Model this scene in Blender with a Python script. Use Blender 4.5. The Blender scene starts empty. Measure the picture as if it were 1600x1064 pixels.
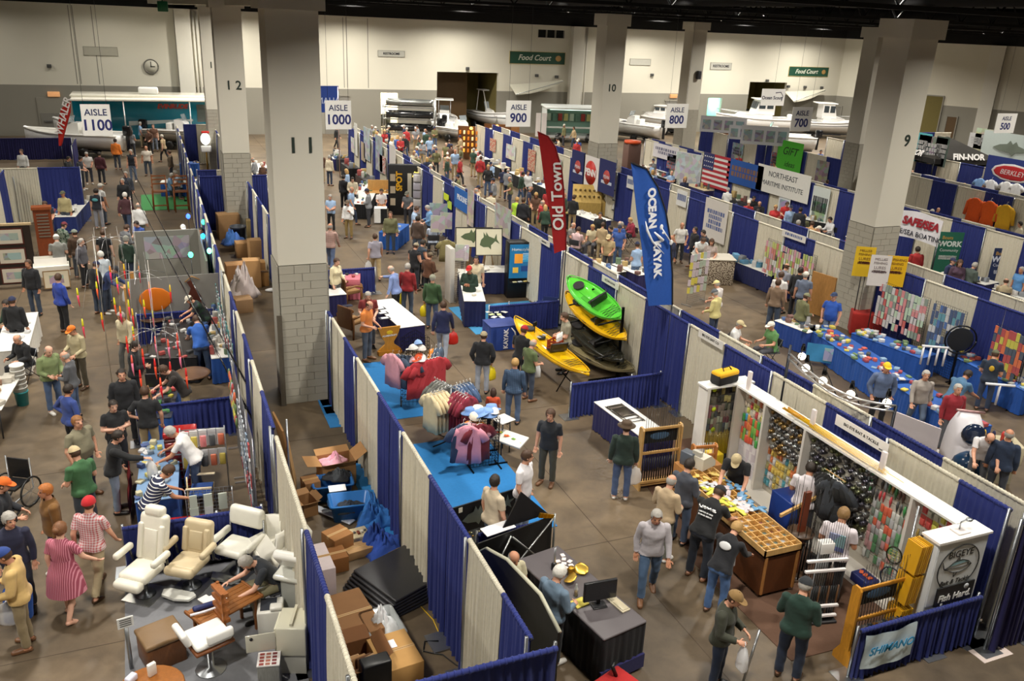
import bpy,math,random
import numpy as np
from mathutils import Vector,Matrix
random.seed(7)
SC=bpy.context.scene
COL=SC.collection
PI=math.pi
# camera
FPX,CH=1335.5,9.3
_p,_r,_y=(math.radians(a)for a in(20.4,2.61,23.09))
CM=Matrix.Rotation(-_y,3,'Z')@Matrix.Rotation(PI/2-_p,3,'X')@Matrix.Rotation(_r,3,'Z')
cam=bpy.data.objects.new('camera',bpy.data.cameras.new('camera'))
COL.objects.link(cam)
cam.matrix_world=Matrix.Translation((0,0,CH))@CM.to_4x4()
cam.data.sensor_fit='HORIZONTAL';cam.data.sensor_width=36
cam.data.lens=FPX/1600*36
cam.data.clip_start=.05;cam.data.clip_end=300
SC.camera=cam
# world, exposure
w=bpy.data.worlds.new('world');SC.world=w;w.use_nodes=True
w.node_tree.nodes['Background'].inputs[0].default_value=(.9,.95,1,1)
w.node_tree.nodes['Background'].inputs[1].default_value=.05
vs=SC.view_settings
vs.view_transform='Standard';vs.look='None';vs.gamma=1;vs.use_curve_mapping=False
vs.exposure=0.24
SC.cycles.max_bounces=6;SC.cycles.diffuse_bounces=3;SC.cycles.glossy_bounces=2;SC.cycles.transmission_bounces=3;SC.cycles.transparent_max_bounces=8
# hall lamps (high-bay grid under the black ceiling)
LAMP_W=460
lamp_data=bpy.data.lights.new('high_bay','AREA');lamp_data.shape='DISK';lamp_data.size=.7
lamp_data.energy=LAMP_W;lamp_data.color=(1,.95,.86);lamp_data.spread=math.radians(150)
FAR_W,DIM_W=690,170
LAMPS=[(x,y)for y in(6.5,15.5,24.5,33.5,42.5,51.5,60.5,68)for x in(-11.5,-2.5,6.3,15,24,33,42,51,60)]
# helpers
def F(px,py,z=0.0):
 d=CM@Vector(((px-800)/FPX,-(py-532)/FPX,-1));t=(z-CH)/d.z
 return Vector((d.x*t,d.y*t,z))
def FX(px,py,X):
 d=CM@Vector(((px-800)/FPX,-(py-532)/FPX,-1));t=X/d.x
 return Vector((X,d.y*t,CH+d.z*t))
def FY(px,py,Y):
 d=CM@Vector(((px-800)/FPX,-(py-532)/FPX,-1));t=Y/d.y
 return Vector((d.x*t,Y,CH+d.z*t))
def R(a):return math.radians(a)
def hexc(h):
 h=h.lstrip('#');v=[int(h[i:i+2],16)/255 for i in(0,2,4)]
 return tuple((c/12.92 if c<=.04045 else((c+.055)/1.055)**2.4)for c in v)
PAL=dict(black='1c1c1e',charcoal='34353a',grey='85878a',lgrey='b4b6b8',dgrey='55585c',white='e9e8e4',cream='e6dcc0',navy='232a45',blue='2c4a9a',royal='2448a8',lblue='8fa6cc',sky='6f9fd6',denim='4a5f80',ldenim='8495ab',ddenim='2f3b52',red='b3262b',maroon='6b2430',green='3f7040',dgreen='26402f',olive='6d6a45',khaki='a4906a',tan='c1a67d',beige='d6c6a4',brown='6d4a30',dbrown='46311f',orange='e07a28',yellow='e8c83a',pyellow='e9dc9a',pink='d98fa0',rose='a04a5c',plaid='b06a6a',teal='2f8a94',purple='5a3a7a',lime='7ad05a',wood='a9743f',dwood='7a4a26',pine='c9a063',card='a67c4e',dcard='7d5a36',steel='a8abae',skin='d9a184',skin2='c48a6a',skin3='e2b096',hgrey='a8a39b',hbrown='4a3322',hdark='2a2018',hblond='b9935a',hwhite='dcd8cf',hred='8a4a22',gold='d0a040',curtb='273276',curtw='d4cdb9',curtd='211f52')
def C(c):
 if isinstance(c,str):return hexc(PAL.get(c,c))
 return c
MATS={}
def nodes_of(name):
 m=bpy.data.materials.new(name);m.use_nodes=True
 nt=m.node_tree;b=nt.nodes['Principled BSDF']
 return m,nt,b
def nn(nt,t,**kw):
 n=nt.nodes.new(t)
 for k,v in kw.items():
  if k in('operation','blend_type','data_type','wave_type','bands_direction','feature','attribute_name','offset','squash','noise_dimensions','interpolation_type'):setattr(n,k,v)
  else:n.inputs[k].default_value=v
 return n
def ocm(name,rough=.7,metal=0.,noise=.12,scale=30.,bump=.0,sheen=0.,coat=0.,trans=0.,alpha=1.,emit=0.):
 m,nt,b=nodes_of(name);L=nt.links
 oi=nn(nt,'ShaderNodeObjectInfo');tc=nn(nt,'ShaderNodeTexCoord')
 nz=nn(nt,'ShaderNodeTexNoise',Scale=scale,Detail=3.)
 L.new(tc.outputs['Object'],nz.inputs['Vector'])
 mr=nn(nt,'ShaderNodeMapRange');mr.inputs['To Min'].default_value=1-noise;mr.inputs['To Max'].default_value=1+noise
 L.new(nz.outputs['Fac'],mr.inputs['Value'])
 mx=nn(nt,'ShaderNodeVectorMath',operation='SCALE')
 L.new(oi.outputs['Color'],mx.inputs[0]);L.new(mr.outputs['Result'],mx.inputs['Scale'])
 L.new(mx.outputs['Vector'],b.inputs['Base Color'])
 b.inputs['Roughness'].default_value=rough;b.inputs['Metallic'].default_value=metal
 if sheen:b.inputs['Sheen Weight'].default_value=sheen
 if coat:b.inputs['Coat Weight'].default_value=coat
 if trans:b.inputs['Transmission Weight'].default_value=trans
 if alpha<1:b.inputs['Alpha'].default_value=alpha
 if bump:
  bp=nn(nt,'ShaderNodeBump',Strength=bump,Distance=.02);L.new(nz.outputs['Fac'],bp.inputs['Height']);L.new(bp.outputs['Normal'],b.inputs['Normal'])
 if emit:
  L.new(oi.outputs['Color'],b.inputs['Emission Color']);b.inputs['Emission Strength'].default_value=emit
 MATS[name]=m;return m
def fcm(name,c,rough=.6,metal=0.,noise=.1,scale=6.,bump=0.):
 m,nt,b=nodes_of(name);L=nt.links
 tc=nn(nt,'ShaderNodeTexCoord');nz=nn(nt,'ShaderNodeTexNoise',Scale=scale,Detail=4.)
 L.new(tc.outputs['Object'],nz.inputs['Vector'])
 mx=nn(nt,'ShaderNodeMix',data_type='RGBA');c=C(c)
 mx.inputs['A'].default_value=(*[v*(1-noise)for v in c],1);mx.inputs['B'].default_value=(*[min(1,v*(1+noise))for v in c],1)
 L.new(nz.outputs['Fac'],mx.inputs['Factor']);L.new(mx.outputs['Result'],b.inputs['Base Color'])
 b.inputs['Roughness'].default_value=rough;b.inputs['Metallic'].default_value=metal
 if bump:
  bp=nn(nt,'ShaderNodeBump',Strength=bump,Distance=.02);L.new(nz.outputs['Fac'],bp.inputs['Height']);L.new(bp.outputs['Normal'],b.inputs['Normal'])
 MATS[name]=m;return m
ocm('fabric',.92,noise=.10,scale=14,bump=.15,sheen=.04)
ocm('cloth',.85,noise=.16,scale=9,bump=.5,sheen=.1)
ocm('skin',.55,noise=.06,scale=10)
ocm('hair',.6,noise=.25,scale=40,bump=.3)
ocm('plastic',.35,noise=.04,scale=6)
ocm('gel',.18,noise=.03,scale=3,coat=.4)
ocm('vinyl',.38,noise=.05,scale=8,bump=.08)
ocm('paint',.5,noise=.05,scale=4)
ocm('paper',.8,noise=.05,scale=8)
ocm('card',.85,noise=.12,scale=5,bump=.05)
ocm('metal',.32,metal=.9,noise=.08,scale=12)
ocm('film',.12,noise=.1,scale=10,alpha=.55)
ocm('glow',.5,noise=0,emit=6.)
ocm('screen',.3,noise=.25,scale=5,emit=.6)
def woodmat():
 m,nt,b=nodes_of('wood');L=nt.links
 oi=nn(nt,'ShaderNodeObjectInfo');tc=nn(nt,'ShaderNodeTexCoord')
 mp=nn(nt,'ShaderNodeMapping');mp.inputs['Scale'].default_value=(9,9,1.6);L.new(tc.outputs['Object'],mp.inputs['Vector'])
 nz=nn(nt,'ShaderNodeTexNoise',Scale=3.,Detail=6.,Distortion=1.2);L.new(mp.outputs['Vector'],nz.inputs['Vector'])
 mr=nn(nt,'ShaderNodeMapRange');mr.inputs['To Min'].default_value=.6;mr.inputs['To Max'].default_value=1.35;L.new(nz.outputs['Fac'],mr.inputs['Value'])
 mx=nn(nt,'ShaderNodeVectorMath',operation='SCALE');L.new(oi.outputs['Color'],mx.inputs[0]);L.new(mr.outputs['Result'],mx.inputs['Scale'])
 L.new(mx.outputs['Vector'],b.inputs['Base Color']);b.inputs['Roughness'].default_value=.42
 MATS['wood']=m
woodmat()
def patmat(name,kind,scale,c2,rough=.85):
 m,nt,b=nodes_of(name);L=nt.links
 oi=nn(nt,'ShaderNodeObjectInfo');tc=nn(nt,'ShaderNodeTexCoord')
 mx=nn(nt,'ShaderNodeMix',data_type='RGBA');mx.inputs['B'].default_value=(*C(c2),1)
 L.new(oi.outputs['Color'],mx.inputs['A'])
 def wave(d,s,lo,hi):
  wv=nn(nt,'ShaderNodeTexWave',Scale=s);wv.bands_direction=d;L.new(tc.outputs['Object'],wv.inputs['Vector'])
  mr=nn(nt,'ShaderNodeMapRange');mr.inputs['From Min'].default_value=lo;mr.inputs['From Max'].default_value=hi
  L.new(wv.outputs['Fac'],mr.inputs['Value']);return mr.outputs['Result']
 if kind=='stripe':L.new(wave('Z',scale,.8,.86),mx.inputs['Factor'])
 elif kind=='vstripe':L.new(wave('X',scale,.6,.75),mx.inputs['Factor'])
 elif kind=='plaid':
  ad=nn(nt,'ShaderNodeMath',operation='MULTIPLY_ADD');ad.inputs[1].default_value=.5
  h=nn(nt,'ShaderNodeMath',operation='MULTIPLY');h.inputs[1].default_value=.5
  L.new(wave('X',scale,.5,.9),h.inputs[0]);L.new(wave('Z',scale,.5,.9),ad.inputs[0]);L.new(h.outputs[0],ad.inputs[2]);L.new(ad.outputs[0],mx.inputs['Factor'])
 elif kind=='cells':
  vo=nn(nt,'ShaderNodeTexVoronoi',Scale=scale);L.new(tc.outputs['Object'],vo.inputs['Vector'])
  hs=nn(nt,'ShaderNodeHueSaturation',Saturation=.45,Value=.7);L.new(vo.outputs['Color'],hs.inputs['Color']);L.new(hs.outputs['Color'],mx.inputs['B']);mx.inputs['Factor'].default_value=.5
 else:
  nz=nn(nt,'ShaderNodeTexNoise',Scale=scale,Detail=2.);L.new(tc.outputs['Object'],nz.inputs['Vector'])
  mr=nn(nt,'ShaderNodeMapRange');mr.inputs['From Min'].default_value=.48;mr.inputs['From Max'].default_value=.54
  L.new(nz.outputs['Fac'],mr.inputs['Value']);L.new(mr.outputs['Result'],mx.inputs['Factor'])
 L.new(mx.outputs['Result'],b.inputs['Base Color']);b.inputs['Roughness'].default_value=rough
 MATS[name]=m
patmat('plaidred','plaid',8.,'red');patmat('plaidblue','plaid',8.,'navy');patmat('plaidtan','plaid',9.,'brown')
patmat('stripes','stripe',5.5,'white');patmat('vstripes','vstripe',12.,'pink');patmat('camo','blot',12.,'dgreen')
patmat('collage','cells',3.5,'5a6a78');patmat('speckle','blot',22.,'dbrown');patmat('mag','blot',9.,'b04a3a')
class MB:
 def __init__(s):s.v=[];s.f=[];s.sm=[]
 def add(s,vs,fs,smooth=False):
  o=len(s.v);s.v+=[tuple(x)for x in vs]
  s.f+=[tuple(i+o for i in f)for f in fs];s.sm+=[smooth]*len(fs);return s
 def box(s,x0,x1,y0,y1,z0,z1):
  return s.add([(x0,y0,z0),(x1,y0,z0),(x1,y1,z0),(x0,y1,z0),(x0,y0,z1),(x1,y0,z1),(x1,y1,z1),(x0,y1,z1)],[(0,3,2,1),(4,5,6,7),(0,1,5,4),(1,2,6,5),(2,3,7,6),(3,0,4,7)])
 def rbox(s,x0,x1,y0,y1,z0,z1,r=.03,n=3):
  cx,cy,cz=(x0+x1)/2,(y0+y1)/2,(z0+z1)/2;hx,hy,hz=(x1-x0)/2,(y1-y0)/2,(z1-z0)/2
  r=min(r,hx*.98,hy*.98,hz*.98);m=4*(n+1);vs=[];fs=[]
  rows=[]
  for k in range(2*(n+1)):
   sgn=-1 if k<=n else 1
   a=(k-n-.0)/n*PI/2 if k<=n else(k-n-1)/n*PI/2
   rr=r*math.cos(a);z=cz+sgn*(hz-r)+r*math.sin(a);row=[]
   for q in range(4):
    for i in range(n+1):
     t=(q+i/n)*PI/2
     sx=1 if q in(0,3)else-1;sy=1 if q in(0,1)else-1
     vs.append((cx+sx*(hx-r)+rr*math.cos(t),cy+sy*(hy-r)+rr*math.sin(t),z))
   rows.append(k*m)
  for k in range(len(rows)-1):
   for i in range(m):
    fs.append((rows[k]+i,rows[k]+(i+1)%m,rows[k+1]+(i+1)%m,rows[k+1]+i))
  fs.append(tuple(reversed(range(m))));fs.append(tuple(rows[-1]+i for i in range(m)))
  return s.add(vs,fs,True)
 def tube(s,pts,r,n=8,cap=True,smooth=True):
  pts=[Vector(p)for p in pts];rs=r if isinstance(r,(list,tuple))else[r]*len(pts)
  vs=[];fs=[];up=None
  for i,p in enumerate(pts):
   d=(pts[min(i+1,len(pts)-1)]-pts[max(i-1,0)]).normalized()
   if up is None:up=Vector((0,0,1))if abs(d.z)<.9 else Vector((1,0,0))
   a=d.cross(up).normalized();b_=a.cross(d).normalized();up=b_
   for k in range(n):
    t=2*PI*k/n;vs.append(p+(a*math.cos(t)+b_*math.sin(t))*rs[i])
  for i in range(len(pts)-1):
   for k in range(n):fs.append((i*n+k,i*n+(k+1)%n,(i+1)*n+(k+1)%n,(i+1)*n+k))
  if cap:fs.append(tuple(reversed(range(n))));fs.append(tuple((len(pts)-1)*n+k for k in range(n)))
  return s.add(vs,fs,smooth)
 def lathe(s,prof,n=16,c=(0,0,0),cap=True):
  vs=[];fs=[]
  for(r,z)in prof:
   for k in range(n):t=2*PI*k/n;vs.append((c[0]+r*math.cos(t),c[1]+r*math.sin(t),c[2]+z))
  for i in range(len(prof)-1):
   for k in range(n):fs.append((i*n+k,i*n+(k+1)%n,(i+1)*n+(k+1)%n,(i+1)*n+k))
  if cap:fs.append(tuple(reversed(range(n))));fs.append(tuple((len(prof)-1)*n+k for k in range(n)))
  return s.add(vs,fs,True)
 def prism(s,poly,z0,z1,axis='z'):
  n=len(poly)
  def P(a,b,c):return{'z':(a,b,c),'y':(a,c,b),'x':(c,a,b)}[axis]
  vs=[P(a,b,z0)for a,b in poly]+[P(a,b,z1)for a,b in poly]
  fs=[tuple(reversed(range(n))),tuple(range(n,2*n))]+[(i,(i+1)%n,n+(i+1)%n,n+i)for i in range(n)]
  return s.add(vs,fs)
 def loft(s,rings,cap=True,smooth=True,close=True):
  n=len(rings[0]);vs=[p for r in rings for p in r];fs=[]
  for i in range(len(rings)-1):
   for k in range(n if close else n-1):fs.append((i*n+k,i*n+(k+1)%n,(i+1)*n+(k+1)%n,(i+1)*n+k))
  if cap:fs.append(tuple(reversed(range(n))));fs.append(tuple((len(rings)-1)*n+k for k in range(n)))
  return s.add(vs,fs,smooth)
 def ell(s,c,r,n=10,m=7,rot=None):
  rings=[]
  for i in range(m+1):
   a=-PI/2+PI*i/m;ca=max(math.cos(a),.02)
   ring=[]
   for k in range(n):
    t=2*PI*k/n;p=Vector((r[0]*ca*math.cos(t),r[1]*ca*math.sin(t),r[2]*math.sin(a)))
    if rot:p=rot@p
    ring.append(p+Vector(c))
   rings.append(ring)
  return s.loft(rings)
 def xf(s,M,start=0):
  s.v=s.v[:start]+[tuple(M@Vector(p))for p in s.v[start:]];return s
 def mesh(s,name):
  me=bpy.data.meshes.new(name);me.from_pydata(s.v,[],s.f);me.polygons.foreach_set('use_smooth',s.sm);me.update();return me
def obj(name,mb,mat,parent=None,color=None,loc=None,rot=None,scale=None):
 me=mb.mesh(name)if isinstance(mb,MB)else mb
 if mat is not None and not len(me.materials):me.materials.append(MATS[mat]if isinstance(mat,str)else mat)
 o=bpy.data.objects.new(name,me);COL.objects.link(o)
 if color is not None:o.color=(*C(color),1)
 if loc is not None:o.location=loc
 if rot is not None:o.rotation_euler=rot
 if scale is not None:o.scale=scale
 if parent is not None:o.parent=parent
 return o
def tag(o,label,cat,group=None):
 o['label']=label;o['category']=cat
 if group:o['group']=group
 return o
def thing(name,label,cat,loc=(0,0,0),rz=0.,group=None):
 o=bpy.data.objects.new(name,None);COL.objects.link(o);o.empty_display_size=.2
 o.location=loc;o.rotation_euler=(0,0,R(rz));return tag(o,label,cat,group)
def struct(name,mb,mat,parent=None,color=None,**k):
 o=obj(name,mb,mat,parent,color,**k)
 if parent is None:o['kind']='structure'
 return o
TXT={}
def text(name,s,size,mat,color,parent,loc,rot=(90,0,0),shear=0.,ext=.003,align='CENTER',bold=0.,sx=1.):
 key=(s,size,shear,ext,align,bold)
 if key not in TXT:
  cu=bpy.data.curves.new('t','FONT');cu.body=s;cu.size=size;cu.extrude=ext;cu.shear=shear
  cu.align_x=align;cu.align_y='CENTER';cu.offset=bold;cu.resolution_u=3
  t=bpy.data.objects.new('t',cu)
  me=bpy.data.meshes.new_from_object(t)
  bpy.data.objects.remove(t);bpy.data.curves.remove(cu);TXT[key]=me
 return obj(name,TXT[key],mat,parent,color,loc,tuple(R(a)for a in rot),(sx,1,1))
def copy_tree(root,loc=None,rz=None,label=None):
 def cp(o,par):
  c=o.copy();COL.objects.link(c);c.parent=par
  for ch in[k for k in o.children]:cp(ch,c)
  return c
 r=cp(root,None)
 if loc is not None:r.location=loc
 if rz is not None:r.rotation_euler=(0,0,R(rz))
 if label:r['label']=label
 return r
 # setting: floor, walls, ceiling, columns
def floor_mat():
 m,nt,b=nodes_of('polished_concrete');L=nt.links
 tc=nn(nt,'ShaderNodeTexCoord')
 n1=nn(nt,'ShaderNodeTexNoise',Scale=.35,Detail=6.,Roughness=.6);n2=nn(nt,'ShaderNodeTexNoise',Scale=2.6,Detail=8.,Roughness=.65,Distortion=.6)
 for n in(n1,n2):L.new(tc.outputs['Object'],n.inputs['Vector'])
 mx=nn(nt,'ShaderNodeMix',data_type='RGBA');mx.inputs['A'].default_value=(*hexc('4c4134'),1);mx.inputs['B'].default_value=(*hexc('7c6a52'),1)
 r1=nn(nt,'ShaderNodeMapRange');r1.inputs['From Min'].default_value=.3;r1.inputs['From Max'].default_value=.7;L.new(n1.outputs['Fac'],r1.inputs['Value']);L.new(r1.outputs['Result'],mx.inputs['Factor'])
 m2=nn(nt,'ShaderNodeMix',data_type='RGBA',blend_type='MULTIPLY');m2.inputs['Factor'].default_value=1.
 r2=nn(nt,'ShaderNodeMapRange');r2.inputs['From Min'].default_value=.3;r2.inputs['From Max'].default_value=.7;r2.inputs['To Min'].default_value=.72;r2.inputs['To Max'].default_value=1.12;L.new(n2.outputs['Fac'],r2.inputs['Value'])
 L.new(mx.outputs['Result'],m2.inputs['A']);L.new(r2.outputs['Result'],m2.inputs['B']);L.new(m2.outputs['Result'],b.inputs['Base Color'])
 r3=nn(nt,'ShaderNodeMapRange');r3.inputs['To Min'].default_value=.34;r3.inputs['To Max'].default_value=.6;L.new(n2.outputs['Fac'],r3.inputs['Value']);L.new(r3.outputs['Result'],b.inputs['Roughness'])
 MATS['concrete']=m
floor_mat()
fcm('ceilblack','0a0a0b',.9,noise=.3,scale=2)
fcm('wallwhite','d8d3c2',.85,noise=.03,scale=.6)
fcm('wallgrey','8f8b7f',.85,noise=.04,scale=.8)
fcm('colpaint','cfcabb',.8,noise=.02,scale=1.)
fcm('blockpaint','a39e90',.85,noise=.05,scale=3.,bump=.2)
fcm('mortar','8b8578',.9,noise=.05)
WY,WX0,WX1=72.5,-30.,66.3
struct('floor',MB().box(WX0,90,-3,78,-.2,0),'concrete')
fcm('jointfill','4a3e30',.8)
jt=MB()
for y in range(0,72,6):jt.box(WX0,62,y+.2,y+.215,-.01,.002)
for x in range(-24,62,6):jt.box(x+1.4,x+1.415,-2,72,-.01,.002)
j=struct('trim_1',jt,'jointfill')
CEIL=10.9
struct('ceiling',MB().box(WX0,90,-3,78,CEIL,CEIL+.2),'ceilblack')
def beam(n,x0,x1,y0,y1,z0,z1,mat='ceilblack'):
 return struct(n,MB().box(x0,x1,y0,y1,z0,z1),mat)
k=2
for y in range(6,72,9):
 m=MB();m.box(WX0,66,y-.12,y+.12,CEIL-.12,CEIL);m.box(WX0,66,y-.1,y+.1,CEIL-1.0,CEIL-.9)
 for i in range(64):
  x=WX0+i*1.5;m.tube([(x,y,CEIL-.95),(x+.75,y,CEIL-.06)],.03,5);m.tube([(x+.75,y,CEIL-.06),(x+1.5,y,CEIL-.95)],.03,5)
 struct(f'trim_{k}',m,'ceilblack');k+=1
for x in(16,33,47):
 m=MB().tube([(x,0,CEIL-.55),(x,70,CEIL-.55)],.35,14);struct(f'trim_{k}',m,'ceilblack');k+=1
def wall_band(name,z0,z1,mat,holes):
 xs=sorted({WX0,WX1,*[h[0]for h in holes],*[h[1]for h in holes]})
 m=MB()
 for a,b in zip(xs,xs[1:]):
  hs=[h for h in holes if h[0]<=a+1e-6 and h[1]>=b-1e-6]
  if not hs:m.box(a,b,WY,WY+.3,z0,z1)
  else:
   h=hs[0];lo,hi=max(z0,h[2]),min(z1,h[3])
   if lo>=hi:m.box(a,b,WY,WY+.3,z0,z1);continue
   if lo>z0:m.box(a,b,WY,WY+.3,z0,lo)
   if hi<z1:m.box(a,b,WY,WY+.3,hi,z1)
 return struct(name,m,mat)
def fw(px0,py0,px1,py1):
 a=FY(px0,py0,WY);b=FY(px1,py1,WY);return a.x,b.x,b.z,a.z
OP1=list(fw(683,112,776,190));OP1[2]=0
OP2=list(fw(1172,128,1221,190));OP2[2]=0
DR1=list(fw(595,145,622,190));DR1[2]=0
DR2=list(fw(1107,153,1124,190));DR2[2]=0
WN=list(fw(841,46,882,60))
holes=[tuple(OP1),tuple(OP2),tuple(DR1),tuple(DR2),tuple(WN)]
wall_band('wall_far',0,3.6,'wallgrey',holes)
wall_band('wall_far_upper',3.6,9.2,'wallwhite',holes)
struct('wall_far_top',MB().box(WX0,WX1,WY,WY+.3,9.2,CEIL),'ceilblack')
fcm('roomolive','6d6232',.8);fcm('roombrown','6a5030',.8);fcm('roomlit','f0ead8',.7);fcm('roomteal','9fc4b4',.7)
for i,(o,mt,d)in enumerate(((OP1,'roomolive',5),(OP2,'roomolive',5),(DR1,'roomlit',2.5),(DR2,'roomteal',2.5))):
 m=MB();x0,x1,z0,z1=o
 m.box(x0-.3,x1+.3,WY+d,WY+d+.1,0,z1+.1);m.box(x0-.4,x0-.0,WY+.3,WY+d,0,z1+.1);m.box(x1,x1+.4,WY+.3,WY+d,0,z1+.1);m.box(x0-.3,x1+.3,WY+.3,WY+d,z1,z1+.1)
 struct(f'wall_room_{i+1}',m,mt)
fcm('panelbrown','5b4426',.6)
struct('door_1',MB().box(OP1[0]+.02,OP1[0]+(OP1[1]-OP1[0])*.64,WY+2.4,WY+2.5,0,OP1[3]),'panelbrown')
for i,o in enumerate((DR1,DR2)):
 l=bpy.data.lights.new('doorway','POINT');l.energy=(260,160)[i];l.color=((1,.93,.75),(.7,1,.9))[i];l.shadow_soft_size=.3
 q=bpy.data.objects.new('doorway_lamp',l);COL.objects.link(q);q.location=((o[0]+o[1])/2,WY+1.4,2.6)
wn=struct('window_1',MB().box(WN[0],WN[1],WY+.16,WY+.2,WN[2],WN[3]),'ceilblack')
for i in range(4):
 x=WN[0]+(WN[1]-WN[0])*i/3;struct('mullion',MB().box(x-.06,x+.06,WY+.04,WY+.2,WN[2],WN[3]),'wallgrey',wn)
d=fw(56,152,117,208);dd=struct('door_2',MB().box(d[0],d[1],WY-.06,WY,0,d[3]),'wallgrey')
fcm('doorgrey','7f7c74',.6)
mid=(d[0]+d[1])/2
for a,b in((d[0]+.15,mid-.03),(mid+.03,d[1]-.15)):
 lf=struct('door_leaf',MB().box(a,b,WY-.1,WY-.06,.02,d[3]-1.1),'doorgrey',dd)
 struct('push_bar',MB().box(a+.2,b-.2,WY-.18,WY-.1,1.0,1.1),'metal',lf,'steel')
for i,(a,b_,c_,e)in enumerate(((507,150,545,175),(1040,158,1062,180))):
 d=fw(a,b_,c_,e);dd=struct(f'door_{3+i}',MB().box(d[0],d[1],WY-.05,WY,0,d[3]),'doorgrey')
 struct('transom',MB().box(d[0]-.1,d[1]+.1,WY-.1,WY,d[3],d[3]+.15),'wallgrey',dd)
fcm('pilaster','d9d5c8',.8,noise=.02)
for i,px in enumerate((291,897)):
 x=FY(px,110,WY).x
 pl=struct(f'trim_{k}',MB().box(x-.55,x+.55,WY-.6,WY,0,9.2),'pilaster');k+=1
 for q in(.75,1.0):struct('downpipe',MB().tube([(x+q,WY-.2,.2),(x+q,WY-.2,9.1)],.09,8),'pilaster',pl)
for px in(116,122,151,277,537,542,575):
 a=FY(px,90,WY);struct(f'trim_{k}',MB().box(a.x-.03,a.x+.03,WY-.012,WY,3.7,9.1),'wallgrey');k+=1
def wall_seg(name,p0,p1,z0,z1,mat,t=.3):
 d=(Vector(p1)-Vector(p0)).normalized();n=Vector((-d.y,d.x))*t
 poly=[tuple(p0),tuple(p1),(p1[0]+n.x,p1[1]+n.y),(p0[0]+n.x,p0[1]+n.y)]
 return struct(name,MB().prism(poly,z0,z1),mat)
RW=[(66.3,72.5),(67.4,68.6),(73.5,58.2),(80,48),(92,30)]
for i in range(4):
 for z0,z1,mt,nm in((0,3.6,'wallgrey','wall_right'),(3.6,9.2,'wallwhite','wall_right_upper'),(9.2,CEIL,'ceilblack','wall_right_top')):
  wall_seg(f'{nm}_{i+1}',RW[i],RW[i+1],z0,z1,mt)
struct('wall_left',MB().box(WX0-.3,WX0,-3,WY,0,CEIL),'wallwhite')
struct('wall_back',MB().box(WX0,90,-3.3,-3,0,CEIL),'wallwhite')
def rwall(px,py):
 d=CM@Vector(((px-800)/FPX,-(py-532)/FPX,-1));o=Vector((0,0,CH));best=None
 for a,b in zip(RW,RW[1:]):
  a2,b2=Vector((*a,0)),Vector((*b,0));n=(b2-a2).cross(Vector((0,0,1)))
  t=n.dot(a2-o)/n.dot(d);p=o+d*t;s=(p-a2).dot(b2-a2)/(b2-a2).length_squared
  if-.02<=s<=1.02:best=(p,math.degrees(math.atan2((b2-a2).y,(b2-a2).x)))
 return best
for n,(a,b_,c_,e),mt in(('door_5',(1443,149,1475,205),'roomolive'),('door_6',(1481,182,1496,225),'panelbrown'),('door_7',(1304,166,1316,190),'doorgrey')):
 p0,an=rwall(a,b_);p1,_=rwall(c_,b_);m=MB()
 L_=(Vector((p1.x,p1.y,0))-Vector((p0.x,p0.y,0))).length
 dd=struct(n,MB().box(0,L_,-.12,-.02,0,p0.z),mt,loc=(p0.x,p0.y,0),rot=(0,0,R(an)))
 struct('frame',MB().box(-.1,0,-.16,-.02,0,p0.z).box(L_,L_+.1,-.16,-.02,0,p0.z).box(-.1,L_+.1,-.16,-.02,p0.z,p0.z+.1),'wallgrey',dd)
p0,an=rwall(1545,150)
struct(f'trim_{k}',MB().box(-.6,.6,-.5,0,0,9.2),'pilaster',loc=(p0.x,p0.y,0),rot=(0,0,R(an)));k+=1
# columns: painted shaft on a block base, stencilled number
blk=MB().box(-.2,.2,-.02,0,-.1,.1).mesh('block')
def column(x,y,w_=1.1,num=None,nz=5.6,side_off=.08,nsize=.5):
 n=f'trim_{100+int(x)*2+int(y)}'
 c=struct(n,MB().box(x-w_/2,x+w_/2,y-w_/2,y+w_/2,3.62,9.35),'colpaint')
 struct('column_core',MB().box(x-w_/2+.02,x+w_/2-.02,y-w_/2+.02,y+w_/2-.02,0,3.62),'mortar',c)
 struct('column_cap',MB().box(x-w_*.62,x+w_*.62,y-w_*.62,y+w_*.62,9.35,9.9),'colpaint',c)
 h=.2;nrow=18
 for f in range(4):
  for r_ in range(nrow):
   edges=[-w_/2,-w_/2+.36,-w_/2+.74,w_/2]if r_%2 else[-w_/2,-w_/2+.55,w_/2]
   for a,b in zip(edges,edges[1:]):
    cx=(a+b)/2;z=r_*h+h/2
    px_,py_=[(x+cx,y-w_/2-.005),(x-w_/2-.005,y-cx),(x-cx,y+w_/2+.005),(x+w_/2+.005,y+cx)][f]
    o=obj('block',blk,'blockpaint',c,loc=(px_,py_,z+.005),rot=(0,0,(0,-PI/2,PI,PI/2)[f]),scale=((b-a-.012)/.4,1.4,.96))
 if num:text('column_number',num,nsize,'paint','26332c',c,(x+side_off,y-w_/2-.006,nz),ext=.012,bold=.006)
 return c
def znum(px,py,y):return FY(px,py,y).z
column(3.08,20.87,1.15,'1 1',znum(468,228,20.3),.1)
column(3.25,38.8,1.1,'1 2',znum(368,134,38.2),.08)
column(3.75,56.3,1.1,'1 3',znum(331,102,55.7),.1)
column(21.9,40.4,1.1,'10',znum(957,138,39.8),-.05)
column(21.8,21.1,1.1,'9',znum(1412,221,20.5),.1)
column(38.4,57.7,1.2)
column(37.95,39.0,1.1)
tag(obj('loudspeaker',MB().rbox(-.15,.15,-.3,0,-.3,.3,.04),'plastic',None,'charcoal',loc=FY(1090,117,57.08)),'small dark loudspeaker fixed high on far column above AISLE 800 sign','speaker')
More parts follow.
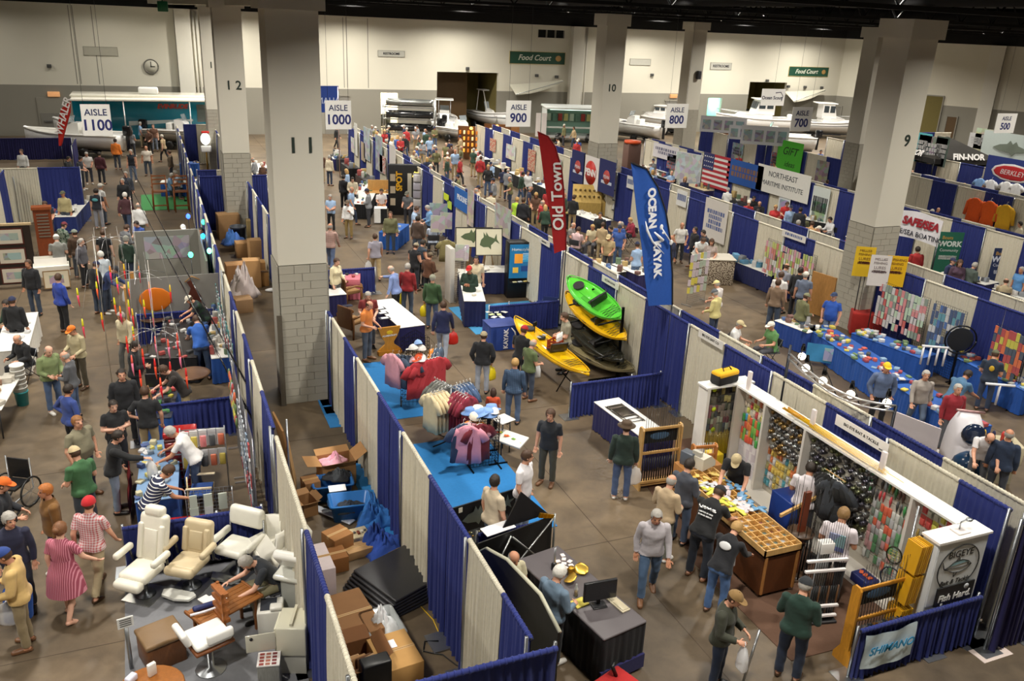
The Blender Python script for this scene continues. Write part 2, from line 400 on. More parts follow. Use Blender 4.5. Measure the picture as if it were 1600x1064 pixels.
cone=MB().lathe([(.12,.42),(.14,.3),(.40,.02),(.42,0),(.40,.012),(.12,.28)],14,cap=False)
cone.lathe([(.13,.46),(.13,.36)],10);cone.tube([(0,0,.44),(0,0,.605)],.02,5);conem=cone.mesh('housing')
far_data=lamp_data.copy();far_data.energy=FAR_W;dim_data=lamp_data.copy();dim_data.energy=DIM_W
for(x,y)in LAMPS:
 l=bpy.data.objects.new('high_bay_light',dim_data if y>40 and x<0 else far_data if y>50 else lamp_data);COL.objects.link(l);l.location=(x,y,CEIL-.62)
 h=obj('high_bay_lamp',conem,'paint',None,'1a1a1a',loc=(x,y,CEIL-.62));tag(h,'black high-bay lamp hanging from the dark ceiling','lamp','high-bay lamps')
b0=FY(262,22,60);b1=FY(402,0,30)
tag(obj('green_exit_box',MB().rbox(-.25,.25,-.2,.2,-.5,0,.03,2).tube([(0,0,0),(0,0,CEIL-9.55)],.03,6),'plastic',None,'1f6a44',Vector((FY(255,20,50).x,50,9.55))),'green box hanging under the dark ceiling at top left','fixture')
m=MB().prism([(b0.x-1,70),(b0.x+.2,70),(4.4,33),(3.6,33)],9.45,9.75);struct(f'trim_{k}',m,'wallwhite');k+=1
# pipe and drape
def panel_mesh(h,seed,w_=1.0):
 rnd=random.Random(seed);n=44;zs=[.02,h*.3,h*.65,h*.93,h-.01]
 ph=[rnd.uniform(0,6.28)for _ in range(4)];fr=[rnd.uniform(7,9),rnd.uniform(12,15),rnd.uniform(3,4)]
 m=MB();front=[];back=[]
 for z in zs:
  k=1-.62*(z/h)
  a=[];b=[]
  for i in range(n+1):
   x=w_*i/n;y=k*(.042*math.sin(fr[0]*2*PI*x/1.0+ph[0])+.02*math.sin(fr[1]*2*PI*x+ph[1])+.02*math.sin(fr[2]*2*PI*x+ph[2]))
   if z>h*.9:y*=.5
   zz=z+(.012*math.sin(9*x+ph[3])if z<.1 else 0)
   a.append((x,y-.006,zz));b.append((x,y+.006,zz))
  front.append(a);back.append(b)
 m.loft(front,cap=False,close=False);m.loft([list(reversed(r))for r in back],cap=False,close=False)
 m.tube([(0,0,h),(w_,0,h)],[.034,.034],8)
 for i in range(12):
  x=w_*(i+.5)/12;m.tube([(x-.012,0,h),(x+.012,0,h)],.041,8)
 return m.mesh('curtain')
PAN={}
def pmesh(h):
 key=round(h,2)
 if key not in PAN:PAN[key]=[panel_mesh(h,31*i+int(h*100))for i in range(4)]
 return random.choice(PAN[key])
upr={}
def upright(h):
 if h not in upr:upr[h]=MB().tube([(0,0,.01),(0,0,h+.05)],.024,8).box(-.2,.2,-.2,.2,0,.012).mesh('upright')
 return upr[h]
def drape(p0,p1,h,pat,label,widths=None,group=None,z0=0.,upr_every=3,cat='curtain wall'):
 p0=Vector((p0[0],p0[1],z0));p1=Vector((p1[0],p1[1],z0));L_=(p1-p0).length;n=len(pat)
 ang=math.atan2(p1.y-p0.y,p1.x-p0.x)
 t=thing('pipe_and_drape',label,cat,p0,math.degrees(ang),group)
 ws=widths or[1]*n;s=sum(ws);x=0
 for i,ch in enumerate(pat):
  w_=L_*ws[i]/s
  if ch!='n':
   q=max(1,round(w_/.85))
   for j in range(q):obj('curtain',pmesh(h),'fabric',t,dict(b='curtb',w='curtw',d='curtd',k='161618',t='2c5fa8',r='8a2a2a')[ch],(x+w_*j/q,0,0),scale=(w_/q,1,1))
  if i%2==0:obj('upright',upright(h),'metal',t,'steel',(x,.06,0))
  x+=w_
 obj('upright',upright(h),'metal',t,'steel',(L_,.06,0))
 obj('crossbar',MB().tube([(0,0,h),(L_,0,h)],.022,8),'metal',t,'steel')
 return t
def run(y0,y1,first='b',w_=1.65):
 n=max(1,round(abs(y1-y0)/w_));s='bw' if first=='b' else 'wb'
 return(s*n)[:n]
HW=2.42
drape((3.62,7.5),(3.62,20.1),HW,'bwbwbwbwb','blue and white curtain wall with grey poles, right of the corridor of boxes',[.9,1.3,1.9,1.6,1.8,1.9,1.3,1.4,.5])
drape((3.62,21.6),(3.62,38.0),HW,run(0,16.4,'w'),'blue and white curtain wall behind the column numbered 11')
drape((3.62,41.5),(3.62,60),HW,run(0,20,'b'),'far blue and white curtain wall right of column 12')
drape((1.5,14.05),(1.5,24),HW,run(0,9.9,'b'),'blue and white curtain wall left of the corridor, behind the tackle racks')
drape((1.5,4.5),(1.5,13.7),HW,'wwwbww','mostly white curtain wall behind the boat seats')
drape((1.5,24.3),(1.5,39.7),HW,run(0,16,'w'),'blue and white curtain wall running up to the column numbered 12')
drape((1.5,40.1),(1.5,58),HW,run(0,18,'w'),'far curtain wall behind the high-legged bar stools')
drape((1.75,39.6),(4.6,39.6),HW,'bwb','blue white blue curtain closing the corridor at column 12',[1,.95,.9])
drape((1.75,41.2),(3.4,41.2),HW,'bw','half hidden curtain just behind the one at column 12')
drape((1.9,58.4),(3.4,58.4),HW,'bw','small far curtain closing the corridor at column 13')
drape((1.75,7.25),(3.85,7.25),HW,'bb','blue curtain closing the near end of the box corridor')
drape((12.0,7.75),(12.0,33),HW,'bwbwbwbwbwbwbwb','long blue and white curtain wall behind the kayaks and the tackle booth',[.95,1.5,1.6,1.6,1.7,1.4,2.1,1.5,1.8,1.7,1.7,1.7,1.7,1.7,1.7])
drape((12.4,7.75),(12.4,33),HW,run(0,25.2,'w'),'second curtain wall back to back with the kayak booth wall, facing aisle 900')
drape((12.0,33.3),(12.0,57),HW,run(0,23.7,'w'),'far blue and white curtain wall along aisle 1000, running to the boats')
drape((12.4,33.3),(12.4,57),HW,run(0,23.7,'b'),'far curtain wall along aisle 900 under AISLE 900 sign')
drape((11.85,7.4),(12.75,7.4),HW,'d','dark blue curtain end at lower right with slanting grey pole')
drape((21.6,11),(21.6,20.3),HW,run(0,9,'b'),'curtain wall behind the lure racks, right of column 9')
drape((22.7,12),(22.7,20.4),HW,run(0,8.4,'w'),'curtain wall back to back with the lure racks near SAFE/SEA')
drape((21.6,21.8),(21.6,39.6),HW,run(0,17.8,'w'),'curtain wall with posters on the aisle 900 side between columns 9 and 10')
drape((22.7,21.8),(22.7,39.6),HW,run(0,17.8,'b'),'rear curtain wall on the aisle 800 side between columns 9 and 10')
drape((21.3,41.2),(21.3,58),HW,run(0,16.8,'b'),'far curtain wall left of and behind column 10')
drape((22.5,41.2),(22.5,58),HW,run(0,16.8,'w'),'far curtain wall right of and behind column 10')
drape((30.3,17),(30.3,50),HW,run(0,33,'b'),'blue curtain wall with the hanging flag, facing aisle 800')
drape((30.8,17),(30.8,50),HW,run(0,33,'w'),'curtain wall facing aisle 700, back to back with the flag wall')
drape((38.0,22),(38.0,38.3),HW,run(0,16.3,'b'),'curtain wall with orange shirts, right of column 9')
drape((38.9,22),(38.9,38.3),HW,run(0,16.3,'w'),'curtain wall behind the orange shirts')
drape((38.0,39.8),(38.0,55),HW,run(0,15,'b'),'far curtain wall with the green sheet, facing aisle 700')
drape((45.6,25),(45.6,50),HW,run(0,25,'w'),'far right curtain wall behind the black peaked tent')
drape((52.8,30),(52.8,52),HW,run(0,22,'b'),'farthest right curtain wall under AISLE 500 sign')
drape((53.3,52.4),(60,52),HW,run(0,7,'b'),'far cross curtain right of the brown door')
drape((-9.5,42.7),(-3.1,42.7),HW,'bwbb','blue and white curtain wall left of aisle 1100',[2.5,1.2,.9,.4])
drape((-6.0,36.5),(-6.0,42.2),HW,'bwb','curtain side wall with tall white banner at left edge')
drape((-12,61),(-4.7,61),1.3,'ddddddd','low dark blue curtain beside the far grey doors')
drape((-4.4,57.5),(-4.4,60.6),1.3,'ddd','short low blue curtain wing beside the striped floor ramp')
def low(p0,p1,label,pat=None,h=.92):
 L_=(Vector(p1)-Vector(p0)).length;return drape(p0,p1,h,pat or 'b'*max(1,round(L_/.9)),label,cat='low curtain')
low((-1.1,14.0),(1.2,13.95),'low blue curtain behind the white boat seats')
low((9.1,17.4),(11.7,17.4),'low blue curtain between kayaks and tackle booth')
low((6.9,28.9),(3.95,28.9),'low blue curtain beside the pink table')
low((9.3,23.7),(11.7,23.7),'low blue curtain behind folded kayak chairs')
low((9.2,7.65),(11.72,7.65),'low blue curtain carrying the white reel-maker banner')
low((-.9,19.0),(1.2,19.0),'low blue curtain behind the lure tables')
low((-.9,25.6),(1.2,25.6),'low blue curtain below the grey panel with orange disc')
low((4.6,11.9),(5.9,11.9),'low blue curtain end beside the black canvas counter')
def carpet(name,poly,col,label):
 return tag(obj(name,MB().prism(poly,.001,.012),'fabric',None,col),label,'carpet')
carpet('blue_carpet',[(3.3,13.0),(6.7,13.0),(6.7,17.2),(3.3,17.2)],'1f74b4','bright blue carpet under the shirt racks')
carpet('blue_carpet',[(3.3,18.6),(6.3,18.6),(6.3,22.4),(3.3,22.4)],'1f74b4','bright blue carpet under the wooden mascot table')
carpet('blue_carpet',[(8.9,23.8),(11.9,23.8),(11.9,26.6),(8.9,26.6)],'3f8fc0','light blue carpet in front of the lit picture kiosk')
carpet('grey_carpet',[(-1.15,13.9),(1.4,13.9),(1.4,6),(-1.05,6)],'77787c','grey carpet under the boat seats')
carpet('brown_carpet',[(8.6,8.3),(11.95,8.2),(11.95,15.5),(9.6,15.5),(8.6,11)],'5c4130','brown carpet under the tackle booth')
carpet('green_carpet',[(-.8,44.5),(1.4,44.5),(1.4,48.5),(-.8,48.5)],'3f8a4a','small green carpet in far left booth')
# people
LEN=dict(ua=.29,fa=.255,th=.43,sh=.41)
def nrm(v):return Vector(v).normalized()
def build_pose(lean=0,hp=0,hy=0,armL=None,armR=None,legL=None,legR=None,belly=0.,fem=0,twist=0):
 dn=(0,0,-1)
 armL=armL or((-.18,0,-1),(-.05,.22,-1));armR=armR or((.18,0,-1),(.05,.22,-1))
 legL=legL or((-.06,.02,-1),(0,-.05,-1));legR=legR or((.06,.02,-1),(0,-.05,-1))
 Rl=Matrix.Rotation(-R(lean),3,'X');Rt=Matrix.Rotation(R(twist),3,'Z')
 J={};pel=Vector((0,0,0))
 sw=.175-.02*fem
 up=lambda x,y,z:pel+Rl@(Rt@Vector((x,y,z)))
 J['pel']=pel;J['waist']=up(0,0,.14);J['chest']=up(0,.0,.33);J['neck']=up(0,-.005,.53)
 Rh=Rl@Rt@Matrix.Rotation(R(hy),3,'Z')@Matrix.Rotation(-R(hp),3,'X')
 J['head']=J['neck']+Rh@Vector((0,.035,.165))
 for s,sg,arm,leg in(('L',-1,armL,legL),('R',1,armR,legR)):
  J['sho'+s]=up(sg*sw,0,.455)
  J['elb'+s]=J['sho'+s]+nrm(arm[0])*LEN['ua'];J['wri'+s]=J['elb'+s]+nrm(arm[1])*LEN['fa']
  J['hip'+s]=pel+Vector((sg*.085,0,-.03))
  J['kne'+s]=J['hip'+s]+nrm(leg[0])*LEN['th'];J['ank'+s]=J['kne'+s]+nrm(leg[1])*LEN['sh']
  fd=leg[2]if len(leg)>2 else(sg*.14,1,-.12)
  J['toe'+s]=J['ank'+s]+nrm(fd)*.17+Vector((0,0,-.035))
 lo=min(J['ankL'].z,J['ankR'].z)-.085
 for k in J:J[k]=J[k]-Vector((0,0,lo))
 J['Rl']=Rl@Rt;J['Rh']=Rh;J['belly']=belly;J['fem']=fem
 return J
def rcap(m,p0,p1,r0,r1,n=12,fl=1.):
 d=(p1-p0);L_=d.length;q=d.to_track_quat('Z','Y').to_matrix();rings=[]
 for a in(-80,-45,0):
  rings.append([p0+q@Vector((r0*math.cos(R(a))*math.cos(t),fl*r0*math.cos(R(a))*math.sin(t),r0*math.sin(R(a))))for t in[2*PI*k/n for k in range(n)]])
 for a in(0,45,80):
  rings.append([p0+q@Vector((r1*math.cos(R(a))*math.cos(t),fl*r1*math.cos(R(a))*math.sin(t),L_+r1*math.sin(R(a))))for t in[2*PI*k/n for k in range(n)]])
 m.loft(rings)
def limbs(J):
 L_=[]
 for s in 'LR':
  L_+=[('ua',J['sho'+s],J['elb'+s],.054,.042),('fa',J['elb'+s],J['wri'+s],.042,.028),('th',J['hip'+s],J['kne'+s],.088,.057),('sh',J['kne'+s],J['ank'+s],.057,.038),('ft',J['ank'+s]+Vector((0,0,-.045)),J['toe'+s]+Vector((0,0,-.004)),.043,.036)]
 L_+=[('nk',J['neck']-J['Rl']@Vector((0,0,.03)),J['head'],.055,.055)]
 return L_
def torso_rings(J):
 f=J['fem'];b=J['belly']
 prof=[(-.10,.10,.08,0),(-.06,.158+.01*f,.115,-.005),(.02,.168+.012*f,.118+b*.3,b*.3),(.12,.15-.012*f+b*.4,.105+b*.7,.005+b*.6),(.22,.152-.012*f+b*.3,.108+b*.5,.008+b*.4),(.32,.168-.01*f,.118+.012*f,.012+.012*f),(.41,.172-.012*f,.106,.004),(.46,.15-.015*f,.085,-.006),(.505,.098,.065,-.008),(.55,.055,.052,-.002)]
 out=[]
 for z,a,d,yo in prof:
  base=J['pel']if z<.05 else J['pel']
  ring=[]
  for k in range(20):
   t=2*PI*k/20;c,s_=math.cos(t),math.sin(t)
   p=Vector((a*math.copysign(abs(c)**.8,c),yo+d*math.copysign(abs(s_)**.9,s_),z))
   ring.append(base+(J['Rl']if z>.05 else Matrix.Identity(3).lerp(J['Rl'],max(0,(z+.1)/.15)))@p)
  out.append(ring)
 return out
def remesh(me,vox):
 o=bpy.data.objects.new('tmp',me);COL.objects.link(o)
 r=o.modifiers.new('r','REMESH');r.mode='VOXEL';r.voxel_size=vox;r.use_smooth_shade=True
 s=o.modifiers.new('s','SMOOTH');s.factor=.5;s.iterations=3
 out=bpy.data.meshes.new_from_object(o.evaluated_get(bpy.context.evaluated_depsgraph_get()))
 bpy.data.objects.remove(o);bpy.data.meshes.remove(me);return out
def hand(m,wri,elb,side,curl=.6):
 d=(wri-elb).normalized();s=-1 if side=='L' else 1
 a=d.cross(Vector((0,1,0)))
 if a.length<.2:a=d.cross(Vector((0,0,1)))
 a.normalize()
 pn=a.cross(d).normalized()
 if pn.dot(Vector((-s,.6,-.3)))<0:pn=-pn
 c=wri+d*.045
 q=Matrix((a,pn,d)).transposed()
 m.ell(c,(.038,.016,.055),10,6,q)
 for i,(o,l)in enumerate(((-.03,.06),(-.0105,.072),(.0105,.068),(.03,.055))):
  b0=wri+d*.085+a*o;b1=b0+(d+pn*curl).normalized()*l*.55;b2=b1+(d*.6+pn*curl*1.8).normalized()*l*.5
  m.tube([b0-d*.02,b0,b1,b2],[.0085,.009,.0085,.006],6)
 b0=wri+d*.03+a*(-.034);b1=b0+(d*.5-a*.7+pn*.5).normalized()*.036;b2=b1+(d*.9+pn*.6).normalized()*.03
 m.tube([b0,b1,b2],[.012,.010,.007],6)
VOX=.016;LOW=.03
class Pose:pass
def make_pose(vox,**kw):
 J=build_pose(**kw);P=Pose();P.J=J
 m=MB();m.loft(torso_rings(J))
 for tg,a,b,r0,r1 in limbs(J):rcap(m,a,b,max(r0,vox*1.3),max(r1,vox*1.3),fl=1.)
 for s in 'LR':
  m.ell(J['sho'+s],(.056,.056,.05),10,7);m.ell(J['hip'+s]+Vector((0,-.035,0)),(.095,.1,.1),10,7)
  m.ell(J['ank'+s]+Vector((0,-.03,-.045)),(.036,.045,.036),8,6)
 if J['fem']:
  for sg in(-1,1):m.ell(J['pel']+J['Rl']@Vector((sg*.075,.095,.335)),(.07,.06,.065),10,7)
 h,q=J['head'],J['Rh']
 m.ell(h+q@Vector((0,-.008,.03)),(.077,.096,.092),14,10,q);m.ell(h+q@Vector((0,.022,-.045)),(.06,.072,.075),12,8,q)
 m.ell(h+q@Vector((0,.05,-.095)),(.036,.036,.026),8,6,q)
 rcap(m,h+q@Vector((0,.086,.018)),h+q@Vector((0,.106,-.026)),.011,.016,8)
 for sg in(-1,1):m.ell(h+q@Vector((sg*.08,-.008,-.008)),(.014,.022,.034),8,6,q)
 me=remesh(m.mesh('b'),vox)
 n=len(me.vertices);co=np.empty(n*3);me.vertices.foreach_get('co',co);co=co.reshape(-1,3)
 no=np.empty(n*3);me.vertices.foreach_get('normal',no);no=no.reshape(-1,3)
 best=np.full(n,9.);tagi=np.zeros(n,int);tt=np.zeros(n)
 segs=[('to',J['pel']-J['Rl']@Vector((0,0,.02)),J['chest'],.14,.15),('to',J['chest'],J['neck']-J['Rl']@Vector((0,0,.05)),.15,.10)]
 for s in 'LR':segs+=[('to',J['chest']+J['Rl']@Vector((0,0,.1)),J['sho'+s],.09,.065)]
 segs+=limbs(J)+[('hd',h,h+q@Vector((0,0,.03)),.1,.1),('hd',h+q@Vector((0,.05,-.09)),h,.05,.1)]
 names=['to','ua','fa','th','sh','ft','nk','hd']
 for tg,a,b,r0,r1 in segs:
  a_=np.array(a);d=np.array(b)-a_;t=np.clip(((co-a_)@d)/max(d@d,1e-9),0,1)
  ds=np.linalg.norm(co-(a_+t[:,None]*d),axis=1)-(r0+(r1-r0)*t)
  k=ds<best;best[k]=ds[k];tagi[k]=names.index(tg);tt[k]=t[k]
 sp=(co-np.array(J['pel']))@np.array(J['Rl']@Vector((0,0,1)))
 P.co,P.no,P.tag,P.t,P.sp=co,no,tagi,tt,sp
 P.faces=[tuple(p.vertices)for p in me.polygons]
 bm=MB();bm.v=[tuple(c)for c in co];bm.f=list(P.faces);bm.sm=[True]*len(bm.f)
 for s in 'LR':hand(bm,J['wri'+s],J['elb'+s],s)
 nskin=len(bm.f)
 for sg in(-1,1):bm.ell(h+q@Vector((sg*.031,.084,.014)),(.013,.012,.008),8,5,q)
 ne=len(bm.f)
 bm.ell(h+q@Vector((0,.09,-.064)),(.024,.01,.007),8,5,q)
 me2=bm.mesh('body');me2.materials.append(MATS['skin']);me2.materials.append(MATS['eyedark']);me2.materials.append(MATS['lip'])
 mi=np.zeros(len(bm.f),np.int32);mi[nskin:ne]=1;mi[ne:]=2;me2.polygons.foreach_set('material_index',mi)
 P.body=me2;P.cache={};bpy.data.meshes.remove(me)
 return P
def shell(P,kind):
 if kind in P.cache:return P.cache[kind]
 tg,t,sp=P.tag,P.t,P.sp;to,ua,fa,th,sh,ft=range(6)
 if kind in('shirt','shirt_long','jacket','vest'):
  keep=(tg==to)&(sp>-.07)
  keep|=(tg==th)&(sp>-.07)&(t<.2)
  if kind=='shirt':keep|=(tg==ua)&(t<.68)
  elif kind=='vest':keep|=(tg==ua)&(t<.05)
  else:keep|=(tg==ua)|((tg==fa)&(t<.93))
  off=dict(shirt=.014,shirt_long=.013,jacket=.024,vest=.022)[kind]
 elif kind in('trousers','shorts'):
  keep=((tg==to)&(sp<.06))|(tg==th)|((tg==sh)&(t<(.97 if kind=='trousers' else .06)));off=.011
 elif kind=='shoeL':keep=(tg==ft)&(P.co[:,0]<0)&(P.co[:,2]<.3);off=.008
 elif kind=='shoeR':keep=(tg==ft)&(P.co[:,0]>=0)&(P.co[:,2]<.3);off=.008
 idx=np.where(keep)[0];mp=np.full(len(keep),-1);mp[idx]=np.arange(len(idx))
 fs=[tuple(int(mp[i])for i in f)for f in P.faces if all(mp[i]>=0 for i in f)]
 o=np.full(len(idx),off)
 if kind=='trousers':o=o+.012*np.clip(P.t[idx],0,1)*(tg[idx]==sh)
 if kind in('shirt','shirt_long','jacket'):o=o+.010*np.clip((.2-sp[idx])/.25,0,1)*(tg[idx]!=ua)*(tg[idx]!=fa)
 vs=P.co[idx]+P.no[idx]*o[:,None]
 ph=vs@np.array((21.,17.,26.));vs=vs+P.no[idx]*(np.sin(ph)*.003)[:,None]
 m=MB();m.v=[tuple(v)for v in vs];m.f=fs;m.sm=[True]*len(fs)
 P.cache[kind]=m.mesh({'shoeL':'shoe','shoeR':'shoe'}.get(kind,'garment'));return P.cache[kind]
fcm('eyedark','2a2420',.3);fcm('lip','a8625a',.5)
def hair_meshes():
 H={}
 def cap(sc,keep,n=28,m_=18,c=(0,-.008,.018),r=(.08,.1,.106),bulge=None):
  b=MB();rings=[]
  for i in range(m_+1):
   a=-PI/2+PI*i/m_;ca=max(math.cos(a),.01);ring=[]
   for k in range(n):
    t=2*PI*k/n;p=Vector((r[0]*sc*ca*math.cos(t),r[1]*sc*ca*math.sin(t),r[2]*sc*math.sin(a)))
    if bulge:p=bulge(p)
    ring.append(p+Vector(c))
   rings.append(ring)
  b.loft(rings);fs=[]
  for f in b.f:
   cc=sum((Vector(b.v[i])for i in f),Vector())/len(f)
   if keep(cc):fs.append(f)
  used=sorted({i for f in fs for i in f});mp={v:i for i,v in enumerate(used)}
  cv=Vector(c);rd=random.Random(4);rough=sc in(1.09,1.16,1.17,1.15)
  b2=MB();vo=[tuple(cv+(Vector(b.v[i])-cv)*(rd.uniform(.97,1.05)if rough else 1))for i in used];vi=[tuple(cv+(Vector(p)-cv)*.93)for p in vo]
  b2.add(vo,[tuple(mp[i]for i in f)for f in fs],True);b2.add(vi,[tuple(reversed([mp[i]for i in f]))for f in fs],True)
  return b2
 H['short']=cap(1.09,lambda p:p.z>(.072 if p.y>.055 else(.02 if p.y>.02 else-.055)))
 H['thick']=cap(1.16,lambda p:p.z>(.068 if p.y>.06 else(.0 if p.y>.02 else-.07)))
 H['bald']=cap(1.06,lambda p:-.06<p.z<.05 and p.y<.02)
 H['long']=cap(1.17,lambda p:(p.z>.06)or p.y<.035,bulge=lambda p:Vector((p.x*(1.1 if p.z<0 else 1),p.y-(.01 if p.z<0 else 0),p.z*(2.3 if p.z<0 else 1))))
 b=cap(1.15,lambda p:p.z>(.062 if p.y>.05 else-.06));b.ell((0,-.115,.04),(.05,.045,.05),12,8);H['bun']=b
 b=cap(1.14,lambda p:p.z>.042)
 v=[(.075*math.cos(t),.075+.10*math.sin(t)if math.sin(t)>0 else .06,.05-.012*abs(math.cos(t))-.02*max(0,math.sin(t)))for t in[2*PI*i/20 for i in range(20)]]
 b.add(v+[(x,y,z+.008)for x,y,z in v],[tuple(reversed(range(20))),tuple(range(20,40))]+[(i,(i+1)%20,20+(i+1)%20,20+i)for i in range(20)]);b.ell((0,-.008,.14),(.01,.01,.006),8,4);H['cap']=b
 b=MB().lathe([(.17,.048),(.172,.056),(.105,.062),(.10,.11),(.088,.145),(.05,.152),(.01,.148)],24,(0,-.008,0));b.lathe([(.168,.045),(.10,.05)],24,(0,-.008,0),cap=False);H['hat']=b
 H['beanie']=cap(1.18,lambda p:p.z>.02)
 b=cap(1.07,lambda p:p.z>.05);b.tube([(.088*math.cos(t),-.008+.107*math.sin(t),.06)for t in[2*PI*i/20 for i in range(21)]],.012,6);H['visor']=b
 return{k:v.mesh(k)for k,v in H.items()}
HAIR=hair_meshes()
POSES={'stand':dict(),'look':dict(hp=22,armL=((-.2,.1,-1),(.25,.8,-.35)),armR=((.2,.05,-1),(-.25,.85,-.2))),'pockets':dict(hp=5,armL=((-.35,-.12,-1),(.25,.35,-1)),armR=((.35,-.12,-1),(-.25,.35,-1))),'hips':dict(hp=8,armL=((-.75,-.3,-1),(.75,.25,-.45)),armR=((.3,.0,-1),(-.05,.2,-1)),twist=8),'folded':dict(hp=10,armL=((-.22,.12,-1),(1,.55,.1)),armR=((.22,.12,-1),(-1,.6,.05)),belly=.03),'walk':dict(lean=3,armL=((-.2,-.35,-1),(-.05,.1,-1)),armR=((.2,.3,-1),(0,.6,-1)),legL=((-.05,.42,-1),(0,.1,-1)),legR=((.05,-.25,-1),(0,-.5,-1),(.1,1,-.55))),'walk2':dict(lean=4,hp=12,armL=((-.2,.15,-1),(0,.5,-.8)),armR=((.2,-.2,-1),(0,.2,-1)),legL=((-.05,-.2,-1),(0,-.45,-1),(-.1,1,-.5)),legR=((.05,.35,-1),(0,.05,-1))),'lean':dict(lean=28,hp=18,armL=((-.15,.6,-1),(.05,.9,-.5)),armR=((.15,.65,-1),(-.05,.9,-.45)),legL=((-.07,.04,-1),(0,-.12,-1)),legR=((.07,.04,-1),(0,-.12,-1))),'lean2':dict(lean=40,hp=15,armL=((-.12,.8,-1),(.1,.8,-.8)),armR=((.12,.7,-1),(-.1,1,-.3)),legL=((-.07,-.02,-1),(0,-.12,-1)),legR=((.07,.1,-1),(0,-.1,-1))),'reach':dict(lean=8,hp=12,armL=((-.2,.05,-1),(-.05,.3,-1)),armR=((.35,.9,-.45),(.15,1,-.12))),'phone':dict(hp=14,armL=((-.2,.2,-1),(.3,.6,.55)),armR=((.2,.05,-1),(.0,.3,-1))),'front':dict(hp=16,armL=((-.1,.15,-1),(.55,.8,-.1)),armR=((.1,.15,-1),(-.55,.8,-.05)),belly=.02),'bigstand':dict(belly=.05,hp=-4,hy=-10,armL=((-.28,0,-1),(.1,.25,-1)),armR=((.28,0,-1),(-.1,.25,-1))),'side':dict(hy=35,hp=4,armL=((-.2,-.05,-1),(0,.15,-1)),armR=((.2,.05,-1),(-.1,.4,-1)),legL=((-.08,.1,-1),(0,-.08,-1))),'sit':dict(lean=6,hp=12,armL=((-.15,.3,-1),(.2,1,-.05)),armR=((.15,.3,-1),(-.2,1,-.05)),legL=((-.12,1,-.05),(0,-.06,-1)),legR=((.12,1,-.05),(0,.05,-1))),'sitlean':dict(lean=38,hp=15,armL=((-.15,.6,-.9),(.1,1,-.35)),armR=((.15,.7,-.9),(-.1,1,-.2)),legL=((-.16,1,-.08),(0,-.05,-1)),legR=((.16,1,-.08),(0,-.12,-1))),'wwalk':dict(fem=1,lean=3,armL=((-.25,-.1,-1),(0,.1,-1)),armR=((.45,.25,-1),(.3,.6,-.6)),legL=((-.04,.2,-1),(0,.05,-1)),legR=((.05,-.1,-1),(0,-.5,-1),(.1,1,-.8))),'wstand':dict(fem=1,hp=10,armL=((-.2,.1,-1),(.3,.8,-.3)),armR=((.2,0,-1),(-.05,.3,-1))),}
PO={}
def pose(n,low=False):
 k=n+'_' if low else n
 if k not in PO:PO[k]=make_pose(LOW if low else VOX,**POSES[n])
 return PO[k]
HEADS=[]
def person(px,py,pz,hd,top,bot,hair,label,ht=1.0,kind='shirt',mat='cloth',bk='trousers',shoe='dbrown',skin=None,wide=1.0,group=None,xy=None,bmat='cloth',zb=0.):
 P=pose(pz,xy is not None or py<345);hz=P.J['head'].z*ht;hv=P.J['head']
 a=hd-23-90
 if xy is None:
  p=F(px,py,hz+zb)
  ca,sa=math.cos(R(a)),math.sin(R(a));ox,oy=hv.x*ht*wide,hv.y*ht
  p=Vector((p.x-(ca*ox-sa*oy),p.y-(sa*ox+ca*oy),zb))
 else:p=Vector((xy[0],xy[1],zb))
 t=thing('person',label,'person',p,a,group);t.scale=(ht*wide,ht*(wide+1)/2,ht)
 sk=skin or random.choice(('skin','skin','skin2','skin3'))
 obj('body',P.body,None,t,sk)
 obj(dict(shirt='shirt',shirt_long='shirt',jacket='jacket',vest='vest')[kind],shell(P,kind),None,t,top)
 for ch in t.children:
  if ch.name.split('.')[0]in('shirt','jacket','vest'):
   if not len(ch.data.materials):ch.data.materials.append(MATS['cloth'])
   if mat!='cloth':ch.material_slots[0].link='OBJECT';ch.material_slots[0].material=MATS[mat]
 if bk:
  b=obj(bk,shell(P,bk),'cloth',t,bot)
 for s in 'LR':obj('shoe',shell(P,'shoe'+s),'vinyl',t,shoe)
 st,hc=hair.split(':')
 M=Matrix.Translation(hv)@P.J['Rh'].to_4x4()
 def head_piece(style,c,nm):
  h=obj(nm,HAIR[style],'hair' if style in('short','thick','bald','long','bun')else 'cloth',t,c);h.matrix_local=M
 if st in('cap','hat','beanie','visor'):
  hc2=hc.split('/');head_piece(st,hc2[0],{'cap':'cap','hat':'hat','beanie':'beanie','visor':'visor'}[st])
  head_piece('bald',hc2[1]if len(hc2)>1 else 'hbrown','hair')
 else:head_piece(st,hc,'hair')
 t['_p']=pz;return t
for _n in POSES:pose(_n);pose(_n,True)
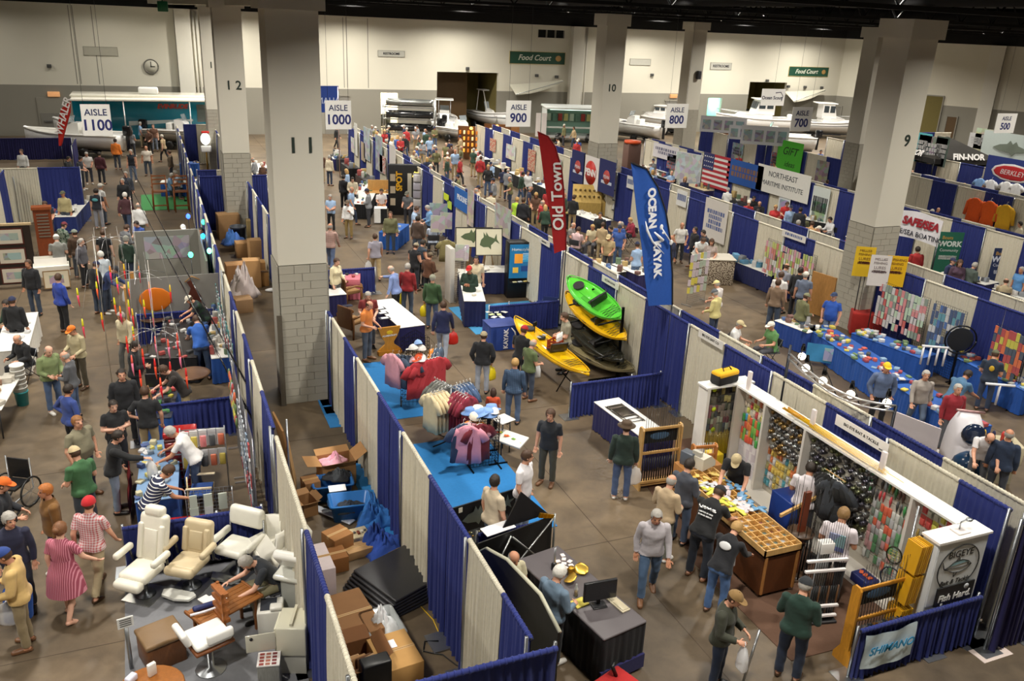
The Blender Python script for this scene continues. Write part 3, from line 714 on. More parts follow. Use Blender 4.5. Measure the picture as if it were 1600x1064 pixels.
# builders for booth furniture and goods
def local(o,pts):return[o.matrix_world@Vector(p)for p in pts]
def skirt_mesh(wx,wy,h,z0=.02):
 m=MB();per=[]
 def seg(a,b,n_):
  L_=(Vector(b)-Vector(a)).length;k=max(4,int(L_/.035));nx,ny=(b[1]-a[1])/L_,-(b[0]-a[0])/L_
  for i in range(k):
   t=i/k;o=.012*math.sin(i*1.7)+.01*math.sin(i*.53)
   per.append((a[0]+(b[0]-a[0])*t,a[1]+(b[1]-a[1])*t,nx*o,ny*o))
 X,Y=wx/2,wy/2
 for a,b in(((-X,-Y),(X,-Y)),((X,-Y),(X,Y)),((X,Y),(-X,Y)),((-X,Y),(-X,-Y))):seg(a,b,0)
 rings=[[(x+ox*s,y+oy*s,z)for x,y,ox,oy in per]for z,s in((z0,1.6),(h*.5,1.),(h-.03,.5),(h-.005,.3))]
 m.loft(rings,cap=False);m.loft([[(x*.985,y*.985,z)for x,y,z in r]for r in reversed(rings)],cap=False);return m
def table(c,wx,wy,label,rz=0,h=.75,top='white',skirt='curtb',cloth=None,legs=True,group=None,mat='paint'):
 t=thing('display_table',label,'table',(c[0],c[1],0),rz,group)
 obj('tabletop',MB().rbox(-wx/2,wx/2,-wy/2,wy/2,h-.03,h,.012,2),mat,t,top)
 if skirt:obj('table_skirt',skirt_mesh(wx-.02,wy-.02,h-.03),'fabric',t,skirt)
 if legs:
  for sx in(-1,1):
   for sy in(-1,1):obj('leg',MB().tube([(sx*(wx/2-.1),sy*(wy/2-.08),h-.04),(sx*(wx/2-.08),sy*(wy/2-.08),0)],.016,6),'metal',t,'dgrey')
 if cloth:obj('tablecloth',MB().rbox(-wx/2-.01,wx/2+.01,-wy/2-.01,wy/2+.01,h-.2,h+.006,.01,2),'fabric',t,cloth)
 return t
def tbl_px(p0,p1,d,label,side=1,h=.75,**k):
 a,b=F(*p0,h),F(*p1,h);v=b-a;L_=v.length;n=Vector((-v.y,v.x,0))/L_*side
 c=(a+b)/2+n*d/2;return table((c.x,c.y),L_,d,label,math.degrees(math.atan2(v.y,v.x)),h=h,**k)
def carton(c,sx,sy,sz,label,rz=0,open_=False,col='card',z=0,tape=True,group=None):
 t=thing('cardboard_box',label,'box',(c[0],c[1],z),rz,group)
 if open_:
  w_=.008
  obj('box_wall',MB().box(-sx/2,sx/2,-sy/2,-sy/2+w_,0,sz).box(-sx/2,sx/2,sy/2-w_,sy/2,0,sz).box(-sx/2,-sx/2+w_,-sy/2,sy/2,0,sz).box(sx/2-w_,sx/2,-sy/2,sy/2,0,sz).box(-sx/2,sx/2,-sy/2,sy/2,0,w_),'card',t,col)
  for i,(dx,dy,an)in enumerate(((0,-1,40),(0,1,55),(-1,0,60),(1,0,35))):
   L_=sy*.45 if dx else sx;wd=sx*.45 if dy else sy
   f=MB().box(-(sx if dy else sy)/2,(sx if dy else sy)/2,-.003,.003,0,(sy if dy else sx)*.42)
   o=obj('flap',f,'card',t,col);o.location=(dx*sx/2,dy*sy/2,sz)
   o.rotation_euler=(Matrix.Rotation(0 if dy<0 else(PI if dy>0 else(-PI/2 if dx<0 else PI/2)),3,'Z')@Matrix.Rotation(R(an+20),3,'X')).to_euler()
 else:
  obj('box_body',MB().rbox(-sx/2,sx/2,-sy/2,sy/2,0,sz,.008,2),'card',t,col)
  if tape:obj('tape',MB().box(-sx/2-.002,sx/2+.002,-.03,.03,sz-.06,sz+.002),'plastic',t,'b8935f');obj('flap_seam',MB().box(-sx/2,sx/2,-.004,.004,sz,sz+.003),'card',t,'dcard')
 return t
def board(name,label,cat,w_,h,c,rz,color,t_=.02,mat='paint',tilt=0,frame=None,group=None,parent=None):
 if parent is None:
  o=thing(name,label,cat,c,rz,group);o.rotation_euler=(R(tilt),0,R(rz))
 else:
  o=bpy.data.objects.new(name,None);COL.objects.link(o);o.parent=parent;o.location=c;o.rotation_euler=(R(tilt),0,R(rz))
 obj('panel',MB().box(-w_/2,w_/2,0,t_,-h/2,h/2),mat,o,color)
 if frame:
  f=.03
  for x0,x1,z0,z1 in((-w_/2-f,w_/2+f,h/2,h/2+f),(-w_/2-f,w_/2+f,-h/2-f,-h/2),(-w_/2-f,-w_/2,-h/2,h/2),(w_/2,w_/2+f,-h/2,h/2)):
   obj('frame_rail',MB().box(x0,x1,-.01,t_,z0,z1),'paint',o,frame)
 return o
def banner_cloth(name,label,w_,h,c,rz,color,cat='banner',sag=.03,mat='fabric',group=None,tilt=0):
 t=thing(name,label,cat,c,rz,group);t.rotation_euler=(R(tilt),0,R(rz));n=14
 rings=[]
 for j in range(6):
  z=h/2-h*j/5
  rings.append([(-w_/2+w_*i/n,-.012-.012*math.sin(i*.9+j)-.004*j,z-sag*math.sin(PI*i/n)*(1 if j<5 else .6))for i in range(n+1)])
 m=MB();m.loft([list(reversed(r))for r in rings],cap=False,close=False);m.loft([[(x,y+.012,z)for x,y,z in r]for r in rings],cap=False,close=False)
 obj('cloth',m,mat,t,color);return t
def lines(parent,rows,w_,h,color,y=-.004,mat='paint',top=.8):
 m=MB();z=h/2*top
 for r in range(rows):
  ww=w_*random.uniform(.55,.85);x=-ww/2
  while x<ww/2:
   l=random.uniform(.03,.09)*w_;m.box(x,min(x+l,ww/2),y-.002,y,z-h*.5/rows*.8,z);x+=l+w_*.025
  z-=h*top/rows
 return obj('printed_lines',m,mat,parent,color)
def grid_mesh(w_,h,s=.075,r=.003):
 m=MB();nx,nz=round(w_/s),round(h/s)
 for i in range(nx+1):x=w_*i/nx;m.box(x-r,x+r,-r,r,0,h)
 for j in range(nz+1):z=h*j/nz;m.box(0,w_,-r-.004,r-.004,z-r,z+r)
 return m
GRID={}
def gridwall(p0,p1,h,label,z0=.05,col='steel',group=None):
 p0,p1=Vector((*p0[:2],z0)),Vector((*p1[:2],z0));L_=(p1-p0).length;k=(round(L_,1),h)
 t=thing('wire_rack',label,'rack',p0,math.degrees(math.atan2((p1-p0).y,(p1-p0).x)),group)
 obj('wire_grid',grid_mesh(L_,h),'metal',t,col)
 for x in(0,L_):obj('foot',MB().box(x-.015,x+.015,-.22,.22,-.045,-.01).tube([(x,0,-.04),(x,0,h)],.009,6),'metal',t,col)
 return t
def pack_mesh(kind):
 m=MB()
 if kind=='lure_pack':m.box(-.045,.045,0,.006,-.16,0);m.rbox(-.034,.034,-.022,0,-.145,-.05,.015,2)
 elif kind=='bait_bag':m.rbox(-.055,.055,-.025,.005,-.2,-.03,.02,2);m.box(-.055,.055,-.004,.004,-.035,.01)
 elif kind=='fishing_reel':
  m.tube([(0,.02,-.06),(0,-.1,-.06)],[.045,.045],12);m.tube([(0,-.1,-.06),(0,-.125,-.06)],[.05,.03],12);m.tube([(-.05,-.03,-.06),(-.11,-.05,-.08)],.008,6);m.ell((-.115,-.05,-.082),(.016,.016,.02),8,5);m.box(-.012,.012,-.05,-.03,-.02,.02)
 elif kind=='rod_lure':m.tube([(0,-.02,-.02),(0,-.025,-.1),(0,-.02,-.2)],[.012,.022,.006],8)
 elif kind=='soft_pack':m.rbox(-.04,.04,-.03,.0,-.17,0,.018,2)
 elif kind=='fold_pack':m.box(-.05,.05,-.012,0,-.2,0).box(-.05,.05,-.016,.002,-.02,.02)
 return m.mesh(kind)
PACK={k:pack_mesh(k)for k in('lure_pack','bait_bag','fishing_reel','rod_lure','soft_pack','fold_pack')}
CNM={'white':'e4e2de','grey':'909094','black':'26262a','red':'b82c2c','orange':'e07830','yellow':'e0c840','green':'4a9048','blue':'3a62a8','pale blue':'a0bcd4','brown':'6a4a30','tan':'c0a878','pink':'e0a0b0','purple':'503a78'}
def cname(c):
 v=C(c);return min(CNM,key=lambda k:sum((a**.45-b**.45)**2 for a,b in zip(v,C(CNM[k]))))
def mute(c):return tuple(v*.75+.25*.22 for v in C(c))
ROWS=['top','second','third','fourth','fifth','sixth','seventh','eighth','ninth']
def hang(kind,p,rz,color,label,group,mat='plastic',sc=1.,cat='tackle',nm=None):
 o=obj(nm or kind,PACK[kind],None,None,mute(color),p,(0,0,R(rz)),(sc,sc,sc))
 if not len(PACK[kind].materials):PACK[kind].materials.append(MATS[mat])
 return tag(o,label,cat,group)
def hang_rows(kind,p0,p1,zs,nper,rz,cols,label,group,mat='plastic',sc=1.,jit=.02,cat='tackle',skip=.06,nm=None):
 p0,p1=Vector((*p0[:2],0)),Vector((*p1[:2],0))
 for r_,z in enumerate(zs):
  for i in range(nper):
   if random.random()<skip:continue
   p=p0.lerp(p1,(i+.5)/nper);p.z=z+random.uniform(-jit,jit)
   c=random.choice(cols);lb='%s, %s, %s row'%(label,cname(c),ROWS[r_]);lb=lb+' '+('left','middle','right')[3*i//nper]if len(lb.split())<16 else lb
   hang(kind,p,rz+random.uniform(-6,6),c,lb,group,mat,sc*random.uniform(.88,1.1),cat,nm)
def rod(name,p0,p1,label,col='charcoal',grip='161616',group=None,reel=True,r=.006,gl=.35):
 p0,p1=Vector(p0),Vector(p1);L_=(p1-p0).length;t=thing(name,label,'fishing rod',p0,0,group)
 t.rotation_mode='QUATERNION';t.rotation_quaternion=(p1-p0).to_track_quat('Z','Y')
 obj('blank',MB().tube([(0,0,0),(0,0,L_)],[r,r*.35],6),'gel',t,col)
 g=MB().tube([(0,0,0),(0,0,.02),(0,0,gl)],[.016,.015,.013],8);obj('grip',g,'vinyl',t,grip)
 gd=MB()
 for k in range(4):
  z=L_*(.4+.15*k);gd.tube([(0,.008+.011*math.cos(a),z+.011*math.sin(a))for a in[2*PI*i/8 for i in range(9)]],.0025,4)
 obj('line_guide',gd,'metal',t,'steel')
 if reel:obj('reel',PACK['fishing_reel'],None,t,random.choice(('gold','steel','charcoal')),(0,-.01,gl*.75),(0,0,0),(.6,.6,.6))
 return t
if not len(PACK['fishing_reel'].materials):PACK['fishing_reel'].materials.append(MATS['metal'])
_rodm={}
def rod_simple(p0,p1,label,group,col,grip='161616',r=.007,gl=.4):
 L_=(Vector(p1)-Vector(p0)).length;k=(round(L_,1),r,gl)
 if k not in _rodm:
  _rodm[k]=(MB().tube([(0,0,0),(0,0,k[0])],[r,r*.4],5).mesh('blank'),MB().tube([(0,0,0),(0,0,gl)],[.017,.014],6).mesh('grip'))
 t=thing('fishing_rod',label,'fishing rod',p0,0,group);t.rotation_mode='QUATERNION';t.rotation_quaternion=(Vector(p1)-Vector(p0)).to_track_quat('Z','Y')
 obj('blank',_rodm[k][0],'gel',t,col);obj('grip',_rodm[k][1],'vinyl',t,grip);return t
def shirt_mesh(w_=.5,h=.68,long=False):
 m=MB();rings=[]
 for z,a,d in((0,.075,.035),(-.03,.13,.045),(-.07,.2,.05),(-.2,.215,.055),(-.45,.22,.05),(-h,.235,.055)):
  rings.append([(a*math.cos(t),d*math.sin(t)*(1+.35*math.sin(6*t+z*12)),z)for t in[2*PI*k/24 for k in range(24)]])
 m.loft(list(reversed(rings)),cap=True)
 for s in(-1,1):
  e=(.3,-.52)if long else(.3,-.27);pts=[(s*.15,0,-.09),(s*.23,0,-.16),(s*e[0],0,e[1])];n0=len(m.v)
  m.tube(pts,[.07,.075,.075 if not long else .05],10);m.v[n0:]=[(x,y*.5,z)for x,y,z in m.v[n0:]]
 return m
SHM={False:shirt_mesh().mesh('shirt'),True:shirt_mesh(long=True).mesh('shirt')}
HGM=MB().tube([(-.2,0,-.07),(0,0,.02),(.2,0,-.07),(-.2,0,-.07)],.006,5).tube([(0,0,.02),(0,0,.07),(.02,0,.1),(.035,0,.07)],.004,5).mesh('hanger')
def hung_shirt(p,rz,col,label,group=None,long=False,mat='fabric',sc=1.,tilt=0):
 t=thing('hanging_shirt',label,'shirt',p,rz,group);t.scale=(sc,sc,sc);t.rotation_euler=(R(tilt),0,R(rz))
 o=obj('shirt',SHM[long],'fabric',t,col)
 if mat!='fabric':o.material_slots[0].link='OBJECT';o.material_slots[0].material=MATS[mat]
 obj('hanger',HGM,'plastic',t,'white');return t
def bag(p,label,col='e8e8e6',h=.42,w_=.3,rz=0,group=None,mat='film'):
 t=thing('shopping_bag',label,'bag',p,rz,group);rings=[]
 for z,a,b in((-h,.40*w_,.12),(-h*.9,.5*w_,.17),(-h*.5,.5*w_,.15),(-h*.2,.36*w_,.08),(-.06,.16*w_,.03),(-.02,.09*w_,.02)):
  rings.append([(a*math.cos(t_)*(1+.08*math.sin(5*t_+z*9)),b*.5*math.sin(t_)*(1+.1*math.cos(4*t_)),z)for t_ in[2*PI*k/18 for k in range(18)]])
 obj('bag_body',MB().loft(rings),mat,t,col);obj('handle',MB().tube([(-.03,0,-.03),(-.015,0,.03),(.015,0,.03),(.03,0,-.03)],.007,5),'plastic',t,col);return t
def monitor(p,rz,label,w_=.5,h=.32,col='2d6f9c',tilt=0):
 t=thing('computer_monitor',label,'monitor',p,rz)
 obj('stand_base',MB().rbox(-.12,.12,-.08,.1,0,.02,.01,2),'plastic',t,'black');obj('stand_neck',MB().box(-.03,.03,.02,.05,.02,.2),'plastic',t,'black')
 b=obj('screen_case',MB().rbox(-w_/2,w_/2,-.02,.03,.12,.12+h,.012,2),'plastic',t,'black')
 obj('screen',MB().box(-w_/2+.02,w_/2-.02,-.024,-.02,.145,.12+h-.02),'screen' if col!='black' else 'gel',b,col);return t
def folding_chair(p,rz,label,col='blue',group=None):
 t=thing('folding_chair',label,'chair',(p[0],p[1],0),rz,group)
 obj('seat',MB().rbox(-.22,.22,-.2,.2,.43,.46,.014,2),'vinyl',t,col);obj('backrest',MB().rbox(-.22,.22,-.22,-.195,.62,.86,.011,2),'vinyl',t,col)
 for sx in(-1,1):
  obj('leg',MB().tube([(sx*.23,-.21,.88),(sx*.23,.24,0)],.011,6),'metal',t,'dgrey');obj('leg',MB().tube([(sx*.2,.15,.44),(sx*.2,-.26,0)],.011,6),'metal',t,'dgrey')
 return t
def sheetbox(name,p,sx,sy,sz,col,label,cat,rz=0,mat='paper',group=None,r=.006):
 return tag(obj(name,MB().rbox(-sx/2,sx/2,-sy/2,sy/2,0,sz,r,2),mat,None,col,p,(0,0,R(rz))),label,cat,group)
 # tackle booth at lower right
BR=['e04030','f0b030','30a040','3060b0','e8e0d0','d0d0d0','404040','e87020','a0c030','c0a060','f0f0e8','903040']
t=thing('display_unit','white framed corner display with black rods and yellow lures','display',(0,0,0))
obj('back_panel',MB().box(10.6,11.5,14.12,14.17,0,2.08),'paint',t,'6a665c')
obj('side_board',MB().box(10.53,10.6,13.85,14.2,0,2.1),'paint',t,'e6e2da');obj('ledge',MB().box(10.5,11.75,13.85,14.22,2.1,2.14),'paint',t,'f0eee8')
obj('base_shelf',MB().box(10.6,11.3,13.8,14.12,0,.12),'paint',t,'e6e2da')
t=thing('slat_display','long white slatwall hung with tackle packs and reels behind the counter','display',(0,0,0))
obj('back_panel',MB().box(11.5,11.56,8.1,13.85,0,2.08),'paint',t,'b9b2a4')
for z in[.3+.15*i for i in range(12)]:obj('slat',MB().box(11.485,11.5,8.12,13.83,z,z+.125),'paint',t,'c4beb0')
for ya,yb in((13.83,12.0),(11.98,10.0),(9.98,8.05)):obj('ledge',MB().box(11.25,11.62,yb,ya,2.1,2.14),'paint',t,'f2f0ea')
for y in(13.8,12.85,11.62,8.95,8.1):obj('divider',MB().box(11.24,11.5,y-.03,y+.03,0,2.1),'paint',t,'dcd6cc')
obj('base_shelf',MB().box(11.0,11.5,8.1,13.8,0,.1),'paint',t,'d8d2c8')
for y,h in((13.55,.42),(11.55,.42),(9.75,.42)):tag(obj('signpost',MB().rbox(11.3,11.36,y-.05,y+.05,2.14,2.14+h,.01,2),'paint',None,'f0e6e2'),'white board standing on the ledge %s'%{13.55:'beside the yellow bag',11.55:'at the start of the yellow rods',9.75:'at the end of the yellow rods'}[y],'board')
for i in range(9):
 y0=12.4-random.uniform(0,.5);z=2.2+.028*(i%3);x=11.29+.045*(i//3)
 rod_simple((x,y0,z),(x-.02,y0-2.4-random.uniform(0,.4),z),'yellow fishing rod lying on the white ledge','yellow rods on the ledge','f0c020','c89018' if i%3 else 'f0ede0',r=.014,gl=.5)
b=F(1118,590,2.1);t=thing('duffel_bag','yellow and black tackle duffel bag on top of the corner display','bag',(11.05,14.03,2.14),12)
obj('bag_body',MB().rbox(-.3,.3,-.15,.15,0,.22,.05,3),'fabric',t,'1d1d1e');obj('bag_top',MB().rbox(-.31,.31,-.155,.155,.17,.3,.06,3),'fabric',t,'e8b020')
for x in(-.31,.28):obj('end_panel',MB().rbox(x,x+.03,-.13,.13,.03,.24,.02,2),'fabric',t,'2a2a28')
obj('handle',MB().tube([(-.12,-.06,.3),(-.1,0,.36),(.1,0,.36),(.12,-.06,.3)],.014,6),'fabric',t,'1d1d1e')
hang_rows('lure_pack',(10.62,14.1),(11.45,14.1),(1.98,1.78),9,0,['202020','303028','c0b070','504a30','e0d080'],'dark lure pack on the corner display near the yellow bag','lure packs on the corner display')
hang_rows('soft_pack',(10.62,14.1),(11.45,14.1),(1.58,1.43,1.28,1.13,.99),10,0,['606a50','804048','3a4a58','a09080','8a8a70','303030','c0c8b0'],'muted soft bait pack on the corner display','soft baits on the corner display')
for i in range(22):rod_simple((10.64+i*.037,13.95,.13),(10.66+i*.037,14.09,1.0),'short yellow rod standing in the corner display','yellow rods in the corner display','e8c020' if i%3 else 'd0a818','1c1c1a',r=.012,gl=.25)
for x,z in((10.85,1.98),(10.9,1.5),(10.95,1.0)):tag(obj('round_tag',MB().tube([(x,14.05,z),(x,14.06,z)],.055,14),'paper',None,'c8e030'),'round lime price tag on the corner display','tag','lime price tags')
W=11.48
hang_rows('lure_pack',(W,13.75),(W,12.9),(2.0,1.84,1.68),9,-90,['d04040','e8d8c0','e0e060','c06020'],'bright lure pack in the first bay of the slatwall','lure packs in the first slatwall bay')
hang_rows('soft_pack',(W,13.75),(W,12.9),(1.5,1.34,1.18,1.04),10,-90,['20a0d0','e87820','30b040','e8a020','f05020','80c040'],'orange or green bait pack in the first bay of the slatwall','soft baits in the first slatwall bay')
hang_rows('fold_pack',(W,13.75),(W,12.9),(.88,.7,.5,.3),9,-90,['e8e4e8','d8ccd4','f0e8e8'],'white bagged leader pack low in the first slatwall bay','white packs in the first slatwall bay','paper',nm='leader_pack')
hang_rows('fishing_reel',(W,12.8),(W,11.68),(2.02,1.87,1.72,1.57,1.42,1.27),9,-90,['a8a8a8','888888','c0c0c0','b08a40','5a5a5a'],'silver fishing reel in the reel bay of the slatwall','reels in the slatwall bay','metal')
hang_rows('lure_pack',(W,12.8),(W,11.68),(1.12,.95,.78,.6,.42),12,-90,['e8c850','d8d8d8','40a0b0','e07828','b8b070'],'lure pack under the reels on the slatwall','lure packs under the reels')
hang_rows('fishing_reel',(W,11.55),(W,9.9),(2.0,1.84,1.68,1.52,1.36,1.2,1.04,.88,.72),13,-90,['9a9a9a','b8b8b8','787878','8a9060','5a5668'],'reel or spool in the wide bay behind the white-shirted clerk','reels in the wide bay','metal')
hang_rows('rod_lure',(W,10.2),(W,9.0),(2.02,1.78),15,-90,['20a040','18883a','703a20','c89030','b8c8d0','303030','d02028'],'green or brown trolling lure hanging below the ledge','trolling lures below the ledge',sc=1.25)
hang_rows('soft_pack',(W,9.9),(W,9.0),(1.52,1.36,1.2,1.04,.88,.7,.5),10,-90,['c8c8c8','90a090','d8a0a0','58a060','e86030','e0e0d8'],'clear bait pack in the wide bay beside the black shirts','clear bait packs in the wide bay')
hang_rows('lure_pack',(W,8.9),(W,8.15),(2.0,1.8),6,-90,['d8d040','d03020','c8c8b0','e04030'],'red or yellow pack in the last slatwall bay','packs in the last slatwall bay',sc=1.2)
hang_rows('rod_lure',(W,8.9),(W,8.15),(1.55,1.3,1.05,.8),8,-90,['3090c0','70b8d8','503020','b09020','303030'],'blue or brown lure in the last slatwall bay','lures in the last slatwall bay',sc=1.2)
t=board('booth_sign','long white sign reading big eye bait and tackle on blue curtain','sign',1.35,.22,FX(1345,678,11.86),-90,'ece8e4',.01)
text('lettering','BIG EYE BAIT & TACKLE',.085,'paint','22201e',t,(0,-.004,0));text('lettering','BOOTH 1008',.035,'paint','22201e',t,(.58,-.004,-.07))
def tray_counter(x0,x1,y0,y1,label,nx,ny):
 t=thing('wooden_counter',label,'counter',(0,0,0))
 obj('case',MB().box(x0+.03,x1-.03,y0+.03,y1-.03,.08,.86),'wood',t,'5a3218');obj('plinth',MB().box(x0+.08,x1-.08,y0+.08,y1-.08,0,.08),'wood',t,'dbrown')
 obj('tray_bottom',MB().box(x0,x1,y0,y1,.86,.89),'wood',t,'8a6030')
 for a,b,c_,d_ in((x0,x1,y0,y0+.025),(x0,x1,y1-.025,y1),(x0,x0+.025,y0,y1),(x1-.025,x1,y0,y1)):obj('rim',MB().box(a,b,c_,d_,.86,1.0),'wood',t,'pine')
 for i in range(1,nx):x=x0+(x1-x0)*i/nx;obj('divider',MB().box(x-.008,x+.008,y0+.025,y1-.025,.89,.985),'wood',t,'d8a860')
 for i in range(1,ny):y=y0+(y1-y0)*i/ny;obj('divider',MB().box(x0+.025,x1-.025,y-.008,y+.008,.89,.98),'wood',t,'d8a860')
 for sx in(x0+.06,x1-.06):obj('trim_rail',MB().box(sx-.02,sx+.02,y0-.005,y0+.03,.1,.86),'wood',t,'wood')
 return t
tray_counter(9.05,9.85,9.75,11.3,'wooden counter with open compartment trays of small lures',5,10)
tray_counter(9.15,9.95,11.35,12.6,'wooden counter heaped with yellow and white bait packs',5,7)
rnd=random.Random(3)
for i in range(50):
 x,y=9.08+.16*(i%5)+.08,9.78+.155*(i//5)+.08
 if rnd.random()<.75:sheetbox('lure_card',(x,y,.892),.1,.1,.03,rnd.choice(['c8b898','a8a8a0','d8c8b8','8a5a4a','6a7a70','b0b8c0']),'small lure card in a compartment of the wooden tray','tackle',group='lure cards in trays',mat='film' if i%3==0 else 'paper')
for i in range(95):
 x,y=9.2+rnd.random()*.72,10.9+rnd.random()*1.5
 c_='e8e830' if x<9.45 and y<11.9 else(rnd.choice(['e8c030','d8b040','f0d060'])if y>12.1 else('5a9ac8' if x>9.72 else rnd.choice(['f0e0e4','e8e4e0','f4e4ea','d0d4d8'])))
 o=hang('soft_pack',(x,y,.99+.02*rnd.random()),rnd.uniform(0,360),c_,{'e8e830':'lime yellow','5a9ac8':'pale blue'}.get(c_,'loose')+' bait pack lying on the wooden counter','bait packs on the counter');o.rotation_euler.x=R(-80)
t=thing('cash_register','beige cash register on the counter beside the clerk in tan cap','cash register',(9.75,12.75,1.0),-70)
tag(obj('counter_shelf',MB().rbox(9.3,10.2,12.63,13.05,0,.99,.01,2),'wood',None,'wood'),'narrow wooden stand carrying the cash register','counter')
obj('body',MB().prism([(-.22,0),(.22,0),(.22,.1),(.05,.26),(-.22,.26)],-.2,.2,'x'),'plastic',t,'d4cfbf');obj('keypad',MB().box(-.15,.15,.06,.2,.12,.13),'plastic',t,'8a8678',rot=(R(-42),0,0),loc=(0,0,.09))
obj('display',MB().box(-.1,.1,-.2,-.12,.26,.36),'plastic',t,'b8b4a8');obj('drawer',MB().box(-.19,.19,.2,.225,.01,.09),'plastic',t,'bdb8a8')
sheetbox('printer_box',(9.5,12.85,.99),.2,.28,.3,'5a6068','grey card reader box left of the cash register','box',20,'plastic',r=.015)
def pine_rack(c,w_,h,label,rz=0,col='pine',depth=.3,n=14,rods='1c1c1c',rodlab='black rod in the pine rack',grp='rods in pine rack',poster=None,toph=1.15,rl=1.55):
 t=thing('rod_rack',label,'rack',(c[0],c[1],0),rz)
 for sx in(-1,1):
  prof=[(-depth/2,0),(depth/2,0),(depth/2,.1),(.09,.3),(.09,h-.05),(.05,h),(-.05,h),(-.09,h-.05),(-.09,.3),(-depth/2,.1)]
  obj('side_board',MB().prism(prof,sx*w_/2-.02,sx*w_/2+.02,'x'),'wood',t,col)
 for z,d in((.16,depth/2),(.82,.07),(h-.08,.06)):obj('rail',MB().rbox(-w_/2,w_/2,-d,-d+.035,z,z+.07,.01,2),'wood',t,col)
 obj('shelf',MB().box(-w_/2,w_/2,-.12,.12,.1,.13),'wood',t,col)
 if poster:obj('poster',MB().box(-w_/2+.03,w_/2-.03,.04,.05,h-.42,h-.1),'paper',t,poster);obj('poster_art',MB().ell((0,.035,h-.26),(w_*.26,.004,.09),14,6),'paper',t,'4a6a8a')
 M=Matrix.Translation((c[0],c[1],0))@Matrix.Rotation(R(rz),4,'Z')
 for i in range(n):
  x=-w_/2+.06+(w_-.12)*i/(n-1)
  rod_simple(M@Vector((x,-.09,.14)),M@Vector((x+random.uniform(-.01,.01),-.02,.14+rl)),rodlab,grp,rods,'141414',r=.009,gl=.6)
 return t
pine_rack((9.42,13.8),.92,1.45,'pine rod rack full of black rods beside the man in brown hat',-3,n=15,poster='1a2024',rl=1.75)
pine_rack((10.25,13.35),.5,1.1,'small blue and pine rack of white-tipped gaffs',-10,col='b8763a',n=9,rods='e8e8f0',rodlab='white gaff handle in the small pine rack',grp='gaffs',rl=.95)
tag(obj('yellow_box',MB().rbox(10.45,10.75,13.3,13.6,0,.8,.02,2),'card',None,'e0c020'),'yellow carton standing beside the corner display','box')
table((9.78,15.55),.72,2.3,'white-topped table with dark blue skirt and folded chair on top',4,skirt='curtd')
t=thing('folded_chair','brown metal folding chair lying flat on the white table','chair',(9.72,15.75,.755),95)
obj('seat_panel',MB().rbox(-.1,.32,-.2,.2,.02,.045,.012,2),'metal',t,'6a6258');obj('back_panel',MB().rbox(.36,.52,-.22,.22,.02,.045,.012,2),'metal',t,'6a6258')
for s in(-.23,.23):obj('leg',MB().tube([(.55,s,.02),(-.45,s*.95,.02)],.012,6),'metal',t,'6a6258');obj('leg',MB().tube([(.1,s*.85,.035),(-.42,s*.8,.035)],.011,6),'metal',t,'6a6258')
for x in(-.4,-.25):obj('cross_bar',MB().tube([(x,-.22,.02),(x,.22,.02)],.01,6),'metal',t,'6a6258')
t=thing('rod_rack','tall black rod rack with white rails in front of the white-shirted clerk','rack',(9.62,9.05,0),-12)
for z in(.14,.34,1.05,1.25):obj('rail',MB().box(-.36,.36,-.17,-.12,z,z+.035),'paint',t,'f0eae8')
obj('header_box',MB().rbox(-.12,.12,-.1,.06,1.35,1.55,.01,2),'paint',t,'e8e6e2');obj('post',MB().box(-.1,.1,-.04,.0,0,1.35),'paint',t,'b8bcc0');obj('base',MB().rbox(-.38,.38,-.2,.2,0,.06,.02,2),'paint',t,'202022')
for i in range(17):
 x=-.34+i*.0425;M=Matrix.Translation((9.62,9.05,0))@Matrix.Rotation(R(-12),4,'Z')
 rod_simple(M@Vector((x,-.1,.07)),M@Vector((x,-.08,1.95)),'thin black rod in the rack with white rails','rods in the white-railed rack','18181a','5a3c22' if i%4==0 else '121212',r=.008,gl=.65)
t=thing('rod_stand','brown round rod stand at the counter end with short boat rods','rack',(10.15,10.15,0));obj('base',MB().lathe([(.25,0),(.25,.04),(.05,.06)],18),'wood',t,'dbrown');obj('column',MB().box(-.07,.07,-.03,.03,.05,1.75),'wood',t,'6a2f18');obj('top_plate',MB().lathe([(.24,.9),(.24,.94)],18),'wood',t,'dbrown')
for i in range(10):
 a=i*.63;rod_simple((10.15+.2*math.cos(a),10.15+.2*math.sin(a),.05),(10.15+.22*math.cos(a),10.15+.22*math.sin(a),1.9),'boat rod on the brown round stand','rods on the round stand','1a1a1a','141414',r=.011,gl=.7)
for i,dx in enumerate((0,.09,.18,.27)):hung_shirt((10.98-.0*i,10.55-dx,1.72),-100+8*i,['161614','1c1c1c','2c2e30','3a3e44'][i],'black T-shirt on wooden hanger in front of the wide bay','black T-shirts',sc=1.25)
t=thing('shirt_stand','thin stand with wooden hangers for black T-shirts','stand',(10.98,10.4,0));obj('pole',MB().tube([(0,.05,0),(0,.05,1.8)],.014,8),'metal',t,'steel');obj('arm',MB().tube([(0,.25,1.8),(0,-.25,1.8)],.01,6),'wood',t,'pine');obj('base',MB().lathe([(.2,0),(.2,.02),(.03,.03)],16),'metal',t,'charcoal')
tag(obj('blue_crate',MB().rbox(10.65,11.1,11.0,11.6,0,.9,.02,2),'plastic',None,'24408a'),'dark blue crate stack beside the white-shirted clerk','crate')
tag(obj('wooden_chute',MB().prism([(10.2,.85),(11.0,1.1),(11.0,1.16),(10.2,.91)],10.75,10.8,'y'),'wood',None,'pine'),'slanting pine board beside the black T-shirts','board')
tag(obj('blue_tray',MB().rbox(10.95,11.25,9.2,9.6,.1,.28,.02,2),'plastic',None,'26306a'),'dark blue tray with orange lures on the low white shelf','tray')
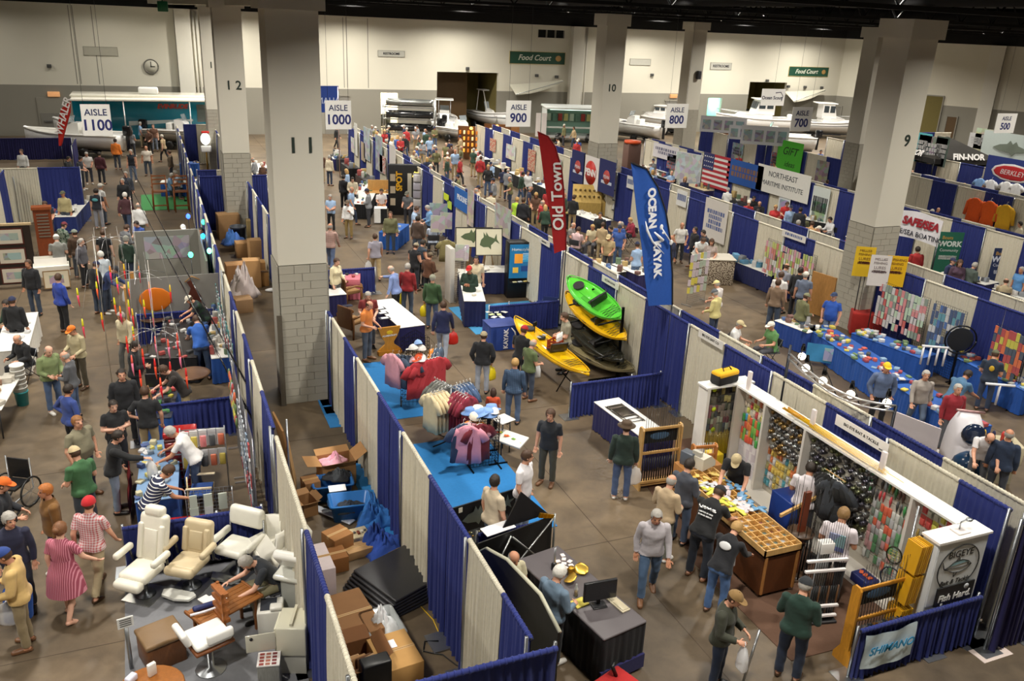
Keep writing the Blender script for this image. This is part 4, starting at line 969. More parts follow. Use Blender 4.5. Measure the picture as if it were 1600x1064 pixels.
for i in range(3):sheetbox('lure_card',(11.1,9.3+.1*i,.285),.1,.07,.02,'e06840','orange lure in the dark blue tray','tackle',20*i,'plastic','orange lures in blue tray')
for i,(x,y,z,r_)in enumerate(((11.2,9.0,.95,.13),(11.05,8.85,.62,.17))):
 t=thing('landing_net',['yellow-rimmed landing net','round dark reel spool display'][i]+' by the blue pole of the slatwall end','net',(x,y,z),-70)
 obj('hoop',MB().tube([(r_*math.cos(a),0,r_*1.2*math.sin(a))for a in[2*PI*k/20 for k in range(21)]],.014,6),'plastic',t,['2a2a1a','20283a'][i]);obj('mesh_web',grid_mesh(r_*1.3,r_*1.3,.05,.003).xf(Matrix.Translation((-r_*.65,0,-r_*.65))),'plastic',t,['c0b860','5a6478'][i])
tag(obj('steel_pole',MB().tube([(10.55,8.2,0),(11.0,8.6,2.2)],.018,8),'metal',None,'steel'),'thin steel pole leaning beside the golden rod rack','pole')
tag(obj('blue_rod_tube',MB().tube([(10.85,8.35,0),(11.05,8.45,1.5)],.06,8),'plastic',None,'232c70'),'dark blue tube leaning at the slatwall end','tube')
pine_rack((9.85,8.0),1.0,1.45,'golden wooden rod rack in the lower right corner',0,col='c88a28',depth=.4,n=16,rods='2a2620',rodlab='thin rod in the golden wooden rack',grp='rods in golden rack',poster='101012',rl=1.7)
for i in range(8):hang('fishing_reel',(9.5+i*.1,7.86,.8),0,['c0c0c0','4a5a6a','c89030'][i%3],'reel clipped to the golden wooden rack','reels on golden rack','metal')
for r_ in range(3):
 for i in range(6):
  x,z=10.42+.03*r_*0+i*.012,[1.55,1.0,.4][r_]
  t=tag(obj('lure_box',MB().box(-.0125,.0125,-.14,.14,0,.5),'plastic',None,['d8a020','c89018','e0ac30'][i%3],(10.27-.05*r_+i*.042,7.96,z),(0,R(5),0)),'flat yellow lure box in the %s tier beside the white sign cabinet'%['top','middle','bottom'][r_],'box','yellow lure boxes %d'%r_)
t=thing('sign_cabinet','white cabinet with oval fish emblem and BIGEYE lettering','cabinet',(0,0,0))
cb=obj('cabinet_body',MB().rbox(10.55,11.62,7.74,8.04,.02,2.1,.012,2),'paint',t,'cfd2d4');obj('cabinet_top',MB().box(10.52,11.65,7.71,8.06,2.1,2.14),'paint',t,'f2eeea')
fr=obj('front_sheet',MB().box(10.57,11.6,7.732,7.742,.95,2.08),'paint',t,'d6dadc')
ov=MB();cx,cz=11.08,1.6
ov.tube([(cx+.43*math.cos(a),7.728,cz+.4*math.sin(a))for a in[2*PI*k/40 for k in range(41)]],.009,5);obj('oval_ring',ov,'paint',fr,'15181a')
text('lettering','BIGEYE',.17,'paint','15181a',fr,(cx,7.73,cz+.24));text('lettering','Bait & Tackle',.12,'paint','15181a',fr,(cx,7.73,cz-.27),shear=.25)
fo=[(-.3,0),(-.22,.03),(-.1,.11),(.06,.12),(.2,.07),(.28,.0),(.2,-.07),(.05,-.11),(-.1,-.09),(-.22,-.03),(-.3,0)]
fm=MB().tube([(cx+x,7.728,cz+z)for x,z in fo],.006,5);fm.tube([(cx-.3,7.728,cz),(cx-.36,7.728,cz+.14),(cx-.32,7.728,cz),(cx-.36,7.728,cz-.14),(cx-.3,7.728,cz)],.007,5)
fm.tube([(cx+.28,7.728,cz),(cx+.1,7.728,cz-.02),(cx-.1,7.728,cz-.01),(cx-.28,7.728,cz)],.004,5);fm.tube([(cx+.0,7.728,cz+.12),(cx-.02,7.728,cz+.19),(cx-.07,7.728,cz+.12)],.006,5);fm.tube([(cx,7.728,cz-.11),(cx-.06,7.728,cz-.18),(cx-.07,7.728,cz-.1)],.006,5)
obj('fish_emblem',fm,'paint',fr,'15181a');obj('fish_back',MB().prism([(cx-.2,cz+.03),(cx-.1,cz+.1),(cx+.06,cz+.11),(cx+.2,cz+.06),(cx+.05,cz+.05)],7.726,7.73,'y'),'paint',fr,'8fb8c4');obj('fish_eye',MB().ell((cx+.2,7.727,cz+.025),(.018,.004,.018),10,5),'paint',fr,'15181a')
tag(obj('pump_bottle_base',MB().rbox(11.0,11.25,7.78,7.98,2.14,2.17,.01,2),'paint',None,'ece4e0'),'white square plate on top of the sign cabinet','plate')
tag(obj('desk_lamp',MB().tube([(11.12,7.9,2.17),(11.12,7.9,2.3),(11.2,7.86,2.36)],.012,6).ell((11.22,7.85,2.35),(.06,.05,.03),10,6),'metal',None,'steel'),'small metal clamp lamp on the white sign cabinet','lamp')
t=board('black_sign','black sign reading Fish Hard under the fish emblem','sign',.8,.34,(11.12,7.7,1.1),0,'141416',.02);text('lettering','Fish Hard.',.17,'paint','e4e4e2',t,(0,-.004,-.04),shear=.12,bold=.004)
obj('round_badge',MB().tube([(.22,-.002,.1),(.22,-.006,.1)],.05,16),'paint',t,'b8bcc0')
t=board('brown_sign','brown sign with red blade lettering below the Fish Hard sign','sign',.82,.3,(11.08,7.7,.74),0,'6f5f48',.02);text('lettering','Scientific',.14,'paint','9c2a20',t,(.02,-.004,.02),shear=.2);lines(t,1,.5,.1,'3a3026',-.004,top=-.8)
t=banner_cloth('cloth_banner','white cloth banner with blue SHIMANO lettering on low blue curtain',1.02,.62,(9.78,7.6,.55),0,'cfe0e8',sag=.06);text('lettering','SHIMANO',.2,'paint','2f9ad0',t,(.02,-.055,.0),shear=.2,bold=.004)
tag(obj('floor_sheet',MB().box(11.55,12.2,7.2,7.55,.002,.01),'paper',None,'d0c0b8',rot=(0,0,0)),'pale paper sheet on the floor below the slanting pole','paper')
tag(obj('metal_handle',MB().tube([F(1187,984,.98),F(1158,1075,.05)],.02,8),'metal',None,'lgrey'),'thin grey rod tube carried by the man in olive jacket','rod tube')
# boat seat booth, lower left
def boat_seat(px,py,hd,label,col,style,arms=True):
 p=F(px,py,0);t=thing('boat_chair',label,'seat',p,hd-23-90)
 obj('base_plate',MB().box(-.27,.27,-.27,.27,.012,.03),'metal',t,'b8b8b0');obj('pedestal',MB().lathe([(.17,.03),(.16,.05),(.05,.07),(.045,.4),(.12,.42)],16),'metal',t,'dgrey')
 w_=.30
 if style in('high','mid'):
  h={'high':.86,'mid':.62}[style]
  obj('seat_cushion',MB().rbox(-w_*.88,w_*.88,-.26,.30,.42,.58,.07,4),'vinyl',t,col)
  b=obj('backrest',MB().rbox(-w_*.88,w_*.88,-.08,.1,0,h,.08,4),'vinyl',t,col,(0,-.27,.5),(R(14),0,0))
  for x in(-.2,.2):obj('side_bolster',MB().rbox(x-.05,x+.05,.06,.14,.06,h*.8,.035,3),'vinyl',b,col)
  obj('centre_panel',MB().rbox(-.13,.13,.07,.115,.1,h*.7,.02,2),'vinyl',b,col)
  if style=='high':
   obj('headrest',MB().rbox(-.18,.18,-.07,.11,h-.06,h+.13,.07,4),'vinyl',t,col,(0,-.27,.5),(R(14),0,0))
   obj('leg_rest',MB().rbox(-w_*.85,w_*.85,.26,.46,.36,.52,.07,4),'vinyl',t,col)
  else:obj('seat_roll',MB().rbox(-w_*.9,w_*.9,.22,.38,.42,.59,.075,4),'vinyl',t,col);obj('footrest',MB().prism([(-.3,.34),(-.22,.28),(.22,.28),(.3,.34),(.25,.48),(0,.53),(-.25,.48)],.10,.14),'plastic',t,'d8d8d0')
  for x in(-1,1):obj('armrest',MB().rbox(x*.36-.055,x*.36+.055,-.24,.2,.72,.84,.05,3),'vinyl',t,col);obj('arm_strut',MB().tube([(x*.34,-.2,.5),(x*.36,-.16,.75)],.022,6),'metal',t,'dgrey')
 elif style=='flip':
  obj('seat_cushion',MB().rbox(-.28,.28,-.24,.3,.46,.6,.065,4),'vinyl',t,col);obj('backrest',MB().rbox(-.34,.34,-.09,.08,0,.36,.08,4),'vinyl',t,col,(0,-.3,.76),(R(10),0,0))
  for x in(-1,1):obj('side_arm',MB().rbox(x*.36-.05,x*.36+.05,-.3,.22,.58,.72,.05,3),'vinyl',t,col);obj('arm_bracket',MB().tube([(x*.33,.1,.5),(x*.35,-.3,.66),(x*.34,-.32,.95)],.02,6),'metal',t,'steel')
  obj('footrest',MB().prism([(-.28,.34),(.28,.34),(.2,.5),(-.2,.5)],.12,.16),'metal',t,'d0d0c8')
 else:
  pr=[]
  for k in range(17):
   a=PI*k/16;pr.append((math.cos(a),-math.sin(a)))
  rings=[[(x*.30,y*.3-.0,.44)for x,y in pr]+[(-.28,.3,.44),(.28,.3,.44)],[(x*.36,y*.36,.66)for x,y in pr]+[(-.33,.26,.62),(.33,.26,.62)],[(x*.37,y*.38,.98)for x,y in pr]+[(-.3,.0,.7),(.3,.0,.7)]]
  rings2=[[(x*.26,y*.24,.5)for x,y in pr]+[(-.25,.26,.5),(.25,.26,.5)],[(x*.29,y*.29,.66)for x,y in pr]+[(-.27,.24,.62),(.27,.24,.62)],[(x*.31,y*.31,.97)for x,y in pr]+[(-.25,.0,.7),(.25,.0,.7)]]
  obj('bucket_shell',MB().loft(rings+list(reversed(rings2)),cap=True),'vinyl',t,col);obj('seat_cushion',MB().rbox(-.24,.24,-.2,.3,.48,.6,.05,3),'vinyl',t,col);obj('back_pad',MB().rbox(-.22,.22,-.05,.06,0,.4,.05,3),'vinyl',t,col,(0,-.27,.6),(R(12),0,0))
 return t
boat_seat(228,930,255,'white high-backed boat seat with headrest and leg rest','e6e2d2','high')
boat_seat(300,917,258,'tan boat seat with curved footrest','c9b896','mid')
boat_seat(374,893,252,'white flip-back boat seat on pedestal beside the low curtain','eceade','flip')
boat_seat(425,895,215,'white bucket boat seat behind the bending man','ebe8dc','bucket')
boat_seat(452,905,215,'cream bucket boat seat against the curtain wall','e4e0d0','bucket')
a,b=F(302,965,.62),F(386,920,.62)
t=thing('teak_table','folding teak table with papers in front of the bending man','table',((a.x+b.x)/2+.05,(a.y+b.y)/2-.05,0),math.degrees(math.atan2(b.y-a.y,b.x-a.x)))
L_=(b-a).length+.1
for i in range(6):obj('plank',MB().rbox(-L_/2,L_/2,-.27+.09*i,-.27+.09*i+.086,.6,.63,.006,2),'wood',t,'9a6230')
for x in(-L_/2,L_/2-.04):obj('end_rail',MB().rbox(x,x+.04,-.28,.28,.6,.65,.008,2),'wood',t,'8a5426')
for sx in(-1,1):
 for sy in(-1,1):obj('leg',MB().box(sx*(L_/2-.12)-.02,sx*(L_/2-.12)+.02,sy*.2-.02,sy*.2+.02,0,.6),'wood',t,'8a5426')
p=F(336,935,.66);sheetbox('booklet',(p.x,p.y,.655),.3,.22,.006,'f0f0ee','white papers spread on the teak table','papers',20);sheetbox('booklet',(p.x-.14,p.y+.02,.655),.16,.2,.01,'d8d4d0','brochure with round emblem on the teak table','brochure',30)
p=F(318,950,.66);t=thing('rod_holder','navy and white rod holder fittings on the teak table','fitting',(p.x,p.y,.655),10);obj('cup',MB().rbox(-.16,.16,-.05,.05,0,.07,.03,3),'plastic',t,'1f2858');obj('tube',MB().tube([(-.22,-.1,.02),(.0,-.12,.025),(.22,-.1,.02)],.02,8),'plastic',t,'e8e6ee')
p=F(412,908,.7)
p=F(330,1045,0);t=thing('fighting_chair','white cushioned teak swivel chair with ladder back','chair',p,20)
obj('seat_frame',MB().rbox(-.3,.3,-.28,.28,.52,.58,.04,3),'wood',t,'7a4622');obj('seat_cushion',MB().rbox(-.28,.28,-.26,.26,.58,.68,.05,4),'vinyl',t,'f2f0ea')
obj('side_cushion',MB().rbox(-.05,.05,-.2,.2,0,.24,.04,3),'vinyl',t,'f2f0ea',(-.32,.05,.66),(0,R(-18),0));obj('low_backrest',MB().rbox(-.2,.2,-.05,.05,0,.16,.04,3),'vinyl',t,'eeece6',(.08,-.27,.66),(R(-6),0,0))
obj('pedestal',MB().lathe([(.24,0),(.22,.03),(.05,.06),(.05,.5)],14),'metal',t,'steel')
for sx in(.3,.38):obj('ladder_post',MB().box(sx-.02,sx+.02,.08+(sx-.3)*4,.12+(sx-.3)*4,.5,1.15),'wood',t,'9a5c2c')
for i in range(4):obj('ladder_slat',MB().box(.285,.395,.08,.45,.62+.15*i,.68+.15*i),'wood',t,'9a5c2c')
p=F(255,1028,0);t=thing('storage_box','brown padded storage box beside the teak table','box',p,18);obj('box_body',MB().rbox(-.28,.28,-.26,.26,0,.42,.02,2),'wood',t,'6e4424');obj('lid',MB().rbox(-.3,.3,-.28,.28,.42,.5,.03,3),'vinyl',t,'7d6242')
p=F(235,1075,.7);t=thing('round_table','round teak table with small fittings at the lower left edge','table',(p.x,p.y,0));obj('tabletop',MB().lathe([(.42,.68),(.44,.7),(.42,.72)],28),'wood',t,'a0622a');obj('pedestal',MB().lathe([(.2,0),(.05,.05),(.05,.68)],14),'metal',t,'steel')
q=F(238,1052,.75);sheetbox('speaker_fitting',(q.x,q.y,.72),.12,.06,.2,'e8e6de','small white square fitting on the round teak table','fitting',30,'plastic',r=.015)
q=F(205,1062,.75);sheetbox('fitting_block',(q.x,q.y,.72),.16,.1,.1,'d8d8e8','white and blue fitting at the edge of the round teak table','fitting',50,'plastic',r=.02)
p=F(206,1045,0);t=thing('price_sign','small white price sign on a chrome post','sign',(p.x,p.y,0),10);obj('post',MB().tube([(0,0,0),(0,0,.75)],.03,10),'metal',t,'steel');c_=obj('card',MB().box(-.11,.11,-.01,.01,.76,.93),'paper',t,'dcdcd8');
for i in range(4):obj('printed_line',MB().box(-.08,.08,-.014,-.01,.79+.035*i,.805+.035*i),'paint',c_,'5a5a58')
p=F(450,1040,0);t=thing('boat_cabinet','cream boat cabinet with open door and drawers','cabinet',(p.x+.12,p.y,0),-20)
obj('cabinet_body',MB().rbox(-.22,.22,-.25,.25,.35,.85,.02,2),'gel',t,'d8d4be');obj('base',MB().box(-.2,.2,-.22,.22,0,.35),'gel',t,'b8b6aa')
d=obj('door',MB().rbox(-.42,0,-.01,.01,0,.3,.008,2),'gel',t,'d8d4c0',(-.22,-.25,.5),(0,0,R(15)));obj('latch',MB().tube([(-.34,-.02,.24),(-.34,.0,.24)],.025,10),'plastic',d,'2a2a2a')
for i in range(3):obj('drawer',MB().box(-.25,-.22,-.2,.2,.38+.15*i,.5+.15*i),'gel',t,'e0dcc8')
obj('lid_stay',MB().box(-.02,.02,-.2,.25,.86,.9),'gel',t,'cfcab4')
p=F(458,965,0);t=thing('leaning_post_chair','white leaning post seat on a grey cooler base','seat',(p.x+.1,p.y+.1,0),-35);obj('cooler_base',MB().rbox(-.2,.2,-.2,.2,0,.75,.05,3),'gel',t,'a8aaa4');obj('seat_pan',MB().rbox(-.3,.3,-.26,.26,.75,.85,.05,3),'gel',t,'dcdcd2');obj('seat_cushion',MB().rbox(-.26,.26,-.06,.1,0,.42,.06,4),'vinyl',t,'f0efe9',(-.02,.02,.92),(R(38),0,0))
p=F(425,985,0);t=thing('cup_holder_console','white console with dark screen beside the seated man','console',(p.x,p.y,0),-10);obj('console_body',MB().rbox(-.2,.2,-.2,.2,0,.5,.03,2),'gel',t,'e6e4dc');obj('dark_screen',MB().box(-.15,.1,-.14,.16,.5,.51),'gel',t,'40434a');obj('cup_holder',MB().rbox(.0,.2,-.2,-.05,.5,.58,.03,2),'gel',t,'e6e4dc')
p=F(420,1030,.45);t=thing('sample_book','open sample book with red swatches on a small stand','book',(p.x,p.y,0),-12);obj('stand',MB().rbox(-.16,.16,-.14,.14,0,.44,.02,2),'wood',t,'8a8a84');pg=obj('page',MB().box(-.16,.16,-.15,.15,.44,.46),'paper',t,'e0dcd8')
for i in range(12):obj('swatch',MB().box(-.13+.09*(i%3),-.065+.09*(i%3),-.13+.07*(i//3),-.085+.07*(i//3),.46,.464),'paper',pg,['9a4a42','a86a58','7a3a3a'][i%3])
# corridor: cartons, tubs, foam sheets
def ctn(px,py,sx,sy,sz,label,rz=0,**k):p=F(px,py,0);return carton((p.x,p.y),sx,sy,sz,label,rz,**k)
ctn(526,752,.72,.5,.55,'open carton heaped with pink shirts',4,open_=True)
def heap(px,py,z,r_,label,cols,n=9,cat='clothing',h=.12,nm='folded_shirts'):
 p=F(px,py,z);rnd=random.Random(px+py);N=26;ph=[rnd.uniform(0,6.28)for _ in range(8)];t=thing(nm,label,cat,p)
 for c in range(min(3,len(cols))):
  ox,oy=(rnd.uniform(-.4,.4)*r_ if c else 0,rnd.uniform(-.4,.4)*r_ if c else 0);rings=[];rr=r_*(1 if c==0 else .6)
  for i in range(9):
   f=i/8;ring=[]
   for k in range(N):
    a=2*PI*k/N;w_=1+.16*math.sin(3*a+ph[0]+c)+.1*math.sin(7*a+ph[1])+.05*math.sin(13*a+ph[2]*f)
    zz=h*(1-f**1.7)*(1+.22*math.sin(5*a+ph[3]+9*f)+.16*math.sin(9*a-7*f+ph[4]))+.02*h*math.sin(17*a+f*20)
    ring.append((ox+rr*f*w_*math.cos(a),oy+rr*f*w_*.8*math.sin(a),max(0,zz*(1+.3*c))))
   rings.append(ring)
  obj('fold',MB().loft(list(reversed(rings)),cap=True),'fabric',t,cols[c%len(cols)])
 return t
heap(520,722,.45,.3,'pink shirts heaped in the open carton',['e0a8b8','eabcc8','d898ac'],12)
ctn(486,775,.32,.35,.4,'small brown carton left of the pink shirts',8,col='8a623a')
ctn(480,800,.3,.4,.3,'low carton with folded flaps beside the blue tubs',14,col='9a7248',open_=True)
tag(obj('cardboard_sheet',MB().box(-.02,.02,-.5,.5,0,1.25),'card',None,'card',F(462,735,0)+Vector((-.12,0,0)),(0,R(-9),R(4))),'tall cardboard sheet leaning on the left curtain wall','cardboard')
tag(obj('cardboard_sheet',MB().box(-.02,.02,-.35,.35,0,.9),'card',None,'b08a58',F(462,760,0),(0,R(-7),R(-8))),'shorter bent cardboard sheet leaning on the left curtain wall','cardboard')
def tub(px,py,sx,sy,sz,label,col,rz=0,mat='plastic',lidcol=None):
 p=F(px,py,0);t=thing('storage_tub',label,'tub',(p.x,p.y,0),rz)
 def ring(k,z):
  return[(x*k,y*k,z)for x,y in[(sx/2*(1 if i in(0,1,2,9,10,11)else-1)*(.93 if i%3!=1 else 1),0)for i in range(0)]]
 def rr(a,b,z,r=.06,n=4):
  o=[]
  for q,(cx,cy)in enumerate(((a-r,b-r),(-a+r,b-r),(-a+r,-b+r),(a-r,-b+r))):
   for i in range(n+1):th=(q+i/n)*PI/2;o.append((cx+r*math.cos(th),cy+r*math.sin(th),z))
  return o
 X,Y=sx/2,sy/2
 obj('tub_wall',MB().loft([rr(X*.82,Y*.82,.0),rr(X*.95,Y*.95,sz-.03),rr(X*1.04,Y*1.04,sz-.03),rr(X*1.04,Y*1.04,sz),rr(X*.93,Y*.93,sz),rr(X*.8,Y*.8,.02)]),mat,t,col)
 for s in(-1,1):obj('handle',MB().rbox(s*X*1.04-.02,s*X*1.04+.02,-.09,.09,sz-.08,sz-.03,.012,2),mat,t,col)
 return t
tub(547,805,.8,.55,.38,'blue plastic tub of dark shirts','2a6fb4',-6);heap(547,793,.2,.3,'dark shirts inside the blue tub',['262a30','303640'],8)
tub(520,775,.8,.55,.38,'second blue plastic tub behind, topped with black cloth','2a66a8',-4);heap(528,745,.36,.3,'black cloth piled on the second blue tub',['1c1d20','24262a','3a3d40'],8)
p=F(527,763,.4);tag(obj('paper_sheet',MB().box(-.17,.17,-.1,.1,0,.01),'paper',None,'f0f0f0',p,(R(8),0,R(-4))),'white paper lying on the second blue tub','paper')
p=F(520,805,.02);tag(obj('white_board',MB().rbox(-.09,.09,-.5,.5,0,.03,.01,2),'paint',None,'cfd3da',p,(0,0,R(38))),'long white lettered board lying beside the blue tubs','board')
ctn(528,862,.42,.42,.42,'brown carton standing askew beside the parts tray',24,col='96683a')
ctn(528,885,.3,.4,.3,'carton under the askew brown carton',5,col='8a5a2c')
ctn(503,925,.32,.8,.72,'tall white carton against the left curtain wall',3,col='cdbfc0')
p=F(556,842,.0);t=thing('parts_tray','wooden tray of small parts beside the blue cloth','tray',(p.x,p.y,0),8);obj('tray_body',MB().rbox(-.24,.24,-.17,.17,0,.14,.02,2),'wood',t,'d8c8a0')
for i in range(6):obj('part',MB().rbox(-.2+.07*i,-.15+.07*i,-.1+.03*(i%3),0,.14,.18,.01,2),'plastic',t,['7a3a20','e0d8c8','5a5a58'][i%3])
ctn(560,865,.5,.3,.16,'flat cardboard under the parts tray',10,col='a58258')
heap(590,815,0,.45,'bright blue cloth heaped against the curtain',['2f6fb8','2a64b0','3a7cc4'],14,'cloth',.3,'cloth_heap')
heap(600,858,0,.5,'deep blue cloth trailing along the corridor floor',['26489c','2a4ea8','20408c'],16,'cloth',.26,'cloth_heap')
ctn(623,872,.3,.26,.12,'small flattened carton beside the black foam sheets',24,col='c49a66')
p=F(618,925,0)
for i in range(6):
 tag(obj('foam_sheet',MB().rbox(-.62+.02*i,.62,-.62,.62-.015*i,0,.055,.02,2),'vinyl',None,'2e2e31',(p.x+.02*i-.05,p.y+.02*i,.057*i),(0,0,R(20+.8*i))),['bottom','second','third','fourth','fifth','topmost'][i]+' black foam sheet in the corridor stack','foam sheet','stacked foam sheets')
ctn(548,985,.72,1.15,.34,'long brown carton in the corridor beside the clear bin',8,col='8a623c')
tub(598,1000,.55,.75,.34,'clear plastic bin full of crumpled wrap','b8bcbc',6,'film');heap(598,985,.14,.3,'crumpled clear wrap filling the plastic bin',['d0d2d2','b0b6b8','e4e4e4'],14,'plastic wrap',.24,'plastic_wrap')
p=F(612,1050,0);carton((p.x+.05,p.y),.62,.8,.4,'tan carton with white labels at the corridor end',6,col='b58a50');q=F(611,1006,.41);tag(obj('shipping_label',MB().box(-.07,.07,-.09,.09,0,.004),'paper',None,'ece8ea',(q.x,q.y,.404),(0,0,R(5))),'white shipping label on the tan carton','label')
p=F(563,1055,0);carton((p.x,p.y),.5,.6,.4,'open brown carton with paper bags at the corridor end',4,open_=True,col='7a4f2a')
for i in range(4):
 q=F(555+i*8,1035,.35);tag(obj('paper_bag',MB().rbox(-.13,.13,-.03,.03,0,.36,.02,2),'card',None,['b08a60','a57c50','5c3c22','b8946a'][i],(q.x,q.y,.06),(R(-12),R(6*i-9),R(10*i))),'brown paper bag standing in the open carton at corridor end','bag','paper bags in carton')
p=F(570,1060,0);tag(obj('black_case',MB().rbox(-.22,.22,-.12,.12,0,.62,.03,2),'vinyl',None,'161617',(p.x+.08,p.y-.35,0),(0,0,R(5))),'black case at the bottom edge of the corridor','case')
p=F(690,1002,.015);t=thing('outlet_plate','grey floor outlet plate with black cable near the curtain','outlet',(p.x-.05,p.y,0),5);obj('plate',MB().box(-.16,.16,-.22,.22,.002,.03),'metal',t,'a4a6a6');obj('cable',MB().tube([(0,0,.035),(-.2,.1,.02),(-.3,-.1,.015),(-.05,-.3,.015),(.05,-.6,.015),(.2,-.75,.02)],.012,6),'plastic',t,'1a1a1a')
a,b=F(655,945,.01),F(690,998,.01);tag(obj('extension_cable',MB().tube([a,a.lerp(b,.5)+Vector((.06,.02,0)),b],.009,6),'plastic',None,'e0b820'),'yellow cord crossing the corridor floor','cord')
for i,(px,py,sx,sy,sz,c_,l)in enumerate(((395,447,.6,.5,1.0,'b58a58','tall carton standing in the upper corridor'),(372,440,.8,.6,.7,'a87c50','wide carton behind the pink packing paper'),(404,430,.5,.5,.55,'b08450','carton right of the tall carton in the corridor'),(404,408,.7,.5,.9,'b58c5c','long carton lying on others in the upper corridor'),(383,400,.7,.6,.6,'8f6a40','dull carton behind the long one'),(397,375,.55,.5,.9,'a8905e','greenish carton stack near column 12'),(358,372,.9,.7,1.1,'8c6a44','dark carton under white papers near column 12'),(412,445,.35,.4,.5,'a0743e','small carton at the right curtain of the upper corridor'))):
 ctn(px,py,sx,sy,sz,l,(i*7)%11-4,col=c_)
p=F(374,385,.0);t=thing('trash_bin','dark grey round bin among the corridor cartons','bin',(p.x,p.y,0));obj('bin_wall',MB().lathe([(.24,0),(.3,.8),(.33,.8),(.33,.86),(.28,.86),(.22,.05)],18),'plastic',t,'3a3e44');obj('rim',MB().lathe([(.33,.84),(.345,.86),(.33,.88),(.31,.86)],18,cap=False),'plastic',t,'44484e')
heap(364,380,.3,.5,'blue tarp bundle beside the grey bin',['3a62a8','3460a0'],8,'tarp',.4,'blue_tarp')
heap(378,462,.3,.55,'pinkish packing paper heaped on a carton',['c8bcb8','d4c8c4','bfb2ae'],12,'packing paper',.6,'packing_paper');ctn(380,485,.55,.6,.45,'carton under the pinkish packing paper',6,col='a5825c')
p=F(425,455,0);tag(obj('crumpled_paper',MB().ell((0,0,.05),(.25,.15,.06),9,5).ell((.15,.1,.04),(.15,.12,.05),8,5),'paper',None,'d8d8d6',p),'crumpled white paper on the corridor floor by column 11','paper')
tag(obj('leaning_plank',MB().box(-.06,.06,-.02,.02,0,2.4),'wood',None,'5a5348',(2.45,20.2,0),(0,R(0),0)),'grey plank standing against the base of column 11','plank')
tag(obj('grey_pole',MB().tube([(1.8,14.6,0),(1.8,14.6,2.3)],.018,8),'metal',None,'steel'),'lone grey pole standing in the corridor by the left curtain','pole')
t=thing('plywood_sheet','long plywood strip along the top of the curtain behind column 11','plywood',(3.75,0,0));obj('sheet',MB().box(0,.03,22,30,1.9,2.55),'wood',t,'c79a5c')
for y in(22.2,26,29.8):obj('post',MB().box(.03,.07,y-.03,y+.03,0,2.5),'wood',t,'b58a50')
# apparel booth right of the corridor
def grid_tower(px,py,label,w_=.6,h=1.75,rz=0,col='1a1a1a'):
 p=F(px,py,0);t=thing('grid_tower',label,'rack',(p.x,p.y,0),rz)
 for i in range(3 if h>1.2 else 4):obj('wire_panel',grid_mesh(w_,h,.1,.004),'metal',t,col,rot=(0,0,R(i*(120 if h>1.2 else 90))),loc=((-w_/2,-w_*.3,0),(w_/2,-w_*.3,0),(0,w_*.55,0))[i]if h>1.2 else((-w_/2,-w_/2,0),(w_/2,-w_/2,0),(w_/2,w_/2,0),(-w_/2,w_/2,0))[i])
 for x in(-w_/2,w_/2):obj('foot',MB().box(x-.02,x+.02,-.3,.3,.012,.035),'metal',t,col)
 return t,p
t,g=grid_tower(648,628,'tall black wire tower hung with caps and shirts',.7,1.85,-15)
HATM=HAIR['cap']
def hat_item(p,col,label,group,rz=0,sc=1.25,style='cap'):
 o=obj('sun_hat' if style=='hat' else 'baseball_cap',HAIR[style],'cloth',None,col,p,(R(random.uniform(-25,25)),0,R(rz)),(sc,sc,sc));return tag(o,label,'hat',group)
for i,(dx,z,c_)in enumerate(((0,1.75,'8fb0e0'),(-.12,1.65,'e8e4dc'),(.05,1.62,'f0e8e0'),(.02,1.4,'e05a30'),(.1,1.36,'f0ecea'),(-.1,1.3,'e8b8c0'),(-.05,1.2,'e8e0e0'))):
 hat_item((g.x+dx,g.y-.3,z-.1),c_,['pale blue cap at the top of the wire tower','white cap at left on the wire tower','cream cap below the pale blue one on the wire tower','orange cap on the wire tower','white cap beside the orange one on the wire tower','pink cap low on the wire tower','pale pink cap hanging lowest on the wire tower'][i],'caps on wire tower',40*i)
def shirt_row(p0,p1,z,n,cols,rz,label,group,**k):
 k.setdefault('sc',1.28)
 for i in range(n):
  q=p0.lerp(p1,i/max(1,n-1));hung_shirt((q.x,q.y,z),rz+random.uniform(-5,5),cols[i%len(cols)],label,group,**k)
A,B=F(636,558,1.35),F(672,578,1.35)
shirt_row(Vector((g.x-.55,g.y+.1,0)),Vector((g.x-.15,g.y-.15,0)),1.35,4,['e0a0ac','4a5a70','465468','3f4c60'],-60,'slate blue or pink T-shirt on the left arm of the wire tower','left shirts on wire tower')
shirt_row(Vector((g.x-.05,g.y-.42,0)),Vector((g.x+.5,g.y-.25,0)),1.28,7,['b03038','a82c34','b83840'],20,'red long T-shirt hanging on the wire tower','red shirts on wire tower',sc=1.4)
shirt_row(Vector((g.x+.45,g.y+.05,0)),Vector((g.x+.7,g.y+.1,0)),1.38,3,['e08a30','4a5a70','4a5a70'],60,'orange or slate T-shirt at the back of the wire tower','back shirts on wire tower')
c_=F(703,690,0);t=thing('clothes_rack','chrome four-way clothes rack of beige, maroon and blue shirts','rack',(c_.x,c_.y,0),0)
obj('column',MB().tube([(0,0,.05),(0,0,1.45)],.022,8),'metal',t,'steel')
for a in(20,110,200,290):
 v=Vector((math.cos(R(a)),math.sin(R(a)),0));obj('arm',MB().tube([(0,0,1.4),v*.55+Vector((0,0,1.4))],.012,6),'metal',t,'steel');obj('foot',MB().tube([(0,0,.05),v*.5+Vector((0,0,.02))],.016,6),'metal',t,'303030')
